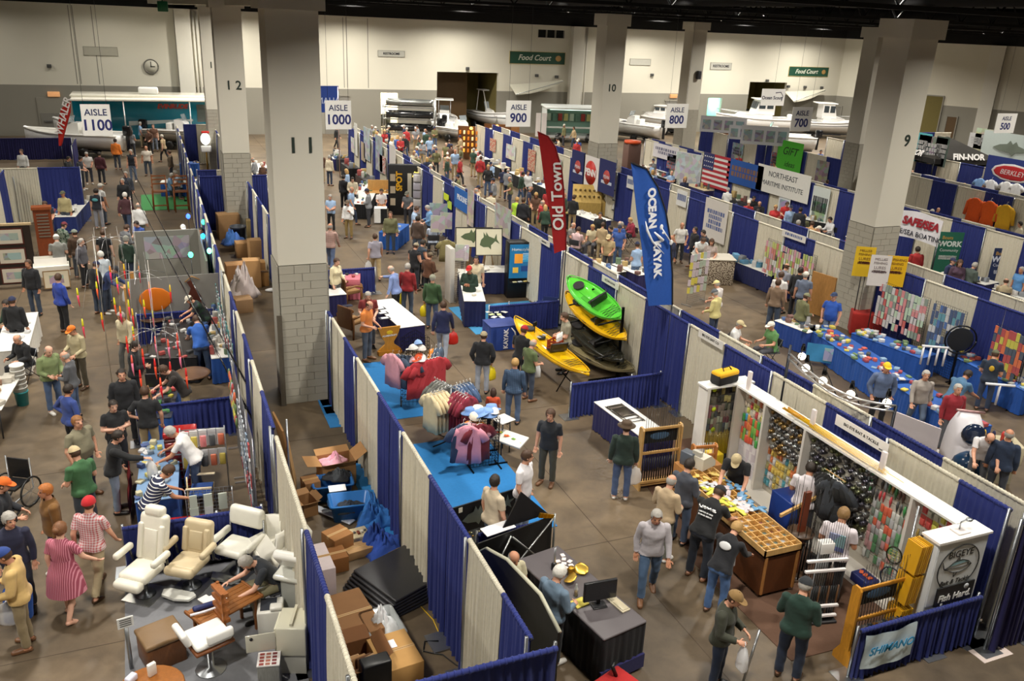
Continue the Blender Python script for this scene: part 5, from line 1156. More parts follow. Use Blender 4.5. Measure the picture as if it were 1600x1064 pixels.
for a,cs,l in((200,['d2c29c','cdbb94'],'beige'),(290,['7a2030','85263a','702030'],'maroon'),(20,['3f5474','465c80'],'denim blue'),(110,['5a5a56','66665f'],'grey')):
 v=Vector((math.cos(R(a)),math.sin(R(a)),0))
 shirt_row(Vector((c_.x,c_.y,0))+v*.18,Vector((c_.x,c_.y,0))+v*.58,1.34,5,cs,a+90 if a!=290 else a+100,l+' T-shirt on the four-way chrome rack',l+' shirts on chrome rack')
p=F(752,722,0)
gridwall((p.x-.35,p.y-.25),(p.x+.3,p.y-.25),1.1,'front black wire panel of the hat stand',col='1c1c1c');gridwall((p.x+.32,p.y-.22),(p.x+.32,p.y+.4),1.1,'side black wire panel of the hat stand',col='1c1c1c');gridwall((p.x-.37,p.y+.42),(p.x+.3,p.y+.42),1.1,'rear black wire panel of the hat stand',col='1c1c1c')
tag(obj('hat_shelf',MB().rbox(p.x-.34,p.x+.28,p.y-.2,p.y+.38,1.15,1.18,.008,2),'plastic',None,'40403e'),'flat shelf on top of the wire hat stand','shelf')
for i in range(8):
 hat_item((p.x-.25+.16*(i%4),p.y-.1+.17*(i//4),1.16+.02*(i%2)),['e8e0cc','7fa4dc','7fa4dc','ece8e0','6f94cc'][i%5],('pale blue' if i%5 in(1,2,4)else 'cream')+' sun hat piled on the wire hat stand',('blue' if i%5 in(1,2,4)else 'cream')+' hats on hat stand',50*i,style='hat' if i%3 else 'cap')
for i,(dx,dy,c2,l)in enumerate(((-.45,-.32,'d892a4','pink T-shirt with dark lettering hanging on the hat stand'),(-.36,-.2,'e8a8b0','pale pink T-shirt behind the pink one on the hat stand'),(-.3,-.1,'e08a40','orange T-shirt on the hat stand'),(-.52,-.2,'34405a','navy T-shirt at the left of the hat stand'),(-.2,-.32,'6a1c28','dark red T-shirt on the hat stand'))):
 s=hung_shirt((p.x+dx,p.y+dy,1.12),-20+8*i,c2,l,sc=1.3)
 if i==0:text('lettering','ISLE',.1,'paint','5a3440',s,(0,-.045,-.2))
table((p.x+.62,p.y+.32),.42,.4,'small white shelf stand beside the hats',20,h=.85,skirt=None)
tag(obj('fruit_tray',MB().rbox(-.42,.42,-.2,.2,0,.05,.015,2),'paint',None,'e4e0d8',(p.x+.6,p.y-.12,.55),(R(16),0,R(-56))),'white tilted tray of colourful stickers','tray')
for i in range(10):sheetbox('sticker',(p.x+.42+.04*i,p.y+.12-.06*i+.05*(i%3),.63-.006*i),.09,.07,.012,['d8502a','e0b030','70a040','e07030'][i%4],'coloured sticker on the white tilted tray','sticker',20*i,group='stickers on tray')
a,b=FX(690,785,3.9),F(800,745,.75)
t=thing('fish_display','black display panel with silver fish and starfish cut-outs','display',(4.15,12.75,0),12)
obj('panel',MB().box(0,1.75,0,.03,.05,.95),'vinyl',t,'141416');obj('panel_foot',MB().box(0,1.75,.03,.25,.05,.08),'vinyl',t,'141416')
def fish_poly(L_,h):return[(0,0),(L_*.15,h*.35),(L_*.32,h*.48),(L_*.38,h*.85),(L_*.45,h*.5),(L_*.52,h*.8),(L_*.58,h*.42),(L_*.82,h*.12),(L_,h*.42),(L_*.93,0),(L_,-h*.42),(L_*.82,-h*.1),(L_*.55,-h*.3),(L_*.48,-h*.62),(L_*.4,-h*.36),(L_*.15,-h*.25)]
for x,z,L_,h,n in((.5,.62,.75,.28,'large'),(.05,.66,.32,.16,'small'),(.05,.3,.35,.16,'lower small')):
 obj('fish_cutout',MB().prism([(x+u,z+v)for u,v in fish_poly(L_,h)],-.02,-.005,'y'),'metal',t,'9aa8a0')
for x,z in((1.5,.72),(1.5,.32),(1.25,.22)):
 pts=[(x+(.17 if i%2==0 else .06)*math.cos(R(90+36*i)),z+(.17 if i%2==0 else .06)*math.sin(R(90+36*i)))for i in range(10)]
 obj('starfish_cutout',MB().prism(pts,-.02,-.005,'y'),'metal',t,'a4b0a4')
for x,z in((.42,.82),(.12,.15),(1.15,.85),(1.33,.55)):obj('price_card',MB().box(x,x+.08,-.012,-.004,z,z+.1),'paper',t,'d8d4c4')
t=thing('black_screen','leaning black fabric screen with pale frame beside the curtain corner','screen',(4.15,9.3,0),94)
pts=[(-1.35,0),(1.3,0),(1.3,1.5),(.9,1.85),(.2,2.1),(-.8,2.2),(-1.35,2.0)]
obj('fabric_panel',MB().prism(pts,0,.03,'y'),'vinyl',t,'141415');obj('edge_strip',MB().tube([(x,.0,z)for x,z in pts[1:]],.03,6),'plastic',t,'b8b6a0');obj('price_card',MB().box(.2,.32,-.012,0,1.1,1.3),'paper',t,'d0d4dc')
t=thing('pop_up_frame','black pop-up display back with crossed grey tubes','display',(5.15,11.55,0),14)
obj('fabric_panel',MB().box(-.75,.85,.03,.06,.02,1.1),'vinyl',t,'121213')
for p0,p1 in(((-.7,.2,.1),(-.1,.2,1.05)),((-.1,.2,1.05),(.8,.2,.1)),((-.5,.15,.0),(.85,.15,1.12)),((.85,.1,0),(.85,.1,1.15))):obj('tube',MB().tube([(x,-.02-.04*(i==0),z)for i,(x,y,z)in enumerate((p0,p1))],.018,8),'metal',t,'b0b2b0')
obj('tube',MB().tube([(.92,.05,0),(.92,.05,1.12)],.018,8),'metal',t,'b0b2b0')
tag(obj('black_board',MB().prism([(0,0),(.95,0),(.42,.55)],-.015,.015,'y'),'vinyl',None,'17171a',(5.0,11.75,1.08),(R(-12),0,R(10))),'black triangular board standing above the pop-up display','board')
tag(obj('white_sheet',MB().box(-.3,.3,-.12,.12,0,.012),'paper',None,'f2f2f4',(4.95,11.85,1.02),(R(6),0,R(12))),'white sheet lying across the black display','paper')
t=thing('jewelry_table','small black table sparkling with gold trinkets','table',(4.65,12.1,0),12);obj('tabletop',MB().rbox(-.35,.35,-.25,.25,.7,.74,.01,2),'vinyl',t,'1a1c1a');obj('cloth_skirt',skirt_mesh(.68,.48,.7),'fabric',t,'141614')
for i in range(26):q=random.random,;tag(obj('trinket',MB().ell((0,0,.012),(.016,.016,.014),6,4),'metal',None,['gold','e8e0b0','c0c0b0'][i%3],(4.38+random.random()*.5,11.95+random.random()*.36,.74)),'tiny gold trinket on the small black table','trinket','gold trinkets')
for i in range(4):tag(obj('gold_letters',MB().box(-.04,.04,-.02,.02,0,.09-.01*i),'metal',None,'d8a020',(5.72+.06*i,11.78-.02*i,1.12-.0*i),(0,R(20),R(15))),'gold letter on the edge of the black display','letter','gold letters')
t=thing('display_counter','long counter with grey top and black skirt holding brass propellers','counter',(5.62,10.0,0),101)
obj('countertop',MB().rbox(-1.15,1.15,-.42,.42,.86,.9,.02,2),'paint',t,'5c5658');obj('cloth_skirt',skirt_mesh(2.28,.82,.86),'fabric',t,'121216');obj('skirt_band',MB().box(-1.17,-1.13,-.43,.43,.05,.3),'fabric',t,'curtd')
for i,(x,y)in enumerate(((.0,.0),)):pass
M=Matrix.Translation((5.62,10.0,.9))@Matrix.Rotation(R(101),4,'Z')
q=M@Vector((.35,-.1,0));t=thing('propeller','polished brass boat propeller standing on the grey counter','propeller',q,0)
obj('hub',MB().lathe([(.05,0),(.06,.12),(.04,.16)],14),'metal',t,'b58a30')
for a in(0,120,240):
 rg=[]
 for r_,w2,tw in((.05,.04,50),(.12,.09,38),(.2,.12,28),(.27,.09,22),(.31,.02,18)):
  ring=[]
  for k in range(10):
   th=2*PI*k/10;u,v=w2*math.cos(th),.008*math.sin(th);c2,s2=math.cos(R(tw)),math.sin(R(tw))
   ring.append(Matrix.Rotation(R(a),3,'Z')@Vector((r_,u*c2-v*s2,.08+u*s2+v*c2)))
  rg.append(ring)
 obj('blade',MB().loft(rg),'metal',t,'e0b850')
q=M@Vector((.62,.05,0));t=thing('propeller','small dark propeller on a steel shaft on the grey counter','propeller',q,0);obj('shaft',MB().tube([(0,0,0),(0,0,.42)],.022,8),'metal',t,'d0d0d4');obj('hub',MB().lathe([(.05,0),(.05,.1),(.02,.14)],12),'plastic',t,'1a1a1a')
for i in range(7):q=M@Vector((.55+.1*(i%4),-.25+.12*(i//4)-.05*(i%2),.002));sheetbox('zinc_anode',q,.085,.07,.02,'e8dcd8','small white card with red mark on the grey counter','card',30*i,group='cards on grey counter')
q=M@Vector((-.5,.0,0));monitor(q,101+180+75,'black flat monitor on the grey counter',.55,.34,'black')
q=M@Vector((-.6,-.28,0));t=thing('keyboard','cream computer keyboard on the grey counter','keyboard',q,101+0);obj('case',MB().rbox(-.23,.23,-.08,.08,0,.03,.01,2),'plastic',t,'cfc4a8');obj('keys',MB().rbox(-.21,.21,-.06,.06,.03,.042,.004,2),'plastic',t,'bdb296')
q=M@Vector((-.12,.16,0));t=thing('drink_bottle','clear bottle with brown drink on the grey counter','bottle',q,0);obj('bottle',MB().lathe([(.035,0),(.036,.12),(.034,.14),(.014,.19),(.014,.22)],12),'film',t,'d8dcd8');obj('drink',MB().lathe([(.032,.005),(.032,.09)],12),'plastic',t,'7a3c14')
q=M@Vector((-.3,.22,0));sheetbox('yellow_tray',q,.2,.24,.02,'d8c858','yellow tray with clear cups on the grey counter','tray',101)
t=tbl_px((577,470),(625,512),.8,'white-topped table with dark blue skirt beside the orange-shirted man',side=1,skirt='curtd',h=.78)
p=F(608,552,0);t=thing('wooden_cutout','golden wooden vase-shaped stand with painted fish emblem','stand',(p.x,p.y,0),5)
prof=[(-.34,0),(.34,0),(.34,.14),(.3,.18),(.14,.3),(.13,.38),(.24,.55),(.32,.78),(.34,.84),(-.34,.84),(-.32,.78),(-.24,.55),(-.13,.38),(-.14,.3),(-.3,.18),(-.34,.14)]
obj('front_board',MB().prism(prof,-.06,.0,'y'),'wood',t,'c08428');obj('base_step',MB().box(-.36,.36,-.12,.02,0,.12),'wood',t,'b87a22');obj('emblem',MB().ell((0,-.065,.68),(.1,.006,.06),14,6),'paint',t,'e8c020');text('lettering','ALUMACRAFT',.07,'paint','e8e8e8',t,(0,-.068,.58),bold=.002)
for i,(px,py)in enumerate(((594,482),(598,489),(601,497))):
 q=F(px,py,.79);sheetbox('framed_leaflet',(q.x,q.y,.785),.34,.22,.012,'3c3e44','dark framed leaflet on the white-topped table, %s of three'%('farthest','middle','nearest')[i],'leaflet',8);sheetbox('leaflet',(q.x,q.y,.798),.22,.13,.006,'e8e8ec','white leaflet inside the %s dark frame'%('farthest','middle','nearest')[i],'leaflet',8)
table((4.75,27.0),1.3,.75,'small white table with notebook behind the bench chair',4,skirt='curtd');q=F(543,478,.76);sheetbox('notebook',(q.x,q.y,.76),.3,.2,.02,'1e2036','dark notebook on the small white table','notebook',5)
p=F(555,525,0);t=thing('wooden_armchair','rustic brown wooden armchair with tan cushion','chair',(p.x-.05,p.y+.1,0),-60)
obj('seat_cushion',MB().rbox(-.3,.3,-.28,.3,.42,.54,.05,3),'fabric',t,'9a7448');obj('backrest',MB().rbox(-.32,.32,-.34,-.27,.3,1.0,.03,3),'wood',t,'6a4626')
for sx in(-1,1):
 obj('arm',MB().tube([(sx*.36,-.3,.68),(sx*.37,.05,.72),(sx*.36,.3,.66),(sx*.34,.34,.58)],.04,8),'wood',t,'8a5e32')
 for y in(-.28,.28):obj('leg',MB().tube([(sx*.34,y,0),(sx*.36,y,.68)],.032,8),'wood',t,'7a5028')
p=F(545,475,0);t=copy_tree(t,(p.x,p.y,0),-70,'second rustic wooden armchair half hidden by column 11')
t=tbl_px((520,437),(562,437),.8,'table with pink cloth and small goods beside column 11',side=1,skirt='c46a78',cloth='c8707e')
for i in range(8):q=F(522+i*5,432-(i%3)*3,.77);sheetbox('small_goods',(q.x,q.y,.757),.12,.1,.06,['3a3a3a','7a8a9a','a04a4a','d8d0c8'][i%4],'small item on the pink table','goods',15*i,group='goods on pink table')
sheetbox('brown_box',(F(556,452,.3).x,F(556,452,.3).y,0),.4,.3,.5,'8a5f38','brown box below the pink table end','box',5,'card')
# kayak booth
def kayak(c0,c1,z0,z1,roll,label,hull,length=3.2,wid=.74,seat='1c1c1c',fish=False,open_=True,name='kayak'):
 p0,p1=Vector((c0[0],c0[1],z0)),Vector((c1[0],c1[1],z1));d=(p1-p0).normalized()
 t=thing(name,label,'kayak');q=d.to_track_quat('X','Z').to_matrix()@Matrix.Rotation(R(roll),3,'X')
 L_=(p1-p0).length;t.matrix_world=Matrix.Translation((p0+p1)/2)@q.to_4x4();n=22;rings=[]
 for i in range(n+1):
  u=-1+2*i/n;w_=wid/2*max(.012,(1-abs(u)**2.6))**.8;x=u*L_/2;sh=.12*abs(u)**2.2
  ring=[]
  for k in range(16):
   th=2*PI*k/16;y=w_*math.cos(th);z=(.14 if math.sin(th)>0 else .2)*math.sin(th)*max(.25,1-abs(u)**3)
   if math.sin(th)>.3 and abs(u)<.8 and open_:z-=.1*(math.sin(th)-.3)
   ring.append((x,y,z+sh))
  rings.append(ring)
 obj('hull',MB().loft(rings),'gel',t,hull)
 rim=[(math.cos(a)*L_*.49,math.sin(a)*wid*.47*(1-.25*abs(math.cos(a))**6),.07+.12*abs(math.cos(a))**4)for a in[2*PI*k/36 for k in range(37)]]
 obj('gunwale',MB().tube(rim,.016,6),'gel',t,hull)
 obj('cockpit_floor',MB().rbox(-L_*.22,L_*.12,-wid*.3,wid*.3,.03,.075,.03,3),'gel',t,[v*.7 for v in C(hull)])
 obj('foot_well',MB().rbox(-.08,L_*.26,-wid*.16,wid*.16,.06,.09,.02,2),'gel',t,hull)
 s=obj('seat_back',MB().rbox(-.03,.03,-wid*.34,wid*.34,0,.3,.028,3),'vinyl',t,seat,(-L_*.12,0,.1),(0,R(-22),0));obj('seat_pad',MB().rbox(-.02,.3,-wid*.28,wid*.28,.08,.12,.02,2),'vinyl',t,seat,(-L_*.11,0,0))
 obj('bow_hatch',MB().prism([(L_*.28+.22*math.cos(a),wid*.2*math.sin(a))for a in[2*PI*k/16 for k in range(16)]],.1,.15),'vinyl',t,'2a2a2c')
 b=MB()
 for i in range(4):
  x=-L_*.26-.12*i;b.tube([(x,-wid*.28,.12),(x-.12,wid*.28,.12)],.006,5);b.tube([(x-.12,-wid*.28,.125),(x,wid*.28,.125)],.006,5)
 obj('deck_bungee',b,'plastic',t,'1c1c1c')
 for s in(-1,1):obj('carry_handle',MB().tube([(s*L_*.47,-.06,.14),(s*L_*.485,0,.19),(s*L_*.47,.06,.14)],.012,6),'plastic',t,'1c1c1c')
 for s in(-1,1):obj('side_handle',MB().tube([(-.1,s*wid*.49,.08),(0,s*wid*.53,.1),(.1,s*wid*.49,.08)],.012,6),'plastic',t,'1c1c1c')
 return t
t=thing('kayak_rack','black steel kayak rack with three arms','rack',(11.55,20.3,0))
for y in(-.9,.9):obj('upright',MB().box(-.03,.03,y-.03,y+.03,0,2.1),'metal',t,'202020');obj('foot',MB().box(-.9,.1,y-.03,y+.03,0,.05),'metal',t,'202020')
for z in(.75,1.2,1.75):
 for y in(-.9,.9):obj('arm',MB().tube([(0,y,z),(-.75,y,z-.1)],.025,6),'metal',t,'202020')
def kpx(a,b,za,zb):return F(*a,za),F(*b,zb)
a,b=kpx((890,438),(972,503),2.0,1.75);kayak((b.x,b.y),(a.x,a.y),b.z,a.z,-30,'lime green kayak on the top of the rack','58c83c',wid=.82)
a,b=kpx((886,462),(980,536),1.55,1.2);kayak((b.x,b.y),(a.x,a.y),b.z,a.z,-22,'yellow kayak on the rack under the green one','e8b414',wid=.76)
a,b=kpx((885,498),(975,570),1.0,.6);kayak((b.x,b.y),(a.x,a.y),b.z,a.z,-20,'dark olive kayak in the middle of the rack','2a2a22',wid=.72)
a,b=kpx((880,530),(992,585),.45,.3);kayak((b.x,b.y),(a.x,a.y),b.z,a.z,-14,'tan fishing kayak lying lowest under the rack','857a58',wid=.74)
a,b=kpx((804,502),(920,592),.78,.78);k_=kayak((b.x,b.y),(a.x,a.y),.78,.78,0,'yellow fishing kayak on stands with red crate','ecb810',wid=.78)
for f in(.25,.75):
 q=a.lerp(b,f);t=thing('kayak_stand',('front' if f>.5 else 'rear')+' black folding stand under the yellow fishing kayak','stand',(q.x,q.y,0),40)
 obj('sling',MB().tube([(-.35,0,.62),(0,0,.57),(.35,0,.62)],.025,6),'fabric',t,'1a1a1a')
 for s in(-1,1):obj('leg',MB().tube([(s*.35,0,.62),(-s*.3,.15*s,0)],.018,6),'metal',t,'1a1a1a')
q=a.lerp(b,.58);t=thing('milk_crate','dark red crate strapped in the yellow fishing kayak','crate',(q.x,q.y,.9),33)
for z in(.02,.11,.2):obj('crate_band',MB().box(-.16,.16,-.16,-.145,z,z+.05).box(-.16,.16,.145,.16,z,z+.05).box(-.16,-.145,-.16,.16,z,z+.05).box(.145,.16,-.16,.16,z,z+.05),'plastic',t,'9a3a18')
for sx in(-1,1):
 for sy in(-1,1):obj('corner_post',MB().box(sx*.15-.015,sx*.15+.015,sy*.15-.015,sy*.15+.015,0,.26),'plastic',t,'9a3a18')
t=thing('pipe_rod_holder','white pipe rod holder rising from the red crate','rod holder',(q.x+.08,q.y-.08,.95),33)
for i in range(4):obj('pipe',MB().tube([(-.12+.08*i,0,0),(-.12+.08*i,0,.42)],.022,8),'plastic',t,'eceae6')
for z in(.12,.3):obj('brace',MB().tube([(-.16,0,z),(.16,0,z)],.02,8),'plastic',t,'eceae6')
q=a.lerp(b,.3);t=thing('fish_finder','black fish finder mounted on the yellow kayak','fish finder',(q.x,q.y,.9),30);obj('mount',MB().tube([(0,0,0),(0,0,.22)],.015,6),'plastic',t,'161616');obj('screen_case',MB().rbox(-.08,.08,-.03,.03,.2,.34,.015,2),'plastic',t,'161616')
t=thing('pedal_drive','grey pedal drive unit on the yellow kayak deck','pedal drive',(a.lerp(b,.4).x,a.lerp(b,.4).y,.9),30);obj('drum',MB().lathe([(.12,0),(.12,.04),(.05,.06)],16),'plastic',t,'2a2a2a')
for s in(-1,1):obj('pedal',MB().rbox(s*.13-.04,s*.13+.04,-.06,.06,.05,.08,.01,2),'plastic',t,'b8b8b8')
o=F(783,503,.75);table((o.x,o.y),.95,.75,'blue skirted table with kayak leaflets',0,skirt='24408a',top='3a4a8a');t=banner_cloth('table_banner','royal blue table drape with white KAYAK lettering and swoosh',.75,.72,(o.x+.05,o.y-.43,.37),0,'23408e',cat='table drape',sag=.0);text('lettering','KAYAK',.19,'paint','e8e8f0',t,(-.06,-.05,-.0),rot=(90,-90,0),bold=.008)
obj('swoosh',MB().tube([(.1,-.045,.34),(.22,-.045,.2),(.26,-.045,.02),(.22,-.045,-.14)],[.01,.028,.022,.006],6),'paint',t,'e8e8f0')
for i in range(7):q=F(764+i*4,487+(i%3)*4,.76);sheetbox('leaflet',(q.x,q.y,.752),.2,.14,.008,['d8d8d0','b8c090','e8e8e8'][i%3],'leaflet on the blue kayak table','leaflet',20*i,group='leaflets on kayak table')
q=F(795,482,.76);t=thing('water_bottle','clear water bottle on the blue kayak table','bottle',(q.x,q.y,.75));obj('bottle',MB().lathe([(.035,0),(.035,.16),(.014,.21),(.014,.24)],10),'film',t,'d8e0e8');obj('cap',MB().lathe([(.016,.235),(.016,.255)],8),'plastic',t,'e8e8e8')
for i,(px,py)in enumerate(((860,500),(842,506))):
 p=F(px,py,0);t=thing('camp_chair',['blue folding camp chair against the low curtain','dark blue camp chair left of the other camp chair'][i],'chair',(p.x,p.y,0),-30+20*i)
 obj('sling_seat',MB().loft([[(-.26,-.22,.42),(0,-.2,.36),(.26,-.22,.42)],[(-.26,.22,.44),(0,.22,.4),(.26,.22,.44)],[(-.26,.22,.42),(0,.22,.38),(.26,.22,.42)],[(-.26,-.22,.4),(0,-.2,.34),(.26,-.22,.4)]],cap=False),'fabric',t,'2444a0');obj('sling_back',MB().rbox(-.26,.26,-.3,-.26,.42,.9,.015,2),'fabric',t,'1c2c60')
 for s in(-1,1):
  obj('leg',MB().tube([(s*.28,-.26,.62),(-s*.26,.24,0)],.012,6),'metal',t,'202022');obj('leg',MB().tube([(s*.28,.24,.62),(-s*.26,-.26,0)],.012,6),'metal',t,'202022');obj('arm_strap',MB().box(s*.3-.03,s*.3+.03,-.28,.26,.62,.64),'fabric',t,'1c2c60')
def flag(Yp,left,right,label,col,sleeve):
 l=[FY(*q,Yp)for q in left];r_=[FY(*q,Yp)for q in right];base=Vector((r_[-1].x,Yp,0));t=thing('feather_flag',label,'flag',base)
 def at(e,u):
  x=u*(len(e)-1);i=min(int(x),len(e)-2);return e[i].lerp(e[i+1],x-i)-base
 rows=[[at(l,i/18).lerp(at(r_,i/18),k/6)+Vector((0,-.012*math.sin(k+i*.8),0))for k in range(7)]for i in range(19)]
 m=MB().loft([list(reversed(q))for q in rows],cap=False,close=False);m.loft([[v+Vector((0,.012,0))for v in q]for q in rows],cap=False,close=False)
 obj('banner_cloth',m,'fabric',t,col);obj('sleeve',MB().tube([q[6]for q in rows],.022,6),'fabric',t,sleeve)
 obj('pole',MB().tube([(0,0,.02),(0,0,r_[-1].z)],.018,6),'metal',t,'charcoal');obj('base',MB().box(-.25,.25,-.03,.03,0,.03).box(-.03,.03,-.1,.1,0,.03),'metal',t,'charcoal')
 return t,lambda px,py,y=-.05:FY(px,py,Yp)-base+Vector((0,y,0))
t,q=flag(17.75,[(986,254),(995,330),(1005,405),(1013,478)],[(986,254),(1010,264),(1028,292),(1040,330),(1048,380),(1051,430),(1050,476)],'tall royal blue feather flag with white OCEAN KAYAK lettering','1f52a8','15151a')
text('lettering','OCEAN',.29,'paint','eef0f4',t,q(1017,325),rot=(90,82,0),bold=.014);text('lettering','KAYAK',.29,'paint','eef0f4',t,q(1025,404),rot=(90,82,0),bold=.014)
obj('swoosh',MB().tube([q(1007,345),q(1010,360),q(1018,377),q(1036,396)],[.01,.03,.025,.006],6),'paint',t,'eef0f4')
obj('paddler',MB().tube([q(1032,355),q(1046,377)],.016,6).ell(q(1032,354),(.05,.01,.07),8,5).ell(q(1047,378),(.05,.01,.07),8,5).tube([q(1021,362),q(1034,375)],[.02,.05],6).ell(q(1035,363),(.04,.01,.04),8,5),'paint',t,'eef0f4')
t,q=flag(23.2,[(840,206),(852,290),(862,350),(866,396)],[(840,206),(856,213),(868,230),(877,262),(881,300),(884,350),(884,390)],'tall red feather flag with white Old Town lettering','a81c20','7a1418')
text('lettering','Old Town',.5,'paint','f0ecea',t,q(870,308),rot=(90,-97,0),shear=.15,bold=.01)
p=F(815,462,0);t=thing('lit_kiosk','black kiosk with glowing blue picture panel headed Homestyle','kiosk',(p.x,p.y,0),-8)
obj('cabinet',MB().rbox(-.62,.5,-.25,.25,0,2.05,.02,2),'paint',t,'101012');sc=obj('picture_panel',MB().box(-.58,.2,-.27,-.25,.75,1.98),'screen',t,'1f5f86')
text('lettering','Homestyle',.145,'paint','f0f0e8',t,(-.2,-.275,1.8));
for i,(x,z,w2,h2,c2)in enumerate(((-.4,1.3,.3,.34,'d08830'),(-.1,1.35,.2,.25,'3080a0'),(-.45,.95,.2,.2,'c8a040'),(-.15,1.0,.3,.2,'203a6a'))):obj('picture',MB().box(x,x+w2,-.278,-.27,z,z+h2),'screen',t,c2)
for i in range(5):obj('text_line',MB().box(-.1,.16,-.278,-.27,1.64-.05*i,1.655-.05*i),'screen',t,'c8d8e0')
obj('leaflet_shelf',MB().box(-.55,.3,-.45,-.25,.6,.63),'paint',t,'1a1a1c')
for i in range(4):sheetbox('leaflet',(p.x-.45+.2*i,p.y-.36,.64),.15,.1,.03,['f0e8b0','f4f4f0','e8d080','f0f0ee'][i],'leaflet on the black kiosk shelf','leaflet',10*i,group='leaflets on kiosk')
t=thing('sign_strip','small white name sign on the blue curtain behind the green kayak','sign',FX(953,441,11.9),-90);obj('panel',MB().box(-.5,.5,0,.01,-.1,.1),'paint',t,'e4e2da');text('lettering','OCEAN KAYAK',.09,'paint','303030',t,(0,-.003,0))
t=thing('sign_strip','white name sign on the curtain above the pine rack','sign',FX(1110,530,11.88),-90);obj('panel',MB().box(-.5,.5,0,.01,-.1,.1),'paint',t,'e8e4dc');text('lettering','BIG EYE BAIT CO',.09,'paint','303030',t,(0,-.003,0))
t=thing('sign_strip','small white name sign on the curtain above the black kiosk','sign',FX(850,378,11.9),-90);obj('panel',MB().box(-.45,.45,0,.01,-.09,.09),'paint',t,'dcd8cc');lines(t,1,.6,.12,'303030',top=.4)
# left booths along aisle 1100
def goods(tpx,n,z,cols,label,group,size=.13,hmax=.1,cat='goods',nm='boxed_goods'):
 (x0,y0),(x1,y1),d=tpx;rnd=random.Random(x0*7+y0)
 a,b=F(x0,y0,z),F(x1,y1,z);v=b-a;nrm_=Vector((-v.y,v.x,0)).normalized()
 for i in range(n):
  c=rnd.choice(cols);p=a+v*rnd.random()+nrm_*d*rnd.random()
  sheetbox(nm,(p.x,p.y,z),size*rnd.uniform(.6,1.2),size*rnd.uniform(.5,1),hmax*rnd.uniform(.25,1),mute(c),label+', '+cname(c)+' one',cat,rnd.uniform(0,90),rnd.choice(('paper','plastic')),group)
def stall(p0,p1,d,label,n,cols,gl,side=1,skirt='curtd',top='e4e2da',h=.75,gsize=.14,hmax=.1,nm='boxed_goods',**k):
 t=tbl_px(p0,p1,d,label,side,h,skirt=skirt,top=top,**k)
 a,b=F(*p0,h),F(*p1,h);goods((p0,p1,d*.9*side),n,h+.004,cols,gl,gl[:40],gsize,hmax,nm=nm);return t
MIX=['d8d4cc','3a3a40','8a9098','b04038','3060a0','c8a860','5a7a50','e8e4e0','704030']
def poster(X_,px,py,w_,h,col,label,cat='poster',tx=None,tcol='22242c',ts=.1,nl=0,rz=-90,off=.12,mat='paper',pic=None,p=None):
 c=p or FX(px,py,X_-off);t=thing('hanging_'+cat,label,cat,c,rz);obj('sheet',MB().box(-w_/2,w_/2,0,.012,-h/2,h/2),mat,t,col)
 if tx:
  for i,s in enumerate(tx):text('lettering',s,ts,'paint',tcol,t,(0,-.004,h*.32-i*ts*1.15 if nl or pic or len(tx)>1 else 0))
 if nl:lines(t,nl,w_,h,tcol,-.002,top=.5 if not tx else .1)
 if pic:obj('picture',MB().box(-w_*.38,w_*.38,-.004,0,-h*.4,h*.12),'collage',t,pic)
 return t
a=F(215,738,.8)
stall((210,785),(222,690),.75,'long lure table with blue cloth where the white-polo man works',34,['2a4a8a','e8e8e8','d0c8a0','3a6a9a','8a9aa8','e0d060'],'small lure box on the white-polo table',nm='lure_box',side=-1,skirt='24509a',top='7a9ac0')
t=banner_cloth('red_banner','glossy red banner hanging down the front of the lure table',1.55,.75,(F(206,785,.4).x-.03,F(206,760,.4).y,.4),-90,'a81c18',sag=.0)
p=F(290,760,0);t=thing('tool_chest','tall dark red tackle chest with drawers beside the lure table','chest',(p.x,p.y,0),-4);obj('carcass',MB().rbox(-.3,.3,-.25,.25,0,1.2,.015,2),'paint',t,'3a1214')
for i in range(6):d=obj('drawer',MB().rbox(-.28,.28,-.28,-.25,.06+.185*i,.225+.185*i,.01,2),'gel',t,'7a1a1c');obj('handle',MB().box(-.12,.12,-.3,-.28,.15+.185*i,.17+.185*i),'metal',d,'steel')
p=F(280,655,1.2);t=thing('red_lid_case','red tackle case with label on top of the dark red chest','case',(F(290,760,0).x,F(290,760,0).y,1.2),-4);obj('case_body',MB().rbox(-.32,.32,-.2,.2,0,.13,.03,2),'gel',t,'a81e20');obj('case_label',MB().box(-.1,.1,-.205,-.2,.04,.09),'paper',t,'3a50a0')
p=F(325,770,0);t=thing('lure_spinner_rack','wire rack of bagged teaser lures with white headers','rack',(p.x,p.y,0),-8)
for x in(-.42,.42):obj('post',MB().tube([(x,0,0),(x,0,1.5)],.015,6),'metal',t,'steel')
for z in(1.45,1.0):obj('bar',MB().tube([(-.42,0,z),(.42,0,z)],.012,6),'metal',t,'steel')
for r_,z in enumerate((1.42,.98)):
 for i in range(5):hang('fold_pack',(p.x-.34+.17*i,p.y-.05+.04*random.random(),z),-8,'e8e8ea','white-headed bag of teaser lures on the wire rack','teaser bags on rack','paper',1.6);hang('soft_pack',(p.x-.34+.17*i,p.y-.08,z-.06),-8,['e87040','d8c040','f08080','404448'][(i+r_)%4],'coloured teaser lure in a bag on the wire rack','teasers on rack','plastic',1.5)
for i,(y0,y1)in enumerate(((14.3,15.4),(15.5,16.6),(16.8,18.2))):gridwall((1.15,y0),(1.15,y1),2.1,'white wire panel of bagged tackle on the left curtain, %s'%('nearest','middle one','farthest')[i],col='c8c8cc')
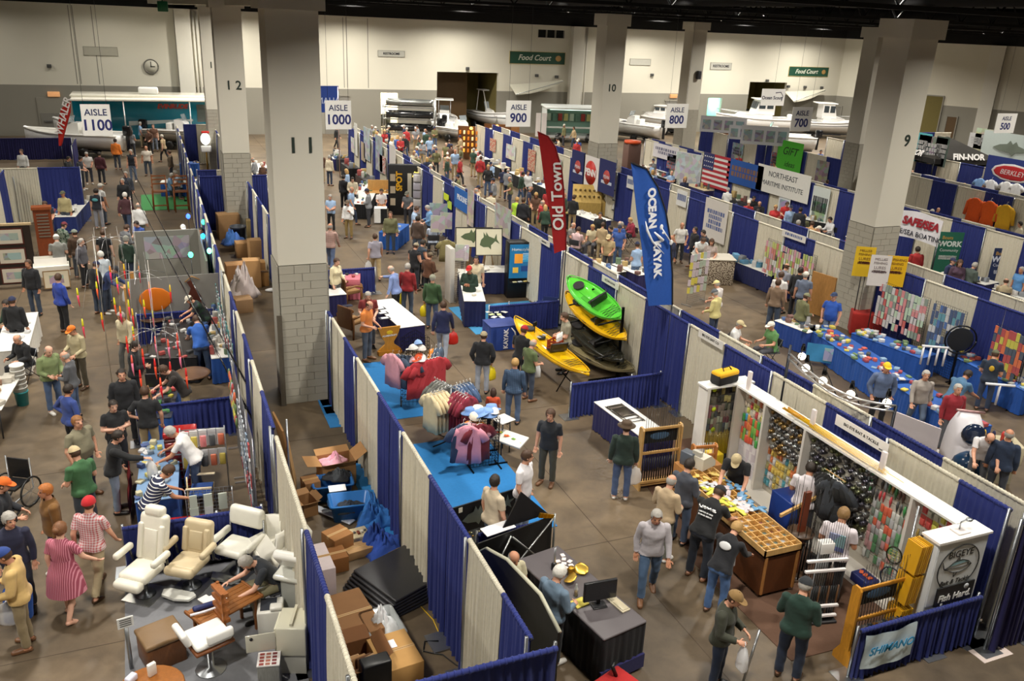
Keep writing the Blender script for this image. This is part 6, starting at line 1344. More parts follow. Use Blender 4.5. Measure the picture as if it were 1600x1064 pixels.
hang_rows('fold_pack',(1.1,16.6),(1.1,14.35),(1.95,1.65,1.35,1.05,.75),11,-90,['d8dce0','b8c0c8','e8e8e8','606a78','c83a3a','88a0b8'],'bagged tackle on the white wire panels beside the director chair','bags on wire panels','film',1.2,nm='bagged_tackle')
hang_rows('rod_lure',(1.1,18.2),(1.1,16.8),(2.0,1.7,1.4),10,-90,['d8d040','c82a2a','a8b0b8','6a8a40','e86a30'],'bright rubber lure on the far wire panel','lures on far wire panel',sc=1.3)
gridwall((-.05,14.6),(.75,14.5),1.1,'leaning white wire panel beside the director chair',col='c0c4cc');hang_rows('fold_pack',(-.05,14.52),(.7,14.44),(1.05,.8),3,0,['e8e8e6','d8e0d0'],'white carded lure pack on the leaning wire panel','packs on leaning panel','paper',1.4)
p=F(318,800,0);t=thing('director_chair','director chair with blue canvas and pale wooden arms','chair',(p.x,p.y+.1,0),-100)
obj('canvas_seat',MB().box(-.26,.26,-.2,.2,.44,.46),'fabric',t,'2a4a8a');obj('canvas_back',MB().rbox(-.27,.27,-.24,-.22,.7,.9,.008,2),'fabric',t,'24407c')
for s in(-1,1):
 obj('armrest',MB().rbox(s*.29-.035,s*.29+.035,-.24,.24,.62,.65,.01,2),'wood',t,'e0cfae');obj('leg',MB().tube([(s*.28,.2,.45),(-s*.26,.2,.02)],.015,6),'wood',t,'d8c49a');obj('leg',MB().tube([(s*.28,-.2,.9),(s*.28,-.22,.02)],.015,6),'wood',t,'d8c49a')
p=F(270,815,0);sheetbox('red_tray',(F(300,812,.4).x,F(300,812,.4).y,0),.8,.35,.4,'b02020','red plastic tackle bin behind the low blue curtain','bin',-6,'plastic',r=.03)
stall((215,655),(235,595),.7,'dark table of lures under the blue laptop screen',20,['303038','e0d040','d84040','50a050','e8e8e8'],'bright lure on the table under the laptop',side=-1,skirt='24509a',top='3a3c48')
p=F(247,612,.75);monitor((p.x,p.y,.76),170,'tilted blue flat screen facing away from the lure booth',.5,.34,'2a8ac0')
t=thing('rod_easel','thin wooden easel beside the black-shirted visitor','easel',(F(241,690,0).x,F(241,690,0).y,0),20)
for x0,x1 in((-.2,0),(.2,0)):obj('leg',MB().tube([(x0,-.1,0),(x1,0,1.4)],.015,6),'wood',t,'7a5028')
obj('leg',MB().tube([(0,.25,0),(0,.02,1.38)],.015,6),'wood',t,'7a5028');obj('crossbar',MB().box(-.16,.16,-.08,-.05,.4,.44),'wood',t,'7a5028')
for i,(A_,za,B_,zb)in enumerate((((398,662),.9,(182,250),4.6),((412,650),1.0,(205,262),4.8))):
 rod('trolling_rod',F(*A_,za),F(*B_,zb),('left' if i==0 else 'right')+' one of two long black trolling rods slanting over the lure booth','16161a','101012',r=.022,gl=.9)
 q=F(*A_,za);tag(obj('rod_holder_post',MB().tube([(q.x,q.y,0),(q.x,q.y,za+.05)],.025,8),'metal',None,'dgrey'),('left' if i==0 else 'right')+' grey post holding a long black trolling rod','post')
TEA=MB().tube([(0,0,0),(0,0,-.12),(0,0,-.17)],[.012,.022,.02],7).mesh('teaser_head');TEB=MB().tube([(0,0,-.16),(0,0,-.3),(.01,0,-.42)],[.022,.018,.006],7).mesh('teaser_tail')
def rig(c,r_,arms,label,pts,two):
 h=F(*c[:2],c[2]);t=thing('spreader_rig',label,'fishing rig',h)
 obj('hub',MB().ell((0,0,0),(.03,.03,.05),8,6),'metal',t,'steel')
 for k in range(arms):
  a=2*PI*k/arms+.4;e=Vector((r_*math.cos(a),r_*math.sin(a),-.12));obj('arm',MB().tube([(0,0,0),e*.5+Vector((0,0,.06)),e],.006,5),'metal',t,'c8c8c8')
 for i,(x,y,z)in enumerate(pts):
  q=F(x,y,z)-h;c1,c2=two[i%len(two)]
  hd=obj('teaser_head',TEA,'gel',t,c1,q,None,(1.2,1.2,1.25));obj('teaser_tail',TEB,'gel',hd,c2)
  obj('leader',MB().tube([q,(q.x*.8,q.y*.8,-.1)],.003,4),'plastic',t,'d8d8d8')
 obj('hang_line',MB().tube([(0,0,0),(0,0,1.2)],.004,4),'plastic',t,'d0d0d0')
 return t
YR=[('e8e030','f04860'),('f0c030','e03030'),('e8e030','f06030'),('f09030','f03060')];RD=[('f05030','e02030'),('f06050','f080a0'),('e03030','f05030')]
rig((165,372,3.6),.7,6,'farthest spreader rig of yellow and pink teasers over the aisle',[(120,450,2.2),(151,420,2.2),(150,440,2.1),(171,415,2.3),(182,433,2.2),(193,412,2.3),(200,440,2.1),(216,415,2.3)],YR)
rig((215,425,3.3),.65,6,'middle spreader rig of yellow and pink teasers',[(128,498,1.9),(158,488,1.9),(178,465,2.),(187,478,1.9),(200,468,2.),(206,482,1.9),(224,468,2.),(232,440,2.2),(238,485,1.9),(265,445,2.2),(207,510,1.8)],YR)
rig((240,515,2.9),.55,6,'nearest spreader rig of long red teasers',[(197,525,1.8),(205,555,1.7),(218,578,1.6),(222,545,1.7),(242,525,1.8),(241,560,1.7),(250,590,1.6),(262,530,1.8),(265,565,1.7),(276,520,1.9),(280,545,1.8),(290,575,1.7)],RD)
for i,(px,py,hh)in enumerate(((178,620,4.2),(232,560,4.6),(256,640,3.8))):
 q=F(px,py,0);t=thing('display_pole','thin white display pole for spreader rigs, %s'%('left','rear','right')[i],'pole',(q.x,q.y,0));obj('pole',MB().tube([(0,0,0),(0,0,hh)],[.012,.006],6),'metal',t,'d8d4cc');obj('base',MB().lathe([(.16,0),(.16,.02),(.02,.04)],14),'metal',t,'charcoal')
stall((225,560),(262,498),1.3,'dark table with brown round tray of rigs',40,['24262a','e8e6e2','4a4c54','8a8c90','c04038'],'boxed rig on the dark table under the teasers',nm='boxed_rig',side=-1,skirt='18181c',top='2a2624',)
for i,(px,py,c_)in enumerate(((242,495,'4a3220'),(300,582,'6a4c34'))):q=F(px,py,.8);tag(obj('round_tray',MB().lathe([(.42,0),(.44,.03),(.42,.05),(.36,.03)],24),'wood',None,c_,(q.x,q.y,.752 if i==0 else .75)),['dark brown round tray on the dark rig table','brown round tray by the low blue curtain'][i],'tray')
stall((330,560),(316,480),.6,'table of packaged lines along the left curtain',40,MIX,'packaged line on the left curtain table',nm='packaged_line',side=-1,skirt='24509a',hmax=.25)
hang_rows('fold_pack',(1.3,25),(1.3,19.6),(1.9,1.55,1.2),16,-90,['c8ccd0','e0e4e4','50a0a0','c04848','a8b0b8','30384a'],'carded line on the left curtain behind the blue-shirted man','carded line on curtain','paper',1.15,nm='carded_line')
t=board('felt_screen','grey felt screen with orange disc and brown fish, on the left','screen',2.6,1.5,(.2,26.0,1.15),2,'8e8c88',.04);obj('edge_post',MB().box(-1.36,-1.3,-.3,.04,-1.15,.6),'wood',t,'c89a58')
obj('orange_disc',MB().ell((-.55,-.03,.1),(.45,.02,.36),24,6),'paint',t,'e07818');obj('brown_fish',MB().prism([(.35,.55),(.5,.62),(.55,.4),(.72,.1),(.7,-.3),(.85,-.45),(.62,-.4),(.5,-.6),(.45,-.4),(.25,-.45),(.38,-.2),(.35,.1),(.45,.35)],-.05,-.01,'y'),'wood',t,'54271c');obj('hanger',MB().tube([(.3,-.02,.55),(.5,-.02,.72),(.72,-.02,.6)],.015,5),'wood',t,'b08040')
t=thing('lamp_booth','grey walled booth with coloured bulbs on poles','booth',(0,0,0))
for x0,x1,y0,y1,z1 in((-.9,1.2,31.9,32.0,1.9),(-.95,-.9,27.5,32,1.2),(1.2,1.25,27.5,32,1.9)):obj('panel',MB().box(x0,x1,y0,y1,.02,z1),'paint',t,'8c8a82')
obj('picture',MB().box(-.6,.9,31.88,31.9,.9,1.7),'collage',t,'7e8890');obj('post',MB().box(-1.0,-.9,27.4,27.5,0,1.7),'wood',t,'c08a48')
for i,(px,py,c_)in enumerate(((294,338,'2a50ff'),(318,347,'30e0a0'),(317,369,'20b0ff'),(298,398,'40ffa0'),(327,392,'60ffb0'))):
 q=F(px,py,2.0);t=thing('bulb_lamp',['blue','pale green','cyan','green','mint'][i]+' glowing bulb in the grey walled booth','lamp',(q.x,q.y,0));obj('pole',MB().tube([(0,0,.0),(0,0,1.95)],.012,6),'metal',t,'charcoal');obj('bulb',MB().ell((0,0,2.0),(.075,.075,.095),12,8),'glow',t,c_)
for i,(px,py)in enumerate(((252,330),(285,330))):
 p=F(px,py,0);t=thing('bar_chair',('left' if i==0 else 'right')+' tall wooden bar chair in the far left booth','chair',(p.x,p.y,0),4)
 for sx in(-1,1):
  for y in(-.25,.25):obj('leg',MB().tube([(sx*.32,y,0),(sx*.3,y*.9,1.75 if y<0 else 1.0)],.032,6),'wood',t,'8a4e22')
  obj('arm_rail',MB().box(sx*.32-.03,sx*.32+.03,-.26,.26,1.2,1.24),'wood',t,'8a4e22')
 obj('seat',MB().rbox(-.32,.32,-.27,.27,.95,1.0,.015,2),'wood',t,'7a4420')
 for z in(.3,1.35,1.55,1.72):obj('rung',MB().box(-.32,.32,-.27,-.23,z,z+.06),'wood',t,'8a4e22')
stall((250,285),(305,285),1.,'far left table with dark blue skirt behind the bar chairs',14,MIX,'item on the far left table',skirt='24509a')
p=F(322,250,0);t=thing('white_motor_stand','white round display head on stand by the green carpet','display',(F(325,268,0).x,F(325,268,0).y,0));obj('stand',MB().tube([(0,0,0),(0,0,1.5)],.05,8),'metal',t,'c8a050');obj('head',MB().ell((0,0,1.95),(.28,.25,.36),14,9),'glow',t,'8a8a84');obj('base_box',MB().rbox(-.3,.3,-.25,.25,1.2,1.55,.04,2),'gel',t,'e8e6e0');obj('red_cap',MB().rbox(-.2,.25,-.2,.2,2.3,2.4,.03,2),'plastic',t,'d02018')  # head is emissive, its brightness is put into the material
stall((280,256),(310,256),.9,'far left table with blue skirt by the green carpet',6,MIX,'item on the green carpet table',skirt='24509a',top='24509a')
t=thing('rod_bunch','bundle of pale rods standing by the far left curtain','rods',(1.0,32.6,0))
for i in range(9):obj('rod',MB().tube([(.04*i-.2,.05*(i%3),0),(.06*i-.28,.1*(i%3),1.5)],.02,5),'metal',t,'b8bcc0')
t=thing('print_screen','dark screen of framed prints at left edge','screen',(F(0,448,0).x,F(30,448,0).y,0),0);obj('panel',MB().box(-2.0,1.2,0,.06,.1,2.15),'vinyl',t,'2a211c');obj('top_rail',MB().box(-2.0,1.25,-.02,.1,2.15,2.22),'wood',t,'c8b088')
for i in range(3):
 for k in range(3):
  x,z=.55-.95*i,.42+.68*k;f=obj('picture_frame',MB().box(x-.42,x+.42,-.04,0,z-.28,z+.28),'wood',t,'5a2a22');m=obj('mat',MB().box(x-.38,x+.38,-.05,-.04,z-.24,z+.24),'paper',f,'cfc6b4');obj('print',MB().box(x-.27,x+.27,-.055,-.05,z-.12,z+.12),'collage',m,'8a8c88')
p=F(85,448,0);t=thing('print_bin','white slanted bin of matted prints','bin',(p.x,p.y,0),5);obj('bin_body',MB().box(-.55,.55,-.3,.3,.45,.8),'paint',t,'e4e0d4')
for s in(-1,1):
 for y in(-.28,.28):obj('leg',MB().box(s*.5-.02,s*.5+.02,y-.02,y+.02,0,.5),'paint',t,'d8d4c8')
for i in range(4):obj('matted_print',MB().box(-.5,.5,-.02,.0,0,.45),'paper',t,['efeae0','e0dacb','eae6da','d8d2c4'][i],(0,-.22+.12*i,.62),(R(-18),0,0))
t=board('framed_print','framed print leaning below the white print bin','picture',.75,.55,(p.x+.15,p.y-.42,.38),5,'cfc2a8',.03,'paper',tilt=-12,frame='8a6a40');obj('print',MB().box(-.22,.22,-.006,0,-.14,.14),'collage',t,'8a8478')
p=F(76,402,0);t=thing('wooden_cabinet','tall reddish wooden rack of slotted shelves at left','cabinet',(p.x,p.y,0),4);obj('carcass',MB().box(-.3,.3,-.2,.2,0,1.9),'wood',t,'7a3a1c');obj('crown',MB().box(-.34,.34,-.24,.24,1.9,2.0),'wood',t,'8a4824')
for i in range(8):obj('slot',MB().box(-.2,.2,-.22,-.2,.85+.12*i,.9+.12*i),'metal',t,'b8b4a8')
stall((118,338),(140,312),.8,'table with dark blue skirt and white sign cards left of the aisle',8,['e8e6e0','2a2a2a','d8d0c0'],'card on the left aisle table',side=1,skirt='1c2c66',hmax=.35)
stall((70,335),(112,335),.8,'left booth counter of caps and small goods',16,MIX,'item on the left booth counter',skirt='1c2c66',hmax=.2)
stall((44,545),(60,487),.8,'white-clothed table at left where visitors sit',4,['f0f0ee','d8d8d8'],'paper on the white-clothed table',side=1,skirt='e4e0d6',top='f0eee8')
t=tbl_px((2,640),(34,585),1.0,'white folding table with wooden boxes at left edge',side=1,skirt=None,top='e8e6e0')
goods(((0,635),(26,590),.5),14,.755,['b08a58','d8d0c0','8a5a30','e8e4dc'],'wooden box or sample on the white folding table','samples on white folding table',.25,.14)
p=F(36,632,0)
for i in range(7):t=tag(obj('plastic_bucket',MB().lathe([(.13,0),(.155,.34),(.165,.34),(.165,.37),(.15,.37),(.12,.02)],16),'plastic',None,'e6e4de' if i else '3aa0a8',(p.x,p.y,.115*i)),('teal plastic bucket at the bottom of the stack' if i==0 else 'white plastic bucket in the stack beside the folding table'),'bucket','stacked buckets')
t=banner_cloth('tall_banner','tall white banner with blue lettering at left curtain',.95,1.9,FX(22,300,-5.85)+Vector((.1,0,-.2)),90,'cdd4dc',sag=.02);lines(t,7,.8,1.6,'4a6a9a',-.06)
tag(obj('yellow_banner',MB().box(-.02,.02,-.5,.5,.4,2.0),'paper',None,'d8b820',(-5.9,34.2,0)),'narrow yellow banner at the left edge','banner')
t=thing('lit_display','glowing teal display case at left edge','display case',(F(5,350,0).x,F(5,350,0).y,0),10);obj('case',MB().rbox(-.3,.3,-.3,.3,0,1.0,.02,2),'paint',t,'d8d4c0');obj('lit_panel',MB().box(-.28,.28,-.32,-.3,.4,.95),'screen',t,'3ab0b0')
p=F(25,790,0);t=thing('wheelchair','black wheelchair with canvas back at the left edge','wheelchair',(p.x,p.y,0),150);obj('seat',MB().box(-.22,.22,-.22,.22,.46,.5),'vinyl',t,'18181a');obj('backrest',MB().rbox(-.22,.22,-.26,-.23,.5,.92,.01,2),'vinyl',t,'18181a')
for s in(-1,1):
 obj('wheel',MB().tube([(s*.3,-.1+.29*math.cos(a_),.3+.29*math.sin(a_))for a_ in[2*PI*k/24 for k in range(25)]],.02,6),'plastic',t,'222222');obj('caster',MB().tube([(s*.24,.3+.08*math.cos(a_),.1+.08*math.sin(a_))for a_ in[2*PI*k/14 for k in range(15)]],.018,6),'plastic',t,'222222');obj('frame_tube',MB().tube([(s*.25,-.25,.95),(s*.25,-.24,.3),(s*.25,.28,.28),(s*.25,.3,.1)],.013,6),'metal',t,'steel')
 sp=MB()
 for k in range(8):a_=2*PI*k/8;sp.tube([(s*.3,-.1,.3),(s*.3,-.1+.28*math.cos(a_),.3+.28*math.sin(a_))],.003,4)
 obj('spokes',sp,'metal',t,'steel')
 # aisle signs, wall signs
SY=38.4
SG={'1100':'over the leftmost aisle','1000':'right of column 11','900':'between columns 11 and 10','800':'beside the far photo posters','700':'left of column 9','500':'at the right edge'}
for s,x0,y0,x1,y1 in(('1100',125,164,176,211),('1000',508,158,549,201),('900',792,158,828,197),('800',1043,163,1072,199),('700',1240,168,1265,204),('500',1560,178,1583,207)):
 Yp=36.2 if s=='700' else SY;a,b=FY(x0,y0,Yp),FY(x1,y1,Yp);w_,h=b.x-a.x,a.z-b.z;c=(a+b)/2
 t=board('aisle_sign','hanging white sign reading AISLE '+s+' '+SG[s],'sign',w_*1.02,h*1.05,c,0,'e8e6e0',.03)
 text('lettering','AISLE',h*.3,'paint','27305a',t,(0,-.006,h*.25),bold=.004);text('lettering',s,h*.5,'paint','232a66',t,(0,-.006,-h*.18),bold=.014,sx=.95 if len(s)>3 else 1)
 for x in(-w_*.4,w_*.4):obj('suspension_wire',MB().tube([(x,.015,h*.5),(x,.015,CEIL-c.z-.02)],.006,4),'metal',t,'404040')
def wsign(px0,py0,px1,py1,label,col,tx,tcol,shear=0,frame=None,ts=.62):
 a,b=FY(px0,py0,WY-.05),FY(px1,py1,WY-.05);w_,h=b.x-a.x,abs(a.z-b.z);t=board('lettered_sign',label,'sign',w_,h,(a+b)/2,0,col,.04,frame=frame)
 if tx:text('lettering',tx,h*ts*.9,'paint',tcol,t,(-w_*.06 if shear else 0,-.006,0),shear=shear,bold=.01)
 return t,w_,h
wsign(591,79,632,89,'RESTROOMS sign on the far wall left of the green food sign','b8b6aa','RESTROOMS','2a2c30',frame='8a887e')
for x0,y0,x1,y1,l in((797,80,882,101,'large green Food Court sign on the far wall'),(1234,104,1293,120,'smaller green Food Court sign at the right of the far wall')):
 t,w_,h=wsign(x0,y0,x1,y1,l,'1f4a38','Food Court','dcdccc',.3,'c8b070',.72);obj('emblem',MB().ell((w_*.38,-.01,0),(h*.3,.01,h*.25),10,6),'paint',t,'b08a50')
wsign(1111,98,1142,109,'smaller RESTROOMS sign on the far wall right of column 10','b4b2a8','RESTROOMS','34363a',frame='8a887e')
wsign(130,73,184,87,'blank framed sign on the far wall above the turquoise vehicle','b2ae9e',None,None,frame='8f8b7e');wsign(985,92,1016,102,'blank framed sign between columns on the far wall','b8b6aa',None,None,frame='8f8b7e')
q=FY(236,104,WY-.06);t=thing('round_clock','round wall clock above the turquoise vehicle','clock',q);obj('clock_face',MB().lathe([(.5,0),(.5,.05)],24).xf(Matrix.Rotation(PI/2,4,'X')),'paint',t,'c8c4b4');obj('clock_rim',MB().tube([(.5*math.cos(a),-.03,.5*math.sin(a))for a in[2*PI*k/28 for k in range(29)]],.05,6),'paint',t,'6a675e');obj('clock_hand',MB().box(-.03,.03,-.07,-.05,-.05,.36).box(-.05,.28,-.07,-.05,-.03,.03),'paint',t,'2a2a2a')
for px,py in((77,103),(730,107),(838,118),(869,120),(1018,117),(1231,135),(1257,136),(1283,137),(1198,126)):tag(obj('fixture_box',MB().rbox(-.15,.15,-.2,0,-.12,.12,.03,2),'plastic',None,'4a4a48',FY(px,py,WY-.02)),'small dark box fixed high on the far wall','fixture','boxes on the far wall')
for px,py in((84,147),(240,147),(1052,150)):tag(obj('exit_light',MB().rbox(-.4,.4,-.12,0,-.18,.18,.03,2),'screen',None,'c89060',FY(px,py,WY-.02)),'small amber exit light on the grey wall band','exit light','exit lights')
for x0,y0,x1,y1,l in((798,146,880,127,'pale stretched awning below the large Food Court sign'),(1228,157,1290,141,'pale stretched awning below the smaller Food Court sign')):
 a,b=FY(x0,y0,WY-.6),FY(x1,y1,WY-.6);up=FY(x0,y0-14,WY-.1);t=thing('fabric_awning',l,'awning',a);n=12
 top=[(Vector((b.x-a.x,-.2,b.z-a.z))*(i/n)+Vector((0,.4,(up.z-a.z)*(1-(i/n))**1.3*.9+.1)))for i in range(n+1)];bot=[(Vector((b.x-a.x,0,b.z-a.z))*(i/n)+Vector((0,-1.2*(1-i/n),-.25*math.sin(PI*i/n))))for i in range(n+1)]
 obj('fabric',MB().loft([top,bot],cap=False,close=False).loft([[p-Vector((0,.03,.04))for p in bot],[p-Vector((0,.03,.04))for p in top]],cap=False,close=False),'fabric',t,'cfcbb8');obj('strut',MB().tube([bot[0],bot[-1]],.03,6),'metal',t,'steel')
 # boats and vehicles at the far end
def boat(px,py,L_,hd,label,style='cc',hull='f2f1ee',z=.75,wid=2.2,deck='f4f2ee'):
 p=F(px,py,0);t=thing('motor_boat',label,'boat',(p.x,p.y,0),hd-23);n=14;rings=[];H_=.95*L_/6.5
 for i in range(n+1):
  u=i/n;w_=wid/2*(1 if u<.5 else max(.03,1-((u-.5)/.5)**2.2));sh=.35*max(0,u-.4)**2*H_*2;x=-L_/2+L_*u
  ke=z-.35+.35*max(0,(u-.7)/.3)**2
  rings.append([(x,-w_,z+H_*.75+sh),(x,-w_*.92,z+H_*.35+sh*.6),(x,-w_*.7,z+.02+sh*.3),(x,0,ke),(x,w_*.7,z+.02+sh*.3),(x,w_*.92,z+H_*.35+sh*.6),(x,w_,z+H_*.75+sh)])
 obj('hull',MB().loft([list(reversed(r))for r in rings],cap=True,close=True),'gel',t,hull)
 obj('gunwale',MB().tube([Vector(r[0])+Vector((0,0,.03))for r in rings]+[Vector(r[6])+Vector((0,0,.03))for r in reversed(rings)],.07,6),'gel',t,deck);obj('rub_stripe',MB().tube([Vector(r[1])+Vector((0,-.02,.12))for r in rings],.03,5),'plastic',t,'40444a')
 obj('foredeck',MB().loft([[(r[0][0],r[0][1]*.94,r[0][2]+.02),(r[0][0],0,r[0][2]+.12),(r[6][0],r[6][1]*.94,r[6][2]+.02)]for r in rings[9:]],cap=False,close=False),'gel',t,deck)
 zt=z+H_*.75
 if style in('cc','ttop'):
  obj('console',MB().prism([(-.5,0),(.35,0),(.25,.75),(-.1,1.0),(-.5,1.0)],-.4,.4,'x').xf(Matrix.Rotation(-PI/2,4,'Z')),'gel',t,deck,(0,0,zt-.3));obj('windscreen',MB().box(.1,.14,-.38,.38,0,.4),'film',t,'9aa4a8',(0,0,zt+.65),(0,R(-20),0));obj('leaning_seat',MB().rbox(-1.1,-.7,-.4,.4,zt-.3,zt+.45,.06,3),'vinyl',t,'f0eee8')
 if style=='ttop':
  for x in(-.7,.35):
   for y in(-.5,.5):obj('pipe',MB().tube([(x,y,zt-.3),(x*1.1,y,zt+1.55)],.03,6),'metal',t,'c8cacc')
  obj('hardtop',MB().rbox(-1.1,.7,-.75,.75,zt+1.55,zt+1.63,.04,2),'gel',t,'2a3050' if deck=='navytop' else 'e8e6e0')
 if style in('cabin','pilot'):
  c0=MB().prism([(-L_*.1,0),(L_*.3,0),(L_*.2,.55),(-L_*.1,.6)],-wid*.36,wid*.36,'y');obj('cabin_trunk',c0,'gel',t,deck,(0,0,zt-.05))
  h2=1.35 if style=='pilot' else .7
  obj('wheelhouse',MB().prism([(-L_*.12,0),(L_*.1,0),(L_*.05,h2),(-L_*.12,h2)],-wid*.32,wid*.32,'y'),'gel',t,deck,(0,0,zt+.4))
  obj('house_roof',MB().rbox(-L_*.2,L_*.09,-wid*.36,wid*.36,zt+.4+h2,zt+.5+h2,.05,2),'gel',t,'f2f0ea')
  for s in(-1,1):
   for k in range(2):obj('side_window',MB().box(-L_*.1+k*L_*.09,-L_*.03+k*L_*.09,s*wid*.325-.01,s*wid*.325+.01,zt+.5+h2*.35,zt+.4+h2*.88),'gel',t,'3a4248')
  for y in(-.34,.0,.34):obj('front_window',MB().box(-.015,.015,y*wid*.5-wid*.12,y*wid*.5+wid*.1,0,h2*.5),'gel',t,'3a4248',(L_*.085,0,zt+.4+h2*.4),(0,R(-14),0))
  obj('rail',MB().tube([Vector((r[0][0],r[0][1]*.9,r[0][2]+.45))for r in rings[7:]]+[Vector((r[6][0],r[6][1]*.9,r[6][2]+.45))for r in reversed(rings[7:])],.02,5),'metal',t,'d0d2d4')
 if style=='arch':
  for s in(-1,1):obj('arch_leg',MB().tube([(-.9,s*.9,zt),(-.6,s*.85,zt+1.9),(.2,s*.8,zt+1.95),(.9,s*.75,zt+.3)],.045,6),'gel',t,'eceae4')
  obj('hardtop',MB().rbox(-.9,.5,-.95,.95,zt+1.92,zt+2.02,.04,2),'gel',t,'f0eee8');obj('windscreen',MB().box(-.02,.02,-.8,.8,0,.9),'film',t,'a8b0b4',(.8,0,zt+.2),(0,R(-28),0));obj('cabin_trunk',MB().prism([(.6,0),(L_*.36,0),(L_*.25,.4),(.6,.5)],-.75,.75,'y'),'gel',t,deck,(0,0,zt-.05))
 m=obj('outboard_motor',MB().rbox(-.3,.25,-.22,.22,.3,.95,.12,3),'gel',t,'17181b' if style!='pilot' else 'e8e8e8',(-L_/2-.3,0,zt-.35));obj('drive_leg',MB().box(-.1,.1,-.06,.06,-.65,.35),'gel',m,'17181b')
 tr=obj('trailer_frame',MB().box(-L_/2,L_/2+.6,-.06,.06,.35,.43).box(-L_*.3,L_*.2,-.8,-.72,.35,.43).box(-L_*.3,L_*.2,.72,.8,.35,.43),'metal',t,'dgrey')
 for s in(-1,1):obj('wheel',MB().lathe([(.1,-.1),(.3,-.1),(.32,0),(.3,.1),(.1,.1)],16).xf(Matrix.Rotation(PI/2,4,'X')),'plastic',tr,'1c1c1c',(-L_*.15,s*.95,.32))
 obj('jack',MB().tube([(L_/2+.4,0,0),(L_/2+.4,0,.4)],.04,6),'metal',t,'dgrey');return t
boat(120,243,6.2,182,'white open skiff with flared bow at far left','cc',deck='f0eee6');boat(150,222,5.6,182,'second white skiff behind the flared one at far left','cc')
boat(290,232,5.,0,'grey skiff with black outboard beside the green carpet','cc',hull='b8b6ac')
boat(694,210,5.6,95,'white center console with dark T-top','ttop');boat(764,202,7.,300,'white cruiser with arch and tall windscreen near AISLE 900 sign','arch',wid=2.5)
boat(722,222,4.5,320,'small low white boat in front of the arch cruiser','cc',z=.55,wid=1.8);boat(985,218,6.,140,'white center console right of column 10','cc');boat(1030,208,6.,150,'white boat half hidden by AISLE 800 sign','cabin')
boat(1112,196,6.,160,'white boat with dark canvas behind the far column','ttop');boat(1183,213,8.6,185,'large white pilothouse boat near the Ocean Scout sign','pilot',wid=2.8);boat(1200,240,7.,175,'white hull in front of the large pilothouse boat','cc',wid=2.4)
boat(1287,215,6.6,0,'white pilothouse boat right of AISLE 700 sign','pilot',wid=2.5)
p=F(640,222,0);t=thing('boat_rack','tall steel rack with stacked jon boats','rack',(p.x,p.y,0),-20)
for x in(-2,2):
 for y in(-.8,.8):obj('upright',MB().tube([(x,y,0),(x,y,3.4)],.05,6),'metal',t,'c8cac8')
for z in(.8,1.8,2.7):obj('shelf_bar',MB().box(-2,2,-.85,-.75,z,z+.08).box(-2,2,.75,.85,z,z+.08),'metal',t,'b0b2b0')
M_=Matrix.Translation(p)@Matrix.Rotation(R(-20),4,'Z')
for i,(z,c_)in enumerate(((.88,'17181a'),(1.88,'222426'),(2.78,'9a9c98'))):
 q=M_@Vector((0,0,z));rings=[[(x,-w_,.5),(x,-w_*.8,.03),(x,w_*.8,.03),(x,w_,.5),(x,w_*.92,.5),(x,w_*.72,.08),(x,-w_*.72,.08),(x,-w_*.92,.5)]for x,w_ in((-1.8,.62),(-.6,.68),(.8,.64),(1.6,.5),(1.85,.42))]
 t=thing('jon_boat',['black jon boat on the lowest rack shelf','black jon boat on the middle rack shelf','grey aluminium jon boat on top of the rack'][i],'boat',q,-20);obj('hull',MB().loft([list(reversed(r))for r in rings]),'metal' if i==2 else 'gel',t,c_)
 for x in(-1,.3):obj('bench',MB().box(x-.15,x+.15,-.58,.58,.36,.42),'paint',t,c_)
boat(560,205,5.5,0,'long olive boat by the far wall behind AISLE 1000 sign','flat',hull='4a4a38',deck='6a6650')
a,b=F(130,222,0),F(312,222,0);t=thing('motorhome','turquoise vehicle with white awning at far left','vehicle',(-5.2,66.5,0),0);L_=9.4;x0=0
for o_ in[t]:o_.location=(F(130,221,0).x-.2,66.2,0)
obj('body',MB().rbox(0,L_,0,2.4,.5,3.35,.12,2),'gel',t,'15829c');obj('roof',MB().rbox(-.1,L_+.1,-.1,2.5,3.3,3.5,.08,2),'gel',t,'e8e4d4');obj('awning',MB().rbox(0,L_,-1.3,0,3.2,3.34,.05,2),'fabric',t,'efeadb');obj('roof_unit',MB().rbox(4.2,5.5,.6,1.6,3.5,3.95,.12,3),'plastic',t,'f0f0ec')
obj('white_stripe',MB().prism([(3.4,1.45),(7.6,1.75),(7.6,1.9),(3.4,1.75)],-.02,.0,'y'),'paint',t,'d8e4e4');text('lettering','EVINRUDE',.42,'paint','c04838',t,(6.3,-.03,2.75),shear=.25,bold=.02);obj('window',MB().box(7.9,9.0,-.03,0,1.7,2.9),'gel',t,'5a6460');obj('windscreen',MB().box(9.36,9.43,.3,2.1,1.7,2.9),'gel',t,'5a6460');obj('yellow_corner',MB().box(8.7,9.42,-1.32,-1.1,2.95,3.3),'fabric',t,'d8c820')
for x in(3.2,7.4):obj('awning_pole',MB().tube([(x,-1.2,0),(x,-1.2,3.2)],.05,6),'metal',t,'d8d8d4')
for x in(1.6,7.6):obj('wheel',MB().lathe([(.15,-.12),(.42,-.12),(.45,0),(.42,.12),(.15,.12)],18).xf(Matrix.Rotation(PI/2,4,'X')),'plastic',t,'1a1a1a',(x,.05,.45))
t,q=flag(56.5,[(110,158),(95,170),(90,195),(92,228)],[(110,158),(110,175),(103,200),(96,228)],'red teardrop flag with white lettering at far left','c0281c','a02018');text('lettering','WHALER',.55,'paint','f0eae6',t,q(99,182,-.08),rot=(90,-70,0),shear=.2,bold=.012)
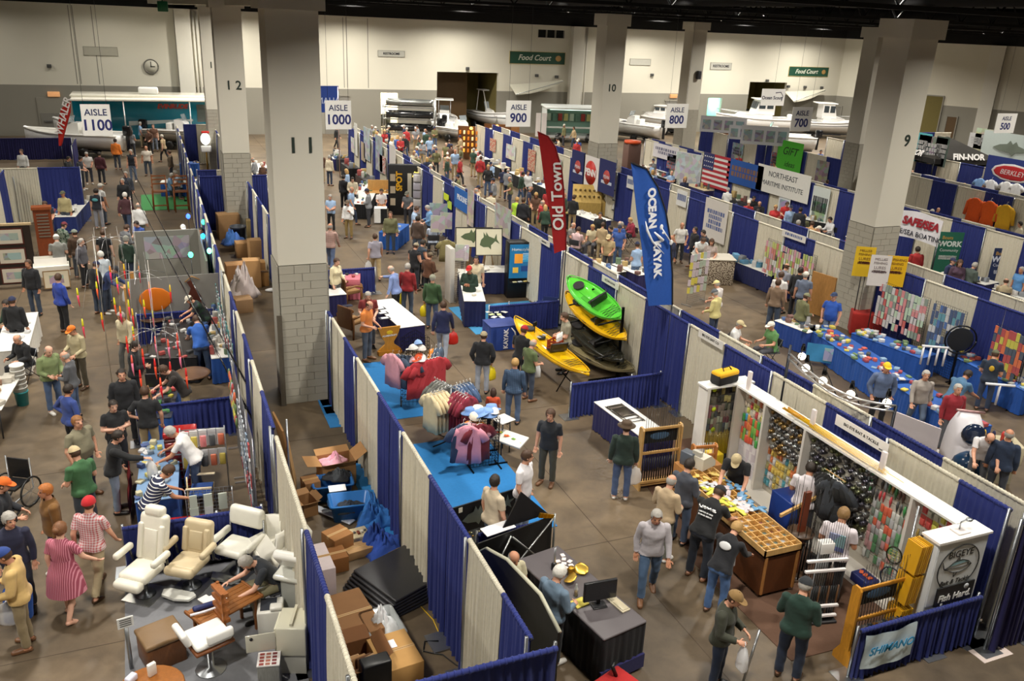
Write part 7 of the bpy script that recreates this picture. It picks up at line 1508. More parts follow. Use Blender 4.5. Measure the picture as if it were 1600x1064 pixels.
p=F(890,222,0);t=thing('food_trailer','white lit trailer with open side left of column 10','trailer',(p.x-2.3,p.y,0),-14);obj('floor_pan',MB().box(0,5,0,2.2,.4,.6),'paint',t,'b8bab8');obj('roof',MB().rbox(-.1,5.1,-.6,2.3,2.75,2.95,.06,2),'paint',t,'e8ece8');obj('back_wall',MB().box(0,5,2.1,2.2,.6,2.75),'paint',t,'8fb0a0')
for x in(0,4.95):obj('end_wall',MB().box(x,x+.06,0,2.2,.6,2.75),'paint',t,'e0e4e0')
obj('light_strip',MB().box(.3,4.7,.0,.12,2.66,2.72),'glow',t,'8aa092')
for i in range(9):obj('shelf_item',MB().rbox(.4+.5*i,.75+.5*i,1.9,2.08,1.6,2.2,.02,2),'plastic',t,['d8e0d0','7a9a8a','c04038','e8d890'][i%4])
obj('counter',MB().box(.1,4.9,-.1,.3,1.2,1.3),'paint',t,'d0d2cc')
for x in(-.9,-.4):obj('panel_sign',MB().box(x,x+.4,-.3,-.25,.5,2.4),'paper',t,'e0d8d4')
for x in(1.2,3.8):obj('wheel',MB().lathe([(.1,-.1),(.38,-.1),(.4,0),(.38,.1),(.1,.1)],16).xf(Matrix.Rotation(PI/2,4,'X')),'plastic',t,'1a1a1a',(x,.1,.4))
q=FY(1208,152,58);t=board('hanging_sign','white Ocean Scout sign with hook outline above the large boat','sign',2.3,1.3,q,0,'e4e2de',.03);text('lettering','Ocean Scout',.38,'paint','2a2c44',t,(-.1,-.006,-.05),bold=.008);obj('hook_outline',MB().tube([(.2,-.01,.35),(.7,-.01,.4),(.95,-.01,.1),(.85,-.01,-.3)],.03,5),'paint',t,'4a4a60')
obj('suspension_wire',MB().tube([(0,.01,.65),(0,.01,CEIL-q.z-.02)],.01,4),'metal',t,'404040')
q=FY(505,155,52);t=board('blue_sign','blue sign board with pale lettering behind AISLE 1000 sign','sign',1.9,1.5,q,8,'2a4aa0',.04);text('lettering','YAMAHA',.5,'paint','c8d4f0',t,(0,-.006,-.1));obj('post',MB().tube([(.9,.02,.7),(.9,.02,-q.z+.02)],.03,6),'metal',t,'e0c0b8')
# aisle 1000, far booths
stall((725,470),(715,420),.7,'tall white wire stand table of art prints',6,['e8e0d0','d8ccb8'],'art print on the wire stand table',side=-1,skirt='1c2250',h=.9)
gridwall((F(706,472,0).x,F(706,472,0).y),(F(725,468,0).x,F(725,468,0).y),1.9,'white wire panel at the art booth corner',col='d0d0cc')
p=F(709,472,0);tag(obj('white_post',MB().rbox(-.08,.08,-.3,.3,0,1.95,.01,2),'paint',None,'d0ccc4',(p.x-.1,p.y+.2,0)),'white end board of the art booth','board')
for px,py,w_,h,l in((741,371,1.35,.7,'wide fish print board above the art booth'),(764,378,.95,.95,'square striped-bass print on easel in the art booth')):
 c=F(px,py,1.7);t=board('fish_print',l,'picture',w_,h,c,-12,'e2dcc0',.03,'paper',tilt=-10,frame='2a2622');obj('fish_drawing',MB().prism([(-w_*.38+u*w_*.76,v*h)for u,v in fish_poly(1,.5)],-.006,-.002,'y').xf(Matrix.Rotation(R(-18 if w_<1 else 3),4,'Y')),'paint',t,'5a6a4a')
 tag(obj('easel',MB().tube([(c.x-.35,c.y+.02,0),(c.x,c.y+.1,2.0)],.02,6).tube([(c.x+.35,c.y+.02,0),(c.x,c.y+.1,2.0)],.02,6).tube([(c.x,c.y+.6,0),(c.x,c.y+.12,1.95)],.02,6),'wood',None,'b08850'),'wooden easel under the '+('wide' if w_>1 else 'square')+' fish print','easel')
stall((752,425),(798,425),.9,'art booth table with dark blue skirt',8,['e8e0d0','3a4a5a','c8b890'],'framed card on the art booth table',skirt='1c2250',h=.85)
hung_shirt((F(698,375,1.7).x,F(698,375,1.7).y,1.7),-20,'8a8054','olive T-shirt hanging at the art booth',sc=1.2)
for px,py,w_,h,c_,l in((685,330,.8,.7,'8a9aa0','grey seascape print on wire stand'),(684,350,.6,.7,'c8c4c0','portrait print card on wire stand'),(697,345,.5,.7,'b8b4b0','white print card right of the portrait card'),(722,395,.5,.6,'d8d4d0','boxed art print at the corner post')):
 c=F(px,py,1.4);t=board('print_card',l,'picture',w_,h,c,-25,c_,.02,'collage');obj('stand_post',MB().tube([(0,.03,h*.4),(0,.03,-1.4)],.015,6),'metal',t,'dgrey')
p=F(658,340,0);t=thing('card_rack','tall rack of pale bagged shirts by the blue curtain','rack',(p.x,p.y,0),-20);obj('spine',MB().box(-.4,.4,-.05,.05,0,2.2),'metal',t,'b8b8b8')
for i in range(10):obj('bagged_shirt',MB().rbox(-.38+.4*(i%2),-.02+.4*(i%2),-.2,-.05,.2+.4*(i//2),.54+.4*(i//2),.03,2),'plastic',t,['c8c4d0','b8b4c0','d8d4d4'][i%3])
p=F(632,335,0);t=thing('black_tower','black display tower with yellow lettering','display',(p.x,p.y,0),-15);obj('tower',MB().rbox(-.8,.8,-.2,.2,0,2.5,.02,2),'paint',t,'121214');text('lettering','SPOT',.4,'paint','e0a818',t,(-.25,-.21,1.7),rot=(90,-90,0),bold=.015);obj('white_strip',MB().box(.15,.35,-.215,-.2,.5,2.1),'paper',t,'c8c4b8');obj('lamp_shade',MB().lathe([(.12,2.2),(.22,1.95)],12,(.6,-.3,0),cap=False),'glow',t,'8a7a30')
for i in range(3):obj('photo_card',MB().box(-.7,-.45,-.215,-.2,.5+.6*i,.85+.6*i),'paper',t,'b8a890')
stall((545,318),(566,286),1.,'black-skirted table of boxes along aisle 1000',22,MIX,'box on the black-skirted table',side=-1,skirt='141416',hmax=.2)
p=F(593,322,0);t=thing('wooden_booth_desk','pale wooden booth desk with seated woman','desk',(p.x,p.y,0),-15);obj('desk_back',MB().box(-.6,.6,.35,.42,0,1.3),'wood',t,'c89a58');obj('desk_side',MB().box(.55,.6,-.4,.4,0,1.2),'wood',t,'8a3a22');obj('desk_top',MB().box(-.6,.6,-.4,.35,.72,.76),'wood',t,'b88a4a')
t=table((F(595,348,0).x,F(595,348,0).y),.6,.5,'small table with white cloth front beside the wooden desk',-15,skirt='1a1a1c',top='e8e6e2');obj('cloth_front',MB().box(-.31,-.0,-.28,-.26,.05,.75),'fabric',t,'e8e6e2')
stall((620,365),(640,350),.8,'table with royal blue cloth beside the visitors',4,['e8e8e8','c8b080'],'leaflet on the royal blue table',side=1,skirt='1f56a8',top='2460b4')
for px,py,w_,h,c_,l,k in((720,312,1.7,.9,'2a68b8','blue lettered banner on the aisle 1000 curtain','b'),(697,308,.7,.3,'d8e838','yellow sale card on the curtain',None),(702,320,.6,.35,'c8e050','lime sale card below the yellow one',None),(573,225,1.6,1.9,'9aa8b0','large seascape mural panel on the far curtain','c'),(592,240,1.6,2.0,'8898a8','large boat photo panel on the far curtain','c'),(556,218,.8,2.0,'d8d8d0','white poster with yellow spots on the far curtain',None),(613,245,1.3,1.2,'d4d0cc','white sketch poster with black emblem on the far curtain',None),(735,325,.8,1.5,'c8b8a8','tall horse picture on the white curtain','c'),(785,345,1.6,1.1,'b8b4a8','fish drawings sheet beside the red flag','c')):
 t=poster(12.0,px,py,w_,h,c_,l,mat='collage' if k=='c' else 'paper')
 if k=='b':text('lettering','PROLINE',.32,'paint','e8eef4',t,(.15,-.006,.05),bold=.01)
 # aisle 900
stall((805,320),(880,336),.9,'black-skirted table of gold reels along aisle 900',26,['b89020','d8c060','3a3420','8a7a30'],'gold reel box on the black-skirted table',side=1,skirt='141416',top='1c1c18')
stall((885,330),(932,346),.9,'white-topped table with dark blue skirt below the wooden racks',12,['c8c4bc','e8e4e0','8a8a88'],'catalogue on the white-topped table',side=1,skirt='1c2250')
for px,l in((915,'left'),(945,'right')):
 p=F(px,335,0);t=thing('reel_display',l+' slanted wooden rack of reels','rack',(p.x,p.y,0),-25);obj('slanted_board',MB().prism([(-.4,.7),(.3,1.5),(.4,1.5),(.4,0),(-.4,0)],-.75,.75,'x').xf(Matrix.Rotation(0,4,'Z')),'wood',t,'c0a058')
 for i in range(12):obj('reel',MB().ell((-.6+.24*(i%6),-.25+.25*(i//6),1.0+.28*(i//6)),(.07,.07,.06),8,5),'metal',t,'8a7a50')
p=F(965,342,0);t=thing('spinner_stand','white wire spinner of leaflets by the white curtain','rack',(p.x,p.y,0),-30)
for k in range(3):obj('tier',MB().box(-.35,.35,-.35,.35,.5+.5*k,.53+.5*k),'metal',t,'3a3c40')
for k in range(12):obj('leaflet_pack',MB().rbox(-.3+.2*(k%4),-.14+.2*(k%4),-.36,-.3,.55+.5*(k//4),.85+.5*(k//4),.01,2),'paper',t,['d8d8d8','c8d0d0','b8c0c0'][k%3])
obj('spine',MB().tube([(0,0,0),(0,0,1.9)],.03,6),'metal',t,'3a3c40')
X=21.35
for px,py,w_,h,c_,l,tx in((903,261,1.6,1.7,'232a60','blue banner with red emblem left of PENN banner','r'),(923,270,1.7,1.7,'e8e2de','white banner with red PENN disc','p'),(948,277,1.7,1.7,'262c62','blue banner with red emblem right of PENN banner','r')):
 t=poster(X,px,py,w_,h,c_,l,'banner',off=.2)
 if tx=='p':obj('red_disc',MB().lathe([(.62,0),(.62,.02)],28).xf(Matrix.Rotation(PI/2,4,'X')),'paint',t,'c8281e');text('lettering','PENN',.48,'paint','f0ecea',t,(0,-.03,0),bold=.02)
 else:obj('emblem',MB().lathe([(.35,0),(.35,.02)],18).xf(Matrix.Rotation(PI/2,4,'X')),'paint',t,'b83a34');text('lettering','PENN',.25,'paint','e8e4ea',t,(0,-.03,0));obj('ribbon',MB().box(-.55,.55,-.012,0,-.35,-.2),'paint',t,'c8d0e0')
for px,py,w_,h,c_,l,tx in((1117,345,1.6,1.7,'d8d2ca','white poster with pale blue text between columns',4),(985,285,.7,.6,'d8d8d4','small white fish card beside the blue flag',1),(1065,310,.8,.7,'e0e0dc','small white fish card right of the blue flag',1),(1240,369,1.3,.25,'e0dcd6','white booth name sign above the lure rack',1)):poster(21.6,px,py,w_,h,c_,l,nl=tx,tcol='5a6a9a')
p=F(1110,440,0);t=thing('patterned_counter','counter with dark floral cloth and white top along aisle 900','counter',(p.x,p.y,0),-20);obj('cloth_body',MB().rbox(-.75,.75,-.5,.5,0,1.0,.04,2),'speckle',t,'b8ac98');obj('countertop',MB().rbox(-.78,.78,-.53,.53,1.0,1.04,.01,2),'paint',t,'cfc8b8')
t=thing('mirror_box','tan leaning box behind the floral counter','box',(F(1128,395,0).x,F(1128,395,0).y,0),-40);obj('box_body',MB().rbox(-.5,.5,-.3,.3,.5,1.6,.02,2),'card',t,'b89668');obj('box_leg',MB().box(-.4,.4,-.2,.2,0,.5),'card',t,'8a6a44')
stall((1140,405),(1205,430),.9,'long blue-skirted table with teal bins under the white curtain',14,['3a8ab0','8a8c90','d8d8d8','4a90b8'],'bin on the long blue-skirted table',side=1,skirt='1c2250',hmax=.35,gsize=.3)
gridwall((F(1072,478,0).x,F(1072,478,0).y),(F(1100,470,0).x,F(1100,470,0).y),1.9,'wire rack of pale packs beside the man in yellow shirt',col='b8b8b8')
hang_rows('fold_pack',F(1070,480,0),F(1100,472,0),(1.9,1.6,1.3,1.0,.7),6,-20,['d8c8d0','e0d0d8','e8d840','b8c8b0','c8d8d0'],'pale pack on the wire rack beside the man in yellow shirt','packs beside yellow shirt','paper',1.1,nm='leader_pack')
for i,(ya,yb)in enumerate(((25.6,24.2),(24.1,22.9))):gridwall((21.3,ya),(21.3,yb),2.0,('left' if i==0 else 'right')+' black wire panel of bright lures beside column 9',col='2a2a2a')
hang_rows('fold_pack',(21.22,25.6),(21.22,22.9),(1.97,1.75,1.53,1.31,1.09,.87),22,-90,['c8d070','e0a0b0','e8e8e0','d0c8b0','b0c860','d88070'],'bright carded lure on the wire panels beside column 9','lures beside column 9','paper',1.02,nm='carded_lure')
t=board('wooden_shutter','tan wooden board leaning beside the lure panels','board',1.0,1.5,(21.2,22.3,.8),-80,'b08048',.05,'wood')
for i,(px,py,c_,tc)in enumerate(((1350,409,'e0b820','5a2c18'),(1374,423,'d8d2cc','6a5a5a'),(1399,424,'e0b010','5a2c18'))):
 c=F(px,py,2.5);t=board('lure_poster',['left yellow hand-lettered FISHING LURES poster on pole','pale FISHING LURES poster between the yellow ones','right yellow hand-lettered poster'][i],'poster',.95,1.5,c,-30,c_,.02,'paper');t.scale=(.66,.66,.66)
 text('lettering',['MELLISS','MELLISS','M. FISHING'][i],.17,'paint',tc,t,(0,-.005,.55));text('lettering','FISHING',.17,'paint',tc,t,(0,-.005,.36));text('lettering','LURES',.2,'paint',tc,t,(0,-.005,.14));lines(t,4,.8,.8,tc,-.004,top=-.12);obj('post',MB().tube([(0,.03,.7),(0,.03,(-c.z+.02)/.66)],.025,6),'metal',t,'dgrey')
for p0,p1,d,l,g in(((1255,508),(1385,595),.9,'long blue table of tackle boxes, nearest the walking man',60),((1395,600),(1500,668),.9,'long blue table of tackle boxes behind the red jacket',40),((1330,520),(1440,560),.8,'rear blue table with red cloth end under the posters',40),((1445,535),(1600,610),.9,'rear blue table of bright lures at right',60)):
 stall(p0,p1,d,l,g,['d8d4d0','2a2c30','e85a40','c8c8c0','8ab0d0','e8d040','6a8a50','b83038','e8e8e8'],'tackle box on the '+{1255:'nearest long blue table',1395:'table behind the red jacket',1330:'rear table below the posters',1445:'rear blue table at right'}[p0[0]],side=1,skirt='1d4fa0',top='2a5aa8',gsize=.16,hmax=.1,nm='tackle_box')
stall((1210,500),(1262,520),.8,'blue table with dark trays in front of the olive jacket man',16,MIX,'tray on the table before the olive jacket man',side=1,skirt='1d3f8a',gsize=.2)
t=banner_cloth('table_banner','blue printed table banner with boat picture',1.2,.55,F(1293,552,.45)+Vector((-.05,-.05,0)),-42,'3a86b8',cat='banner',sag=0);obj('boat_picture',MB().box(-.1,.5,-.06,-.05,-.2,.2),'collage',t,'7aa8c8')
t=thing('draped_cloth','red cloth draped over a table below the yellow posters','cloth',(F(1378,525,0).x,F(1378,525,0).y,0),-38);obj('cloth',MB().rbox(-1.1,1.1,-.45,.45,.05,.82,.06,3),'fabric',t,'9a2018')
for i,(ya,yb)in enumerate(((19.5,17.6),(17.4,16.3),(15.3,14.3),(13.6,12.4))):
 n_=('first','second','third','fourth')[i];gridwall((20.95,ya),(20.95,yb),2.1,'dark wire panel of hanging lures, %s from column 9'%n_,col='3a3e48')
 hang_rows('fold_pack',(20.87,ya),(20.87,yb),(2.08,1.86,1.64,1.42,1.2,.98),15 if i==0 else 9,-90,[['e0dcd8','e89090','c8e0c0','d85a50','90a090'],['3a6ab0','5aa0b0','2a4a7a','d8d8d8'],['e87030','d8d040','3a4a60','c03a3a'],['70b040','e8d848','d84a4a','3a6a9a']][i],'hanging lure card on the %s wire panel right of column 9'%n_,'lure cards panel %d'%i,'paper',1.02,nm='lure_card')
p=F(1500,530,1.4);t=thing('standing_fan','dark round standing fan before the white curtain','fan',(p.x,p.y,0),-30);obj('stand',MB().tube([(0,0,0),(0,0,1.4)],.03,6),'metal',t,'2a2a2a');obj('cage',MB().tube([(.42*math.cos(a_),-.05,1.4+.42*math.sin(a_))for a_ in[2*PI*k/24 for k in range(25)]],.025,6),'metal',t,'303236');obj('blades',MB().ell((0,-.03,1.4),(.36,.02,.36),16,6),'plastic',t,'22262c')
for i,(px,py)in enumerate(((1455,570),(1555,632))):
 p=F(px,py,.76);p=Vector((p.x,p.y,.75));t=thing('pipe_stand',['white pipe rod stand on the near blue table','white pipe T-stand on the right blue table'][i],'stand',(p.x,p.y,.752),-30)
 obj('top_bar',MB().tube([(-.35,0,.55),(.35,0,.55)],.035,8),'plastic',t,'e8e8ea')
 for x in((-.3,-.1,.1,.3)if i==0 else(0,)):obj('pipe',MB().tube([(x,0,0),(x,0,.55)],.03,8),'plastic',t,'e8e8ea')
a,b=F(1400,645,1.9),F(1470,672,1.9);t=board('white_screen','plain white panel behind the tackle booth curtain','screen',(b-a).length,1.9,((a.x+b.x)/2,(a.y+b.y)/2,.97),math.degrees(math.atan2(b.y-a.y,b.x-a.x)),'c8c0c4',.03)
p=F(1492,740,0);t=thing('padded_cart','white arched display with dark barrel at right','display',(p.x,p.y,0),-35);rings=[[(x,.55*math.cos(a_)*s,.2+1.35*math.sin(a_)*s)for a_ in[PI*k/12 for k in range(13)]]for x,s in((-.3,.85),(-.2,1),(.2,1),(.3,.85))];obj('arched_hood',MB().loft(rings,close=True),'vinyl',t,'d8d4d8');obj('barrel',MB().ell((.1,-.5,.55),(.4,.35,.3),14,8),'gel',t,'1c3a58');obj('cap_badge',MB().ell((0,-.5,1.25),(.25,.12,.25),12,8),'gel',t,'16243c');obj('tube_rail',MB().tube([(-.3,0,1.58),(.3,0,1.58)],.03,6),'metal',t,'c8a0a0')
p=F(1535,745,0);t=thing('sample_rack','cream rack of bottles and hooks beside the bald man','rack',(p.x,p.y,0),-30);obj('rack_body',MB().rbox(-.6,.6,-.3,.3,.5,.95,.02,2),'plastic',t,'c8bea0');obj('rack_base',MB().box(-.5,.5,-.25,.25,0,.5),'plastic',t,'a8a088')
for i in range(5):obj('bottle',MB().lathe([(.04,.95),(.04,1.12),(.015,1.18)],8,(-.4+.2*i,0,0)),'plastic',t,['3a50a0','d8b030','2a2c50','b83028','e8e4d8'][i])
A_,B_=F(1232,560,2.9),F(1398,643,2.7);t=thing('lamp_truss','curved white lighting truss with hanging lamps over aisle 900','lamp truss',A_);pts=[(A_.lerp(B_,k/10)-A_)+Vector((-.5*math.sin(PI*k/10),-.5*math.sin(PI*k/10),0))for k in range(11)]
for dz in(0,.12):obj('tube',MB().tube([q+Vector((0,0,dz))for q in pts],.022,6),'metal',t,'e8e6e4')
wb=MB()
for k in range(10):wb.tube([pts[k],pts[k+1]+Vector((0,0,.12))],.012,5)
obj('web',wb,'metal',t,'e0dedc');obj('mast',MB().tube([(0,0,.3),(0,0,-A_.z+.02)],.03,8),'metal',t,'charcoal');obj('mast',MB().tube([B_-A_+Vector((0,0,.12)),Vector(((B_-A_).x,(B_-A_).y,-A_.z+.02))],.03,8),'metal',t,'charcoal')
for i,(px,py)in enumerate(((1254,552),(1260,570),(1287,590),(1330,611),(1387,624))):
 q=F(px,py,2.75);t=thing('spot_lamp',['first','second','third','fourth','fifth'][i]+' glowing spot lamp along the curved truss, counted from its left end','lamp',q);obj('housing',MB().lathe([(.03,.22),(.05,.12),(.05,.06)],12),'metal',t,'1c1c1e');obj('bulb',MB().ell((0,0,-.07),(.085,.085,.08),10,7),'glow',t,'fff4dc');k_=pts[min(10,2*i+1)]+A_;obj('bracket',MB().tube([(0,0,.2),k_-q],.012,5),'metal',t,'2a2a2a')
 # farther booths: canopies, banners, shirts
t=poster(30.3,1118,268,2.6,1.9,'d8d4d0','large American flag hanging on the curtain','flag',off=.15)
for i in range(7):obj('red_stripe',MB().box(-1.3,1.3,-.012,0,-.95+.292*i,-.8+.292*i),'fabric',t,'a82a34')
obj('blue_canton',MB().box(-1.3,-.25,-.02,0,.0,.95),'fabric',t,'2a3060');st=MB()
for i in range(15):st.ell((-1.15+.19*(i%5),-.022,.18+.28*(i//5)),(.045,.006,.045),6,4)
obj('stars',st,'paint',t,'e8e6e4')
t=poster(30.3,1163,272,3.2,1.3,'1f4f9a','blue cloth banner right of the flag','banner',off=.15,nl=2,tcol='7a5a4a')
t=poster(30.3,1222,286,4.2,1.4,'dcdad2','white NORTHEAST MARITIME INSTITUTE banner','banner',off=.15);text('lettering','NORTHEAST',.4,'paint','40444c',t,(0,-.006,.3));text('lettering','MARITIME INSTITUTE',.35,'paint','40444c',t,(0,-.006,-.2))
t=poster(38.0,1233,246,2.4,2.0,'5ac83c','bright green hand-painted sheet on the curtain','banner',off=.15);text('lettering','GIFT',.7,'paint','1c3a1c',t,(0,-.006,.35),shear=.3);text('lettering','ideas',.5,'paint','1c3a1c',t,(.1,-.006,-.45),shear=.3)
poster(30.3,1280,323,1.2,1.9,'cfd6d0','white poster with green picture before column 9',nl=1,pic='3a8a5a');poster(30.3,1225,318,.9,1.6,'d4d8d8','pale poster with blue sketch under the institute banner',pic='7a8ab0')
for px,py,w_,h,c_,l in((1130,195,3.2,1.5,'c8ccd0','row of boat photo posters on frame by the lit shelves'),(1170,208,2.6,1.2,'d0d0d0','pale lettered banner on frame by the lit shelves'),(1195,212,3.,1.6,'c4c6cc','second row of photo posters on frame')):
 t=poster(38.0,px,py,w_,h*.75,'d4d4d6',l,p=F(px,py,3.1),rz=-35)
 for k in range(4):obj('photo',MB().box(-w_*.45+k*w_*.24,-w_*.27+k*w_*.24,-.01,0,-h*.25,h*.2),'collage',t,'7a8088')
 for x in(-w_*.48,w_*.48):obj('frame_post',MB().tube([(x,.03,h*.37),(x,.03,-3.08)],.03,6),'metal',t,'steel')
p=F(1150,240,0)
t=thing('lit_shelves','warm lit shelf unit of small goods under the photo posters','shelves',(p.x,p.y,0),-40);obj('back',MB().box(-3,3,.4,.5,0,2.2),'wood',t,'7a5028')
for z in(.6,1.1,1.6):obj('shelf',MB().box(-3,3,.0,.4,z,z+.05),'wood',t,'a8783c')
for i in range(36):obj('glow_item',MB().rbox(-2.9+.5*(i%12),-2.55+.5*(i%12),.1,.3,.65+.5*(i//12),.95+.5*(i//12),.03,2),'screen',t,['e0a840','f0c860','c07828','e8e0b0'][i%4])  # goods emit light themselves; shelf lighting is put into their colour
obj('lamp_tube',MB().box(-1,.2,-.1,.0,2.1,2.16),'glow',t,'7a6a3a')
for px,py,l in((735,250,'left'),(775,245,'right')):
 p=F(px,py,0);t=thing('lure_shelves',l+' lit shelf of orange lures along far aisle 900','shelves',(p.x,p.y,0),-30);obj('back',MB().box(-1,1,.3,.4,0,2.3),'wood',t,'6a4422')
 for i in range(24):obj('glow_lure',MB().rbox(-.88+.3*(i%6),-.76+.3*(i%6),.1,.28,.5+.42*(i//6),.75+.42*(i//6),.03,2),'screen',t,['e08028','f0b048','b86820','e8d8a0'][i%4])  # emissive lures: the orange display light is painted into them
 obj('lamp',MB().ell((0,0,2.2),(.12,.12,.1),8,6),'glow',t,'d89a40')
p=F(795,240,0);sheetbox('wooden_cupboard',(p.x,p.y,0),1.4,.8,2.1,'8a5a28','tall brown cupboard beside the lit orange lures','cupboard',-20,'wood')
t=board('grid_board','pale framed price board at far aisle 800','board',2.0,1.9,F(1075,265,1.4),-75,'b8bcc0',.03,'collage',frame='d8d8d8')
poster(30.3,1040,238,3,.9,'d0ccd0','pale hand-lettered banner on the far aisle 800 curtain','banner',nl=2,tcol='6a6a80')
t=thing('orange_lantern','orange topped display case by far aisle 800','display',(F(985,262,0).x,F(985,262,0).y,0));obj('case',MB().rbox(-.5,.5,-.4,.4,0,1.7,.02,2),'paint',t,'6a5048');obj('orange_top',MB().lathe([(.6,1.9),(.6,1.72)],16),'plastic',t,'e0582a')
c=F(1462,300,0);t=thing('peaked_tent','black peaked tent with white FIN-NOR lettering','tent',(c.x,c.y,0),-12);W2=2.3
pk=(0,0,3.6);cs=[(-W2,-W2,2.45),(W2,-W2,2.45),(W2,W2,2.45),(-W2,W2,2.45)]
for i in range(4):a_,b_=cs[i],cs[(i+1)%4];mid_=tuple((u+v)/2 for u,v in zip(a_,b_));obj('roof_panel',MB().add([a_,b_,pk,(a_[0]*.99,a_[1]*.99,a_[2]-.04),(b_[0]*.99,b_[1]*.99,b_[2]-.04),(0,0,3.55)],[(0,1,2),(5,4,3),(0,3,4,1),(1,4,5,2),(2,5,3,0)]),'fabric',t,'26221c');obj('valance',MB().box(-W2,W2,-W2-.02,-W2+.0,2.15,2.47),'fabric',t,'1c1a18',rot=(0,0,R(90*i)));obj('leg',MB().tube([a_,(a_[0],a_[1],0)],.04,6),'metal',t,'2a2a2a')
for rz_,loc_ in((0,(0,-W2-.04,2.62)),(-90,(-W2-.04,0,2.62))):text('lettering','FIN-NOR',.55,'paint','e8e4e0',t,loc_,rot=(58,0,rz_),shear=.2,bold=.02)
obj('fish_emblem',MB().ell((-1.35,-.2,3.0),(.08,.5,.22),10,6),'paint',t,'b8862a')
A_,B_=F(1402,348,2.5),F(1468,366,2.5);v=B_-A_
t=banner_cloth('arched_banner','white arched SAFE/SEA banner beside column 9',v.length*1.05,1.0,(A_+B_)/2,math.degrees(math.atan2(v.y,v.x)),'d8d6da',sag=-.12);text('lettering','SAFE/SEA',.42,'paint','9a2430',t,(.1,-.05,.2),shear=.2,bold=.02);text('lettering','SAFE/SEA BOATING',.28,'paint','2a2c3a',t,(0,-.05,-.25));obj('support_pole',MB().tube([(-v.length*.5,0,0),(-v.length*.5,0,-2.48)],.03,6),'metal',t,'dgrey');obj('support_pole',MB().tube([(v.length*.5,0,0),(v.length*.5,0,-2.48)],.03,6),'metal',t,'dgrey')
for px,py,w_,h,c_,l,tc in((1482,393,1.15,2.0,'2a7058','green roll-up banner reading boats WORK community','e8f0e8'),(1567,412,.9,1.8,'26345e','navy roll-up banner reading boats WORK','d8dcec')):
 c=F(px,py,1.25);t=board('roll_up_banner',l,'banner',w_,h,(c.x,c.y,h/2+.06),-22,c_,.02,'fabric');text('lettering','Boats',.2,'paint','d8a850',t,(-.15,-.005,h*.38));text('lettering','WORK',.3,'paint',tc,t,(0,-.005,h*.25),bold=.012);text('lettering','Community',.16,'paint',tc,t,(0,-.005,h*.12));lines(t,5,w_*.8,h*.7,tc,-.004,top=-.05);obj('foot',MB().box(-w_/2,w_/2,-.1,.12,-h/2-.06,-h/2),'metal',t,'steel')
for i,(px,py,c_)in enumerate(((1523,323,'e0581c'),(1546,325,'e8601c'),(1572,327,'e8b028'))):
 c=FX(px,py,37.7);hung_shirt((c.x,c.y,2.1),-90,c_,['left orange long-sleeved shirt on the far curtain','middle orange long-sleeved shirt on the far curtain','yellow topped orange shirt on the far curtain'][i],long=True,sc=1.75)
for i,(px,py,c_)in enumerate(((1533,288,'7aa0d0'),(1550,290,'d8d8dc'),(1574,293,'e0e0e0'),(1590,296,'dcdcdc'))):hung_shirt(FX(px,py-9,44.5),-90,c_,['light blue','white dark-print','white number','rightmost white'][i]+' T-shirt on display near the red oval logo',sc=1.5)
t=poster(45.6,1582,271,3.6,1.6,'2a3a80','blue banner with red oval emblem','banner',off=.3);obj('oval',MB().ell((0,-.01,0),(1.4,.02,.5),24,6),'paint',t,'e0dcdc');obj('red_oval',MB().ell((0,-.02,0),(1.25,.02,.4),24,6),'paint',t,'b8262a');text('lettering','BERKLEY',.4,'paint','e8d8d8',t,(0,-.05,0),shear=.2)
poster(52.8,1580,253,5,1.8,'1f62b0','blue lettered wave banner at the right edge','banner',tx=['Saltwater'],tcol='d0e0f0',ts=.7,off=.3);t=poster(52.8,1585,232,5,1.8,'c8d4d0','pale banner with large striped fish at the right edge','banner',off=.35);obj('fish_drawing',MB().prism([(-1.6+u*3.2,v*1.3-.1)for u,v in fish_poly(1,.5)],-.03,-.01,'y'),'paint',t,'7a8478')
for px,py,w_,h,c_,l in((1455,235,2.2,1.7,'2a2c3a','dark notice board behind the tent'),(1470,237,1.,1.8,'4a5a52','dark green card board behind the tent'),(1437,230,1.6,1.8,'5ab0b8','glowing aqua poster right of column 9'),(1530,250,1.8,1.2,'d8d8dc','white blank board under the far price board'),(1548,222,2.6,1.6,'c8c8a0','yellowish chart behind the far booth'),(1525,220,1.2,1.,'d0d0d0','small white board beside the far lamp')):poster(45.6 if px<1500 else 52.8,px,py,w_,h,c_,l,mat='collage' if px in(1455,1548)else 'paper',nl=3,tcol='b8b8b8',off=.3)
t=thing('white_table_frame','open white cube frame before the curtain right of column 9','frame',(F(1433,325,0).x,F(1433,325,0).y,0),-15)
for x in(-.6,.6):
 for y in(-.5,.5):obj('post',MB().box(x-.03,x+.03,y-.03,y+.03,0,1.9),'paint',t,'d8d4d4')
 obj('top_bar',MB().box(x-.03,x+.03,-.5,.5,1.84,1.9),'paint',t,'d8d4d4')
for y in(-.5,.5):obj('top_bar',MB().box(-.6,.6,y-.03,y+.03,1.84,1.9),'paint',t,'d8d4d4')
k=0;WD='one two three four five six seven eight nine ten eleven twelve thirteen fourteen fifteen sixteen seventeen eighteen nineteen'.split()
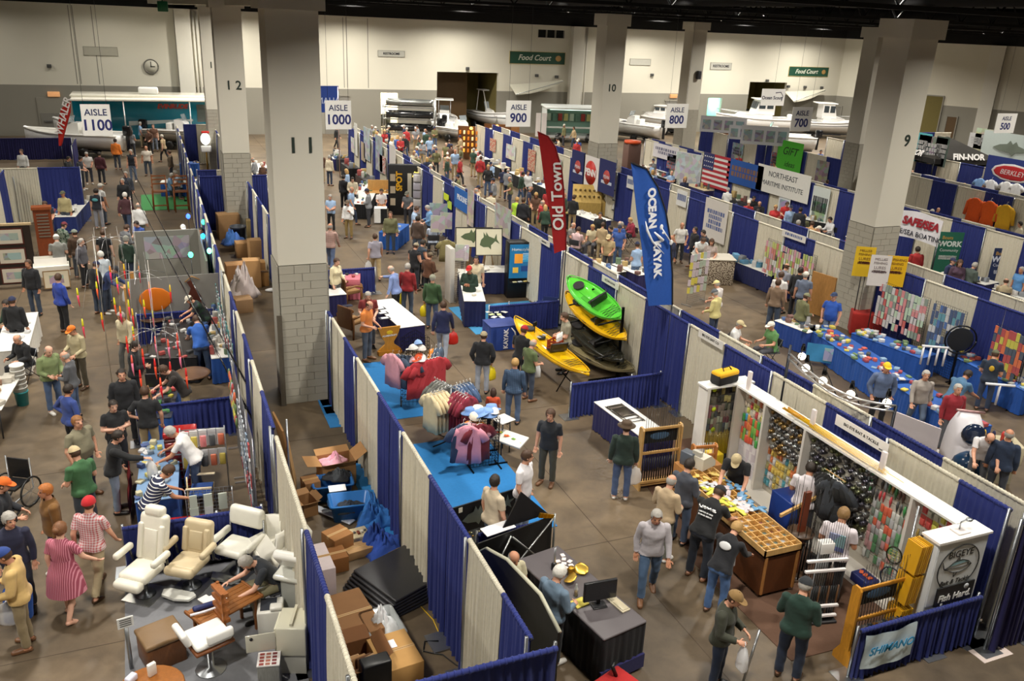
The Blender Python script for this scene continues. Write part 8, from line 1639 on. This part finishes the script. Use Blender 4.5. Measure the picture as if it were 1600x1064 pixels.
for p0,p1,sk in(((1010,292),(1060,305),'141416'),((1095,325),(1160,345),'curtd'),((1160,345),(1215,362),'curtd'),((1245,340),(1310,352),'1c1c1e'),((1000,258),(1050,272),'3a2a1c'),((1075,262),(1115,290),'curtd'),((1180,300),(1240,320),'curtd'),((1255,290),(1320,312),'b89860'),((1420,320),(1480,335),'curtd'),((1490,345),(1590,375),'141416'),((1470,425),(1540,445),'curtd'),((1550,450),(1600,468),'curtd'),((825,262),(860,275),'3a2a1c'),((640,275),(680,300),'curtd'),((520,248),(545,248),'curtd'),((390,255),(412,300),'curtd'),((860,392),(905,412),'141416'),((955,412),(998,430),'curtd'),((905,410),(950,428),'141416')):
 stall(p0,p1,.9,'far booth table number %s in the rear aisles'%WD[k],10,MIX,'small goods on far booth table '+WD[k],skirt=sk,gsize=.2,hmax=.25,nm='small_goods');k+=1
for i,(ya,yb)in enumerate(((26.5,25.3),(25.2,24.0))):pass
gridwall((12.75,20.6),(12.75,22.2),1.8,'wire panel of silver packs behind the blue flag',col='4a4c50');hang_rows('fold_pack',(12.85,20.6),(12.85,22.2),(1.75,1.45,1.15,.85),10,90,['c8c8cc','b0b0b8','e0e0e0'],'silver pack on the wire panel behind the blue flag','silver packs','paper',1.2)
ORD=['first','second','third','fourth','fifth','sixth','seventh'];rnd=random.Random(5)
for X_,ys,wh in((13.35,(36,39.5,43,46.5,50,54),'left of the crowded lure aisle'),(20.3,(44,47.5,51,54.5),'right of the crowded lure aisle'),(11.0,(44,48,52,55.5),'right of the far kayak aisle'),(4.7,(32.5,36,44,50),'left of the far kayak aisle'),(23.7,(24,28,32,36,45,49),'left of the flag wall aisle'),(29.3,(38,42,46),'right of the flag wall aisle'),(31.8,(30,34,38,42),'left of the green sheet aisle'),(37.0,(42,46,50),'right of the green sheet aisle')):
 for i,y in enumerate(ys):
  table((X_,y),2.2,.7,'%s skirted table from the camera, %s'%(ORD[i],wh),90,skirt=rnd.choice(('curtd','141416','curtb','3a2418','2a2a30')),top=rnd.choice(('e4e2da','2a2a2c','c8b898')))
  for k in range(7):
   c=rnd.choice(MIX);sheetbox('table_goods',(X_+rnd.uniform(-.25,.25),y+rnd.uniform(-1,1),.752),rnd.uniform(.12,.3),rnd.uniform(.1,.25),rnd.uniform(.06,.35),mute(c),'%s goods on the %s table, %s'%(cname(c),ORD[i],wh),'goods',rnd.uniform(0,90),rnd.choice(('paper','plastic','card')),'goods on tables, '+wh)
  wx={13.35:12.55,20.3:21.2,11.0:11.88,4.7:3.75,23.7:22.85,29.3:30.18,31.8:30.95,37.0:37.88}[X_];c=rnd.choice(('c8c4bc','8a98a8','b8a890','5a7a90','d0ccc4','7a6a5a'))
  if(X_,y)in((31.8,34),(29.3,38)):continue
  t=poster(0,0,0,rnd.uniform(.9,1.6),rnd.uniform(.8,1.5),c,'%s picture sheet hung behind the %s table, %s'%(cname(c),ORD[i],wh),rz=-90 if wx>X_ else 90,mat=rnd.choice(('collage','paper','mag')),p=Vector((wx,y+rnd.uniform(-.5,.5),1.5)),nl=rnd.choice((0,3)))
  # visitors and exhibitors
def hold(t,side,label,col,h=.42,w_=.3,mat='film'):
 J=PO[t['_p']].J;wr,el=J['wri'+side],J['elb'+side];M=Matrix.Translation(t.location)@t.rotation_euler.to_matrix().to_4x4()@Matrix.Diagonal((*t.scale,1))
 return bag(M@(wr+(wr-el).normalized()*.1),label,col,h,w_,math.degrees(t.rotation_euler.z)+30,mat=mat)
T='''76 548 look 330 7c8a5c denim bald:hgrey jacket|bald man in pale olive jacket and jeans talking at left
101 557 front 190 5a5c60 denim bald:hgrey shirt_long|grey-haired man in dark grey sweater facing the olive jacket man
112 516 look 250 b8ac88 4a4232 cap:e07820/hbrown shirt_long|man in orange cap and tan sweatshirt walking in the left aisle
107 609 hips 55 34488a 1c1c20 short:hdark shirt_long|dark-haired man in blue shirt and black trousers, hand on hip
121 659 bigstand 340 7d7760 2c3648 short:8a5c30 shirt w=1.15|large man in olive T-shirt with sunglasses on his head
117 708 look 150 3f6a42 3a4048 cap:c4b088/hbrown shirt|man in tan cap and green T-shirt at left
71 767 stand 225 7a5426 34405a short:b06a30 jacket|red-haired man in brown jacket
139 787 walk 85 d8c8c8 a89878 beanie:c02028/hbrown shirt m=plaidred|person in red cap and red plaid shirt seen from behind
6 868 look 200 d0ae70 8a7a5c cap:2a4488/hbrown jacket|person in blue cap and tan jacket at lower left edge
15 812 side 290 24263e 2c3444 thick:hgrey shirt_long|grey-haired man in navy V-neck sweater at left edge
177 634 folded 310 1a1b1e 2a2c34 short:hdark shirt|man in black T-shirt with folded arms beside the lure table
190 585 stand 300 1b1c20 1c1c22 short:hdark jacket|man in black jacket with blue lanyard collar
184 682 reach 25 17181a ldenim short:hdark jacket b=R:e8e8e8:white|dark-haired man in black jacket reaching over the lure table
226 612 hips 100 1c1d20 b09c78 short:hbrown shirt|man in black polo and khaki trousers seen from behind
257 578 lean 205 2a2420 a8946c short:hbrown shirt|clerk in dark polo and khakis bending over lures
268 675 lean 190 e8e6e4 3c4c68 short:hgrey shirt|grey-haired clerk in white polo and jeans behind the lure table
261 737 lean 40 232846 2a2c34 short:hbrown shirt m=stripes|man in navy striped shirt browsing the lure table
5 757 look 20 22242a 2a2c30 cap:e06a20/hbrown jacket|person in orange cap with dark jacket cut by the left edge
212 540 front 10 18191c 1c1c20 short:hdark jacket|young man in black jacket beyond the teasers
44 412 stand 260 1d1e22 3a4658 short:hbrown jacket|man in dark blazer over white shirt at left
91 434 side 60 27409a 17181c short:hbrown shirt_long|man in royal blue sweatshirt and black track trousers
19 470 stand 100 17181b 22242a cap:232a4a/hbrown jacket|person in navy cap and black jacket near the white table
127 378 pockets 0 5c5a60 1a1a1e short:hgrey jacket|grey-haired man in grey jacket looking right
150 414 look 60 17181c 3a4658 cap:20264a/hbrown jacket|person in navy cap and black jacket among the teasers
157 398 stand 150 c4ccd4 6a7c98 short:hwhite shirt b=L:e8e8e8:white|white-haired man in pale polo and jeans
179 421 lean 0 34426e 3a4456 cap:2a2a30/hbrown jacket b=R:f0f0f0:white|man in dark cap and blue jacket leaning right
197 374 stand 90 22382c 2e3a52 cap:8a8a80/hgrey shirt_long|man in dark green sweater and jeans seen from behind
161 364 stand 95 1a1b1e 2a2c34 short:hbrown shirt|man in black shirt in the middle of the left aisle
116 364 side 120 4a3626 3c4048 cap:7a8276/hbrown jacket|person in grey cap and brown jacket by the print bin
100 352 look 60 7c8678 4a4c44 cap:6a2430/hbrown jacket m=camo|person in maroon cap and camouflage jacket
88 372 look 120 8a8a84 44464a cap:e0ded6/hgrey shirt|person in white cap by the wooden rack
150 299 stand 90 20242c 8a8c94 short:hdark shirt w=1.1|heavy man in black T-shirt and grey trousers seen from behind
157 291 stand 60 d8d8d4 4a5462 cap:d8d4c8/hgrey shirt|person in white shirt and cap beside the heavy man
191 283 stand 275 1d1e22 22262e short:hgrey jacket|grey-haired man in open black jacket in the left aisle
195 305 walk 95 4a2a30 34425c short:hwhite shirt_long|white-haired man in maroon sweater walking away
216 321 stand 90 e0e0de 5a5c50 bald:hgrey shirt_long|balding man in white shirt seen from behind
213 350 look 250 34509a 2a3040 short:hdark shirt|dark-haired man in royal blue shirt by the pine post
198 356 look 60 6a6c70 3a3e48 short:hbrown jacket|man in grey jacket beside the royal blue shirt
98 303 stand 270 b0a478 3c4450 cap:5a5a44/hbrown shirt_long|person in khaki uniform shirt and cap behind a table
70 319 look 290 26262e 2a2c34 short:hbrown shirt|person in dark T-shirt before the blue curtain at left
189 494 walk2 250 c8bc9c 5a5a58 short:hgrey jacket|man in cream jacket walking below the teasers
286 356 front 300 1b1f26 2a2c34 cap:f0f0ee/hdark shirt|man in white cap and black T-shirt in the bulb booth
305 368 look 100 8a7258 7a7c80 short:hblond shirt_long|man in tan sweater facing the white cap man
314 361 stand 270 d8dce0 44464a short:hdark shirt|person in white shirt behind the tan sweater
297 468 lean 200 22262e 2a2c34 cap:e0d8c8/hbrown shirt m=camo|person in dark patterned shirt bending at the rig table
307 500 lean 120 2a5cae 3a4a64 short:hbrown shirt|man in bright blue shirt at the left curtain table
10 475 sit 250 28402e 2a2c34 short:hdark jacket|seated person in green and black at left edge
27 530 sit 250 1a1b1e 22242a bald:hgrey jacket|seated balding person in black at the white table
33 237 stand 270 dcdcd8 1c1c20 short:hbrown shirt_long|man in white shirt and dark trousers alone on the far left floor
107 248 sit 0 1b1c20 22242a short:hdark jacket|seated person in black behind the far left curtain
126 248 look 0 2a2c34 2a2c34 short:hdark shirt|dark person at the far pine counter
135 241 look 300 d0ccc8 3a3e48 short:hgrey shirt|person in white shirt by the skiffs
155 241 stand 90 4a1f28 2a2c34 short:hdark jacket|person in maroon jacket at the far pine counter
204 237 stand 270 22262e 6a7a92 short:hgrey vest|man in dark vest and jeans facing camera far in left aisle
228 231 stand 280 ddd2c2 4a5462 bald:hbrown shirt w=1.1|man in pale shirt and grey jeans far in left aisle
219 193 side 20 8fb0d4 a89878 short:hgrey shirt|man in light blue shirt before the turquoise vehicle
239 197 stand 280 6a4a3a 7a8494 short:hbrown shirt|man in brown shirt before the turquoise vehicle
180 220 stand 90 e07a28 3a3e48 short:hdark jacket|person in bright orange jacket by the skiffs
205 206 look 90 8a8c90 3a3e48 short:hgrey shirt|person in grey shirt between skiff and vehicle
196 272 stand 280 3a3e48 2a2c34 short:hgrey jacket|person in dark jacket behind the black jacket man
264 238 stand 200 6a5a48 3a3e48 short:hbrown jacket|person in brown beside the white display head
268 274 sit 20 7a9ac0 3a3e48 short:hgrey shirt|seated person in blue by the bar chairs
274 270 sit 200 a8c0d8 3a3e48 short:hgrey shirt|seated person in pale blue by the bar chairs
543 317 phone 255 e8e8e6 8a7444 cap:6a5a48/hbrown shirt_long|man in white sweatshirt and khakis walking in aisle 1000
516 354 walk 85 c8a8a0 5a6a8a bald:hgrey shirt_long m=plaidtan|balding man in tan plaid shirt half hidden by column 11
586 370 walk 105 9c98a4 b09a70 short:hbrown shirt b=L:e8e8e8:white|man in grey T-shirt and khakis walking away
526 409 wstand 330 d8cca8 6a6a68 short:hbrown shirt_long|woman in cream cardigan behind the pink table
611 421 reach 165 8094c8 1a1a1e bald:hgrey shirt_long|man in blue shirt and black trousers pointing left
637 417 stand 80 8a1c20 4a5668 short:hgrey shirt_long b=L:e0c820:yellow|grey-haired man in red sweater seen from behind
676 435 stand 80 34502e 4a5a74 cap:8a8a78/hgrey jacket b=L:e8d020:yellow|person in cap and green jacket seen from behind
693 477 walk 85 1c2248 9aa0ac short:hbrown shirt_long b=R:c82820:red|person in navy sweater walking away from the kayaks
577 477 look 340 e0843c 52565e bald:hbrown shirt|balding man in orange T-shirt beside the white-topped table
575 462 look 280 7a2a2a 3a3e48 short:hgrey shirt|man in maroon shirt behind the orange T-shirt man
610 335 stand 275 6a6a4a 3a4658 short:hbrown jacket|man in olive jacket and jeans standing in aisle 1000
636 303 look 255 5a5c60 2a2c34 cap:6a685c/hgrey shirt|man in grey cap and grey shirt beside the black tower
596 299 sit 285 e0dcdc c8885a short:hdark shirt|woman in white top seated at the pale wooden desk
650 385 look 60 1b1c20 2a2c34 cap:9a9078/hbrown vest|person in tan cap and black vest at the art booth
661 380 look 50 34404e 2a2c34 short:hdark vest|person in dark vest at the art booth
672 400 look 60 5c3a26 2a2c34 cap:6a5c48/hbrown jacket|person in brown jacket and cap at the art booth
733 421 folded 255 22382c 1a1b1e cap:c02020/hbrown jacket|person in red cap and dark green jacket by the wire panel
744 406 stand 268 d4c4a4 6a6c70 short:hdark shirt|man in cream T-shirt behind the red cap
651 327 look 0 a8c0dc 3a3e48 short:hbrown shirt|person in pale blue shirt at the print stand
668 325 look 200 6f9ac4 3a3e48 short:hgrey shirt_long|grey-haired person in blue shirt at the print stand
653 342 stand 70 4a3a30 4a5668 short:hdark jacket|person in dark brown jacket with back to camera at print stand
677 350 sit 100 c0cce0 3a3e48 short:hblond shirt|seated person in pale shirt below the print stand
537 277 stand 60 15161a 17181c short:hdark jacket|tall person in black beside the black-skirted table
882 495 front 190 8f8a76 4a4838 short:hbrown shirt|exhibitor in khaki shirt standing beside the yellow kayak
819 516 look 55 191a1d 22242a cap:b02024/hbrown shirt|man in red cap and black T-shirt looking at the yellow kayak
1066 352 pockets 270 d4d0c8 22242a bald:hgrey shirt|balding man in pale patterned shirt beside the blue flag
1086 359 stand 200 1c1c20 1a1a1e short:hdark jacket|person in black right of the pale patterned shirt
1099 364 look 200 2a2c34 22242a short:hdark shirt|person in dark shirt behind the leaning white T-shirt
1099 376 lean 280 d8dcdc 4a5668 short:hbrown shirt|man in white T-shirt leaning on the floral counter
1112 378 wstand 260 a89890 4a4a50 long:hbrown shirt|woman behind the floral counter
1120 444 look 140 e4dcd8 4a5462 cap:e0d090/hgrey shirt|man in pale cap and white shirt behind the yellow shirt
1117 458 look 140 d8cc8a 2e3a52 cap:5a5e64/hgrey shirt_long|man in grey cap and yellow shirt by the wire rack
1156 507 sit 330 e4e4e2 4a4a50 cap:c4b48a/hgrey shirt|seated man in white shirt behind the tackle booth curtain
1205 509 sit 200 5c8a50 4a4a50 cap:e0dcd0/hgrey shirt|seated man in green shirt and white cap in aisle 900
896 352 sit 330 8a8480 4a4a50 bald:hgrey shirt|seated grey man at the left of the aisle 900 table group
904 359 sit 60 d8b8b8 4a4a50 short:hbrown shirt|seated person in pink in the aisle 900 table group
926 355 sit 250 cfc4a0 4a4a50 short:hblond shirt|seated person in cream in the aisle 900 table group
938 336 stand 250 191a1d 5a4a34 short:hdark jacket|person in black standing over the aisle 900 table group
954 357 sit 200 2a3244 2a2c34 short:hdark jacket|seated person in navy in the aisle 900 table group
971 351 sit 200 2a2a2e 2a2c34 short:hgrey vest|seated person in black vest and white sleeves
985 344 sit 200 8a2438 2a2c34 short:hblond jacket|seated person in dark red beside the blue flag
951 371 look 250 a8946c 4a4a50 cap:c8b48a/hgrey shirt|person in tan cap near the silver packs
808 312 wstand 60 b8e040 3a3e48 short:hblond shirt|person in lime yellow top in aisle 900
818 313 stand 70 1d1e24 22242a short:hbrown jacket|person in black beside the lime yellow top
1178 310 sit 270 191a1d 2a2c34 short:hdark jacket|seated person in black at the aisle 800 desk
1187 318 sit 250 1c1c22 2a2c34 bald:hgrey jacket|seated balding person in black at the aisle 800 desk
825 270 stand 300 e0e0de 3a3e48 short:hdark shirt_long|man in white shirt left of the red flag
1229 417 look 40 8a8c96 4a4a50 bald:hbrown shirt|person in grey shirt browsing lures beside column 9
1221 430 stand 50 d8d4d0 3a3e48 short:hbrown shirt|person in white shirt behind the brown sweater
1216 442 stand 60 7a6450 3a4658 short:hbrown shirt_long|person in brown sweater beside the lure panels
1251 423 stand 60 17181b 1c1c20 short:hdark jacket|person in black beside the lure panels
1259 430 stand 70 6a7488 3a4658 cap:d8d4c8/hgrey shirt|person in blue-grey shirt and pale cap at the lure panels
1260 464 look 20 6a6a48 5a6a82 cap:7a7a5c/hbrown jacket b=L:f0f0f0:white|man in olive jacket and cap at the blue table
1303 463 bigstand 235 2450a8 7a8aa2 cap:2a3a5c/hgrey shirt|large man in blue T-shirt and cap behind the blue table
1230 319 look 280 b82a28 3a3e48 short:hbrown shirt|man in red shirt standing in aisle 800
1212 324 wstand 250 b42c2c 3a3e48 short:hblond shirt|woman in red with blond hair in aisle 800
1251 328 stand 60 22262e 2a2c34 short:hdark jacket|dark jacket beside the red shirts in aisle 800
1257 339 sit 60 6a6a4a 2a2c34 short:hblond jacket|seated person in olive at the aisle 800 desk near column 9
1269 350 sit 60 c89a68 4a4a50 short:hbrown shirt|seated person in orange tan behind the white curtain
1297 343 sit 200 dcdcdc 4a4a50 short:hdark shirt_long|seated person in white before the dark curtain left of column 9
1434 390 stand 90 a02424 2a2c34 short:hdark jacket|person in red jacket under the SAFE/SEA banner
1489 408 stand 300 232c50 2a2c34 cap:2a3050/hbrown jacket|person in navy beside the green roll-up banner
1500 411 wstand 260 4a3446 2a2c34 long:hbrown jacket|person with long brown hair right of the navy jacket
1523 415 look 20 4a5650 2a2c34 short:hgrey jacket|person in grey-green jacket before the white curtain
1572 440 sit 60 b0a080 4a4a50 bald:hbrown shirt|seated person in tan shirt at right
1596 422 stand 200 5a90c8 4a4a50 short:hgrey shirt|person in light blue shirt at the right edge
1466 328 sit 270 191a1d 2a2c34 bald:hbrown shirt|seated person in black before the white curtain right of column 9
1386 574 pockets 262 5a6a8a 17181c cap:e0b820/hbrown jacket|man in yellow and black cap and blue jacket in aisle 900
1447 586 walk 262 a09890 5a6a82 short:hgrey shirt_long|man in pale grey sweatshirt walking towards camera
1497 608 stand 272 8a1e2a 5a5c62 short:hgrey shirt_long|grey-haired man in dark red jacket at right
1555 554 look 60 2a3444 2e3a52 cap:5a5c44/hbrown shirt|man in navy T-shirt with yellow emblem at the lure tables
1511 586 lean 30 4a7090 3a3e48 short:hdark shirt|person in blue leaning over the far blue table
1547 684 lean 250 dcd8d8 5a5c62 bald:hbrown shirt|bald man in white polo bending over the cream rack
1577 679 stand 60 24324a 3a3e48 bald:hgrey jacket|bald man in navy jacket beside the white polo
1267 732 look 60 e4dce0 2a2c34 short:hdark shirt w=1.08|dark-haired clerk in white shirt before the reel wall
860 648 stand 250 1f2228 45443a thick:hbrown shirt|man in black polo and olive trousers standing in the aisle
824 713 side 335 e8e4e6 8090a8 short:hbrown shirt|short-haired man in white polo and jeans
979 668 stand 82 24342c 4a5c80 hat:4a3826/hbrown jacket b=R:ece8e4:white|man in brown hat and dark green jacket at the pine rack
1151 718 lean 245 1a1b1e 2a2c34 cap:c0ae86/hbrown shirt|clerk in tan cap and black shirt behind the counter
1122 771 lean 50 17181a 1c222e cap:1a1b1e/hbrown shirt w=1.1|man in black cap and black USMC T-shirt
1077 727 look 50 4a4e58 44526a short:hdark shirt_long|man in slate grey sweater at the counter
1049 752 look 50 c0a886 6a6a5c bald:hgrey shirt_long|balding man in beige shirt at the counter
805 567 stand 82 46607c 54698a short:hblond shirt_long m=plaidblue|man in blue plaid shirt looking at the kayaks
833 537 look 40 5c6a42 3c4658 bald:hgrey shirt b=L:d8d8d8:grey|bald man in olive T-shirt beside the plaid shirt
756 525 pockets 82 1b1c20 a0a6b2 cap:a89a7c/hbrown jacket b=R:e8d020:yellow|man in tan cap and black jacket walking to the kayaks
771 612 wstand 90 c04a28 2a2c34 long:3a2418 shirt h=.68|child with long dark hair in orange top
773 752 side 40 d0bfa4 6a7c9a short:hdark shirt|short-haired man in beige T-shirt by the fish panel
1026 807 walk2 268 b4aeb2 4a6280 short:hgrey shirt_long|grey-haired man in pale grey sweatshirt walking towards camera
874 895 look 45 6a7f92 1a1b1f short:hwhite shirt_long w=1.08|white-haired man in blue-grey shirt behind the propeller counter
1148 935 look 330 3a3c30 22304a cap:8a6c40/hbrown jacket b=R:e8e8ea:white|man in tan cap and olive jacket at lower centre
1150 826 lean 50 1c1d22 4a6a9a short:hblond shirt_long b=L:e0e0e0:white|blond person in black shirt with white print leaning on the counter
1258 915 look 60 1f3a30 1e2a40 cap:22262a/hgrey shirt_long w=1.08|man in dark green sweatshirt and black cap seen from behind
1318 804 look 60 e0d6da 1c1d22 short:8a6a40 shirt w=1.05|brown-haired person in white T-shirt with blue back print
387 878 sitlean 212 2b2f36 8a8468 short:hgrey shirt|grey-haired man in dark T-shirt bending over papers at the teak table
803 872 sit 300 c8c0a0 4a4a50 bald:hgrey shirt|seated person half hidden by the leaning black screen'''
for ln in T.split('\n'):
 a,lab=ln.split('|');f=a.split();kw={};bg=None
 for o in f[8:]:
  k,v=o.split('=')
  if k=='m':kw['mat']=v
  elif k=='w':kw['wide']=float(v)
  elif k=='h':kw['ht']=float(v)
  elif k=='b':bg=v.split(':')
 kw['wide']=kw.get('wide',1)*1.1;kw.setdefault('ht',1+random.Random(lab).uniform(-.03,.04))
 t=person(float(f[0]),float(f[1]),f[2],float(f[3]),f[4],f[5],f[6],lab,kind=f[7],shoe=random.choice(('dbrown','1c1c1e','d8d4cc','brown')),**kw)
 if bg:hold(t,bg[0],bg[2]+' shopping bag held by the '+' '.join(lab.split()[:8]),bg[1],mat='film' if bg[2]=='white' else 'plastic')
 if f[2].startswith('sit'):
  q=Matrix.Rotation(t.rotation_euler.z,2)@Vector((0,.02));folding_chair((t.location.x+q.x,t.location.y+q.y),math.degrees(t.rotation_euler.z),'folding chair under the '+' '.join(lab.split()[:10]),'charcoal')
def on(lab):return next(o for o in COL.objects if o.get('label','').startswith(lab))
def back_print(o,parts):
 J=PO[o['_p']].J
 for nm,s,sz,col,z in parts:text(nm,s,sz,'paint',col,o,J['pel']+J['Rl']@Vector((0,-.142,z)),rot=(90+math.degrees(-math.asin(max(-1,min(1,J['Rl'][2][1])))),0,0),ext=.012)
back_print(on('man in black cap and black USMC'),[('shirt_print','USMC',.1,'e8e8e8',.38),('shirt_print','UNITED STATES',.03,'c8c8c8',.3),('shirt_print','MARINE CORPS',.03,'c8c8c8',.25)])
o=on('brown-haired person in white');obj('shirt_print',MB().box(-.11,.11,-.158,-.13,.12,.42),'collage',o,'3a70b0',loc=PO[o['_p']].J['pel'])
o=on('blond person in black');J=PO[o['_p']].J;q=obj('shirt_print',MB().ell((0,-.14,.36),(.1,.02,.07),12,6),'paint',o,'d8d8d8',loc=J['pel']);q.rotation_euler=J['Rl'].to_euler()
o=on('heavy man in black T');obj('shirt_print',MB().ell((0,-.15,.36),(.11,.015,.07),12,6),'paint',o,'5aa8b0',loc=PO[o['_p']].J['pel'])
o=on('man in navy T-shirt with yellow');obj('shirt_print',MB().ell((0,-.15,.34),(.06,.015,.08),10,6),'paint',o,'d8b030',loc=PO[o['_p']].J['pel'])
t=person(94,827,'wwalk',85,'a04a5e','a04a5e','bun:7a5030','woman in rose striped dress with hair tied up',.97,mat='vstripes',bk=None,shoe='skin3',wide=1.12)
J=PO['wwalk'].J;zp=J['pel'].z;rg=[]
for dz,a,b in((.2,.155,.13),(.1,.17,.145),(0,.215,.19),(-.15,.25,.23),(-.3,.265,.25),(-.42,.28,.27)):rg.append([(J['pel'].x+a*math.cos(u)*(1+.03*math.sin(7*u)),J['pel'].y-.01+b*math.sin(u)*(1+.03*math.cos(6*u)),zp+dz)for u in[2*PI*k/28 for k in range(28)]])
obj('skirt',MB().loft(list(reversed(rg)),cap=False).loft([[(x*.98,y*.98,z)for x,y,z in r]for r in rg],cap=False),'vstripes',t,'a04a5e')
tag(obj('blue_coat',MB().rbox(-.2,.2,-.1,.1,-.62,0,.08,3),'fabric',None,'1f4c9a',F(27,915,1.0),(0,R(6),R(20))),'bright blue coat over the arm of the tan jacket person','coat');bag(F(12,935,.9),'white bag with green marks at the lower left edge','e8e8e8',.45,.32)
CR=[((14.2,18.9,36,64),58,'in far aisle 900'),((6.6,9.4,37,62),18,'far along aisle 1000'),((3.9,5.6,38,60),10,'left of column 11'),((24.4,28.6,26,56),26,'along far aisle 800'),((32.2,36.5,26,54),16,'along far aisle 700'),((40,44.5,30,50),9,'far behind column 9'),((47,51.5,30,52),8,'by far right booths'),((-1,34,57,65),12,'among the far boats'),((15.8,18.6,27,36),7,'in mid aisle 900')]
CN=[('navy','232a45'),('grey','85878a'),('white','e0e0dc'),('black','1c1c1e'),('tan','b8a07a'),('blue','3a5aa0'),('red','a82a2c'),('olive','6d6a45'),('pale blue','9ab4d4'),('brown','5c4030'),('cream','d8ccb0'),('dark green','2c4434')]
rnd=random.Random(11);taken=[(o.location.x,o.location.y)for o in COL.objects if o.name.startswith('person')]
for(x0,x1,y0,y1),n,where in CR:
 for i in range(n):
  for _ in range(20):
   x,y=rnd.uniform(x0,x1),rnd.uniform(y0,y1)
   if all((x-u)**2+(y-v)**2>.36 for u,v in taken):break
  else:continue
  taken.append((x,y));cn,cc=rnd.choice(CN);hs,hn=rnd.choice((('short:hbrown','brown hair'),('short:hgrey','grey hair'),('bald:hgrey','a bald head'),('cap:232a45/hbrown','a navy cap'),('cap:d8d0c0/hgrey','a pale cap'),('short:hdark','dark hair'),('long:hblond','long fair hair')))
  kd=rnd.choice(('shirt','jacket','shirt_long'));bt=rnd.choice(('ddenim','denim','black','khaki','charcoal'));lab='person in %s %s and %s with %s %s'%(cn,{'shirt':'T-shirt','jacket':'jacket','shirt_long':'sweater'}[kd],{'ddenim':'dark jeans','denim':'jeans','black':'black trousers','khaki':'khakis','charcoal':'grey trousers'}[bt],hn,where)
  person(0,0,rnd.choice(('stand','look','walk','pockets','side','walk2','folded','front','wstand')),rnd.choice((80,260,270,90,0,180))+rnd.uniform(-25,25),cc,bt,hs,lab,rnd.uniform(.95,1.05),kd,xy=(x,y),group='visitors '+where)
p=F(955,1085,.3);t=thing('folding_cart','red folding cart with black handles at the bottom edge','cart',(p.x,p.y,0),20);obj('cart_box',MB().rbox(-.4,.4,-.25,.25,.1,.45,.03,2),'fabric',t,'b02020');obj('handle',MB().tube([(-.35,0,.45),(-.42,0,.7),(-.5,.1,.75)],.02,6),'plastic',t,'161616');obj('handle',MB().tube([(.2,.1,.45),(.15,.15,.62),(.3,.2,.6)],.03,6),'plastic',t,'161616')
for sx in(-1,1):obj('wheel',MB().lathe([(.02,-.03),(.09,-.03),(.09,.03),(.02,.03)],12).xf(Matrix.Rotation(PI/2,4,'X')),'plastic',t,'1a1a1a',(sx*.3,-.22,.09))
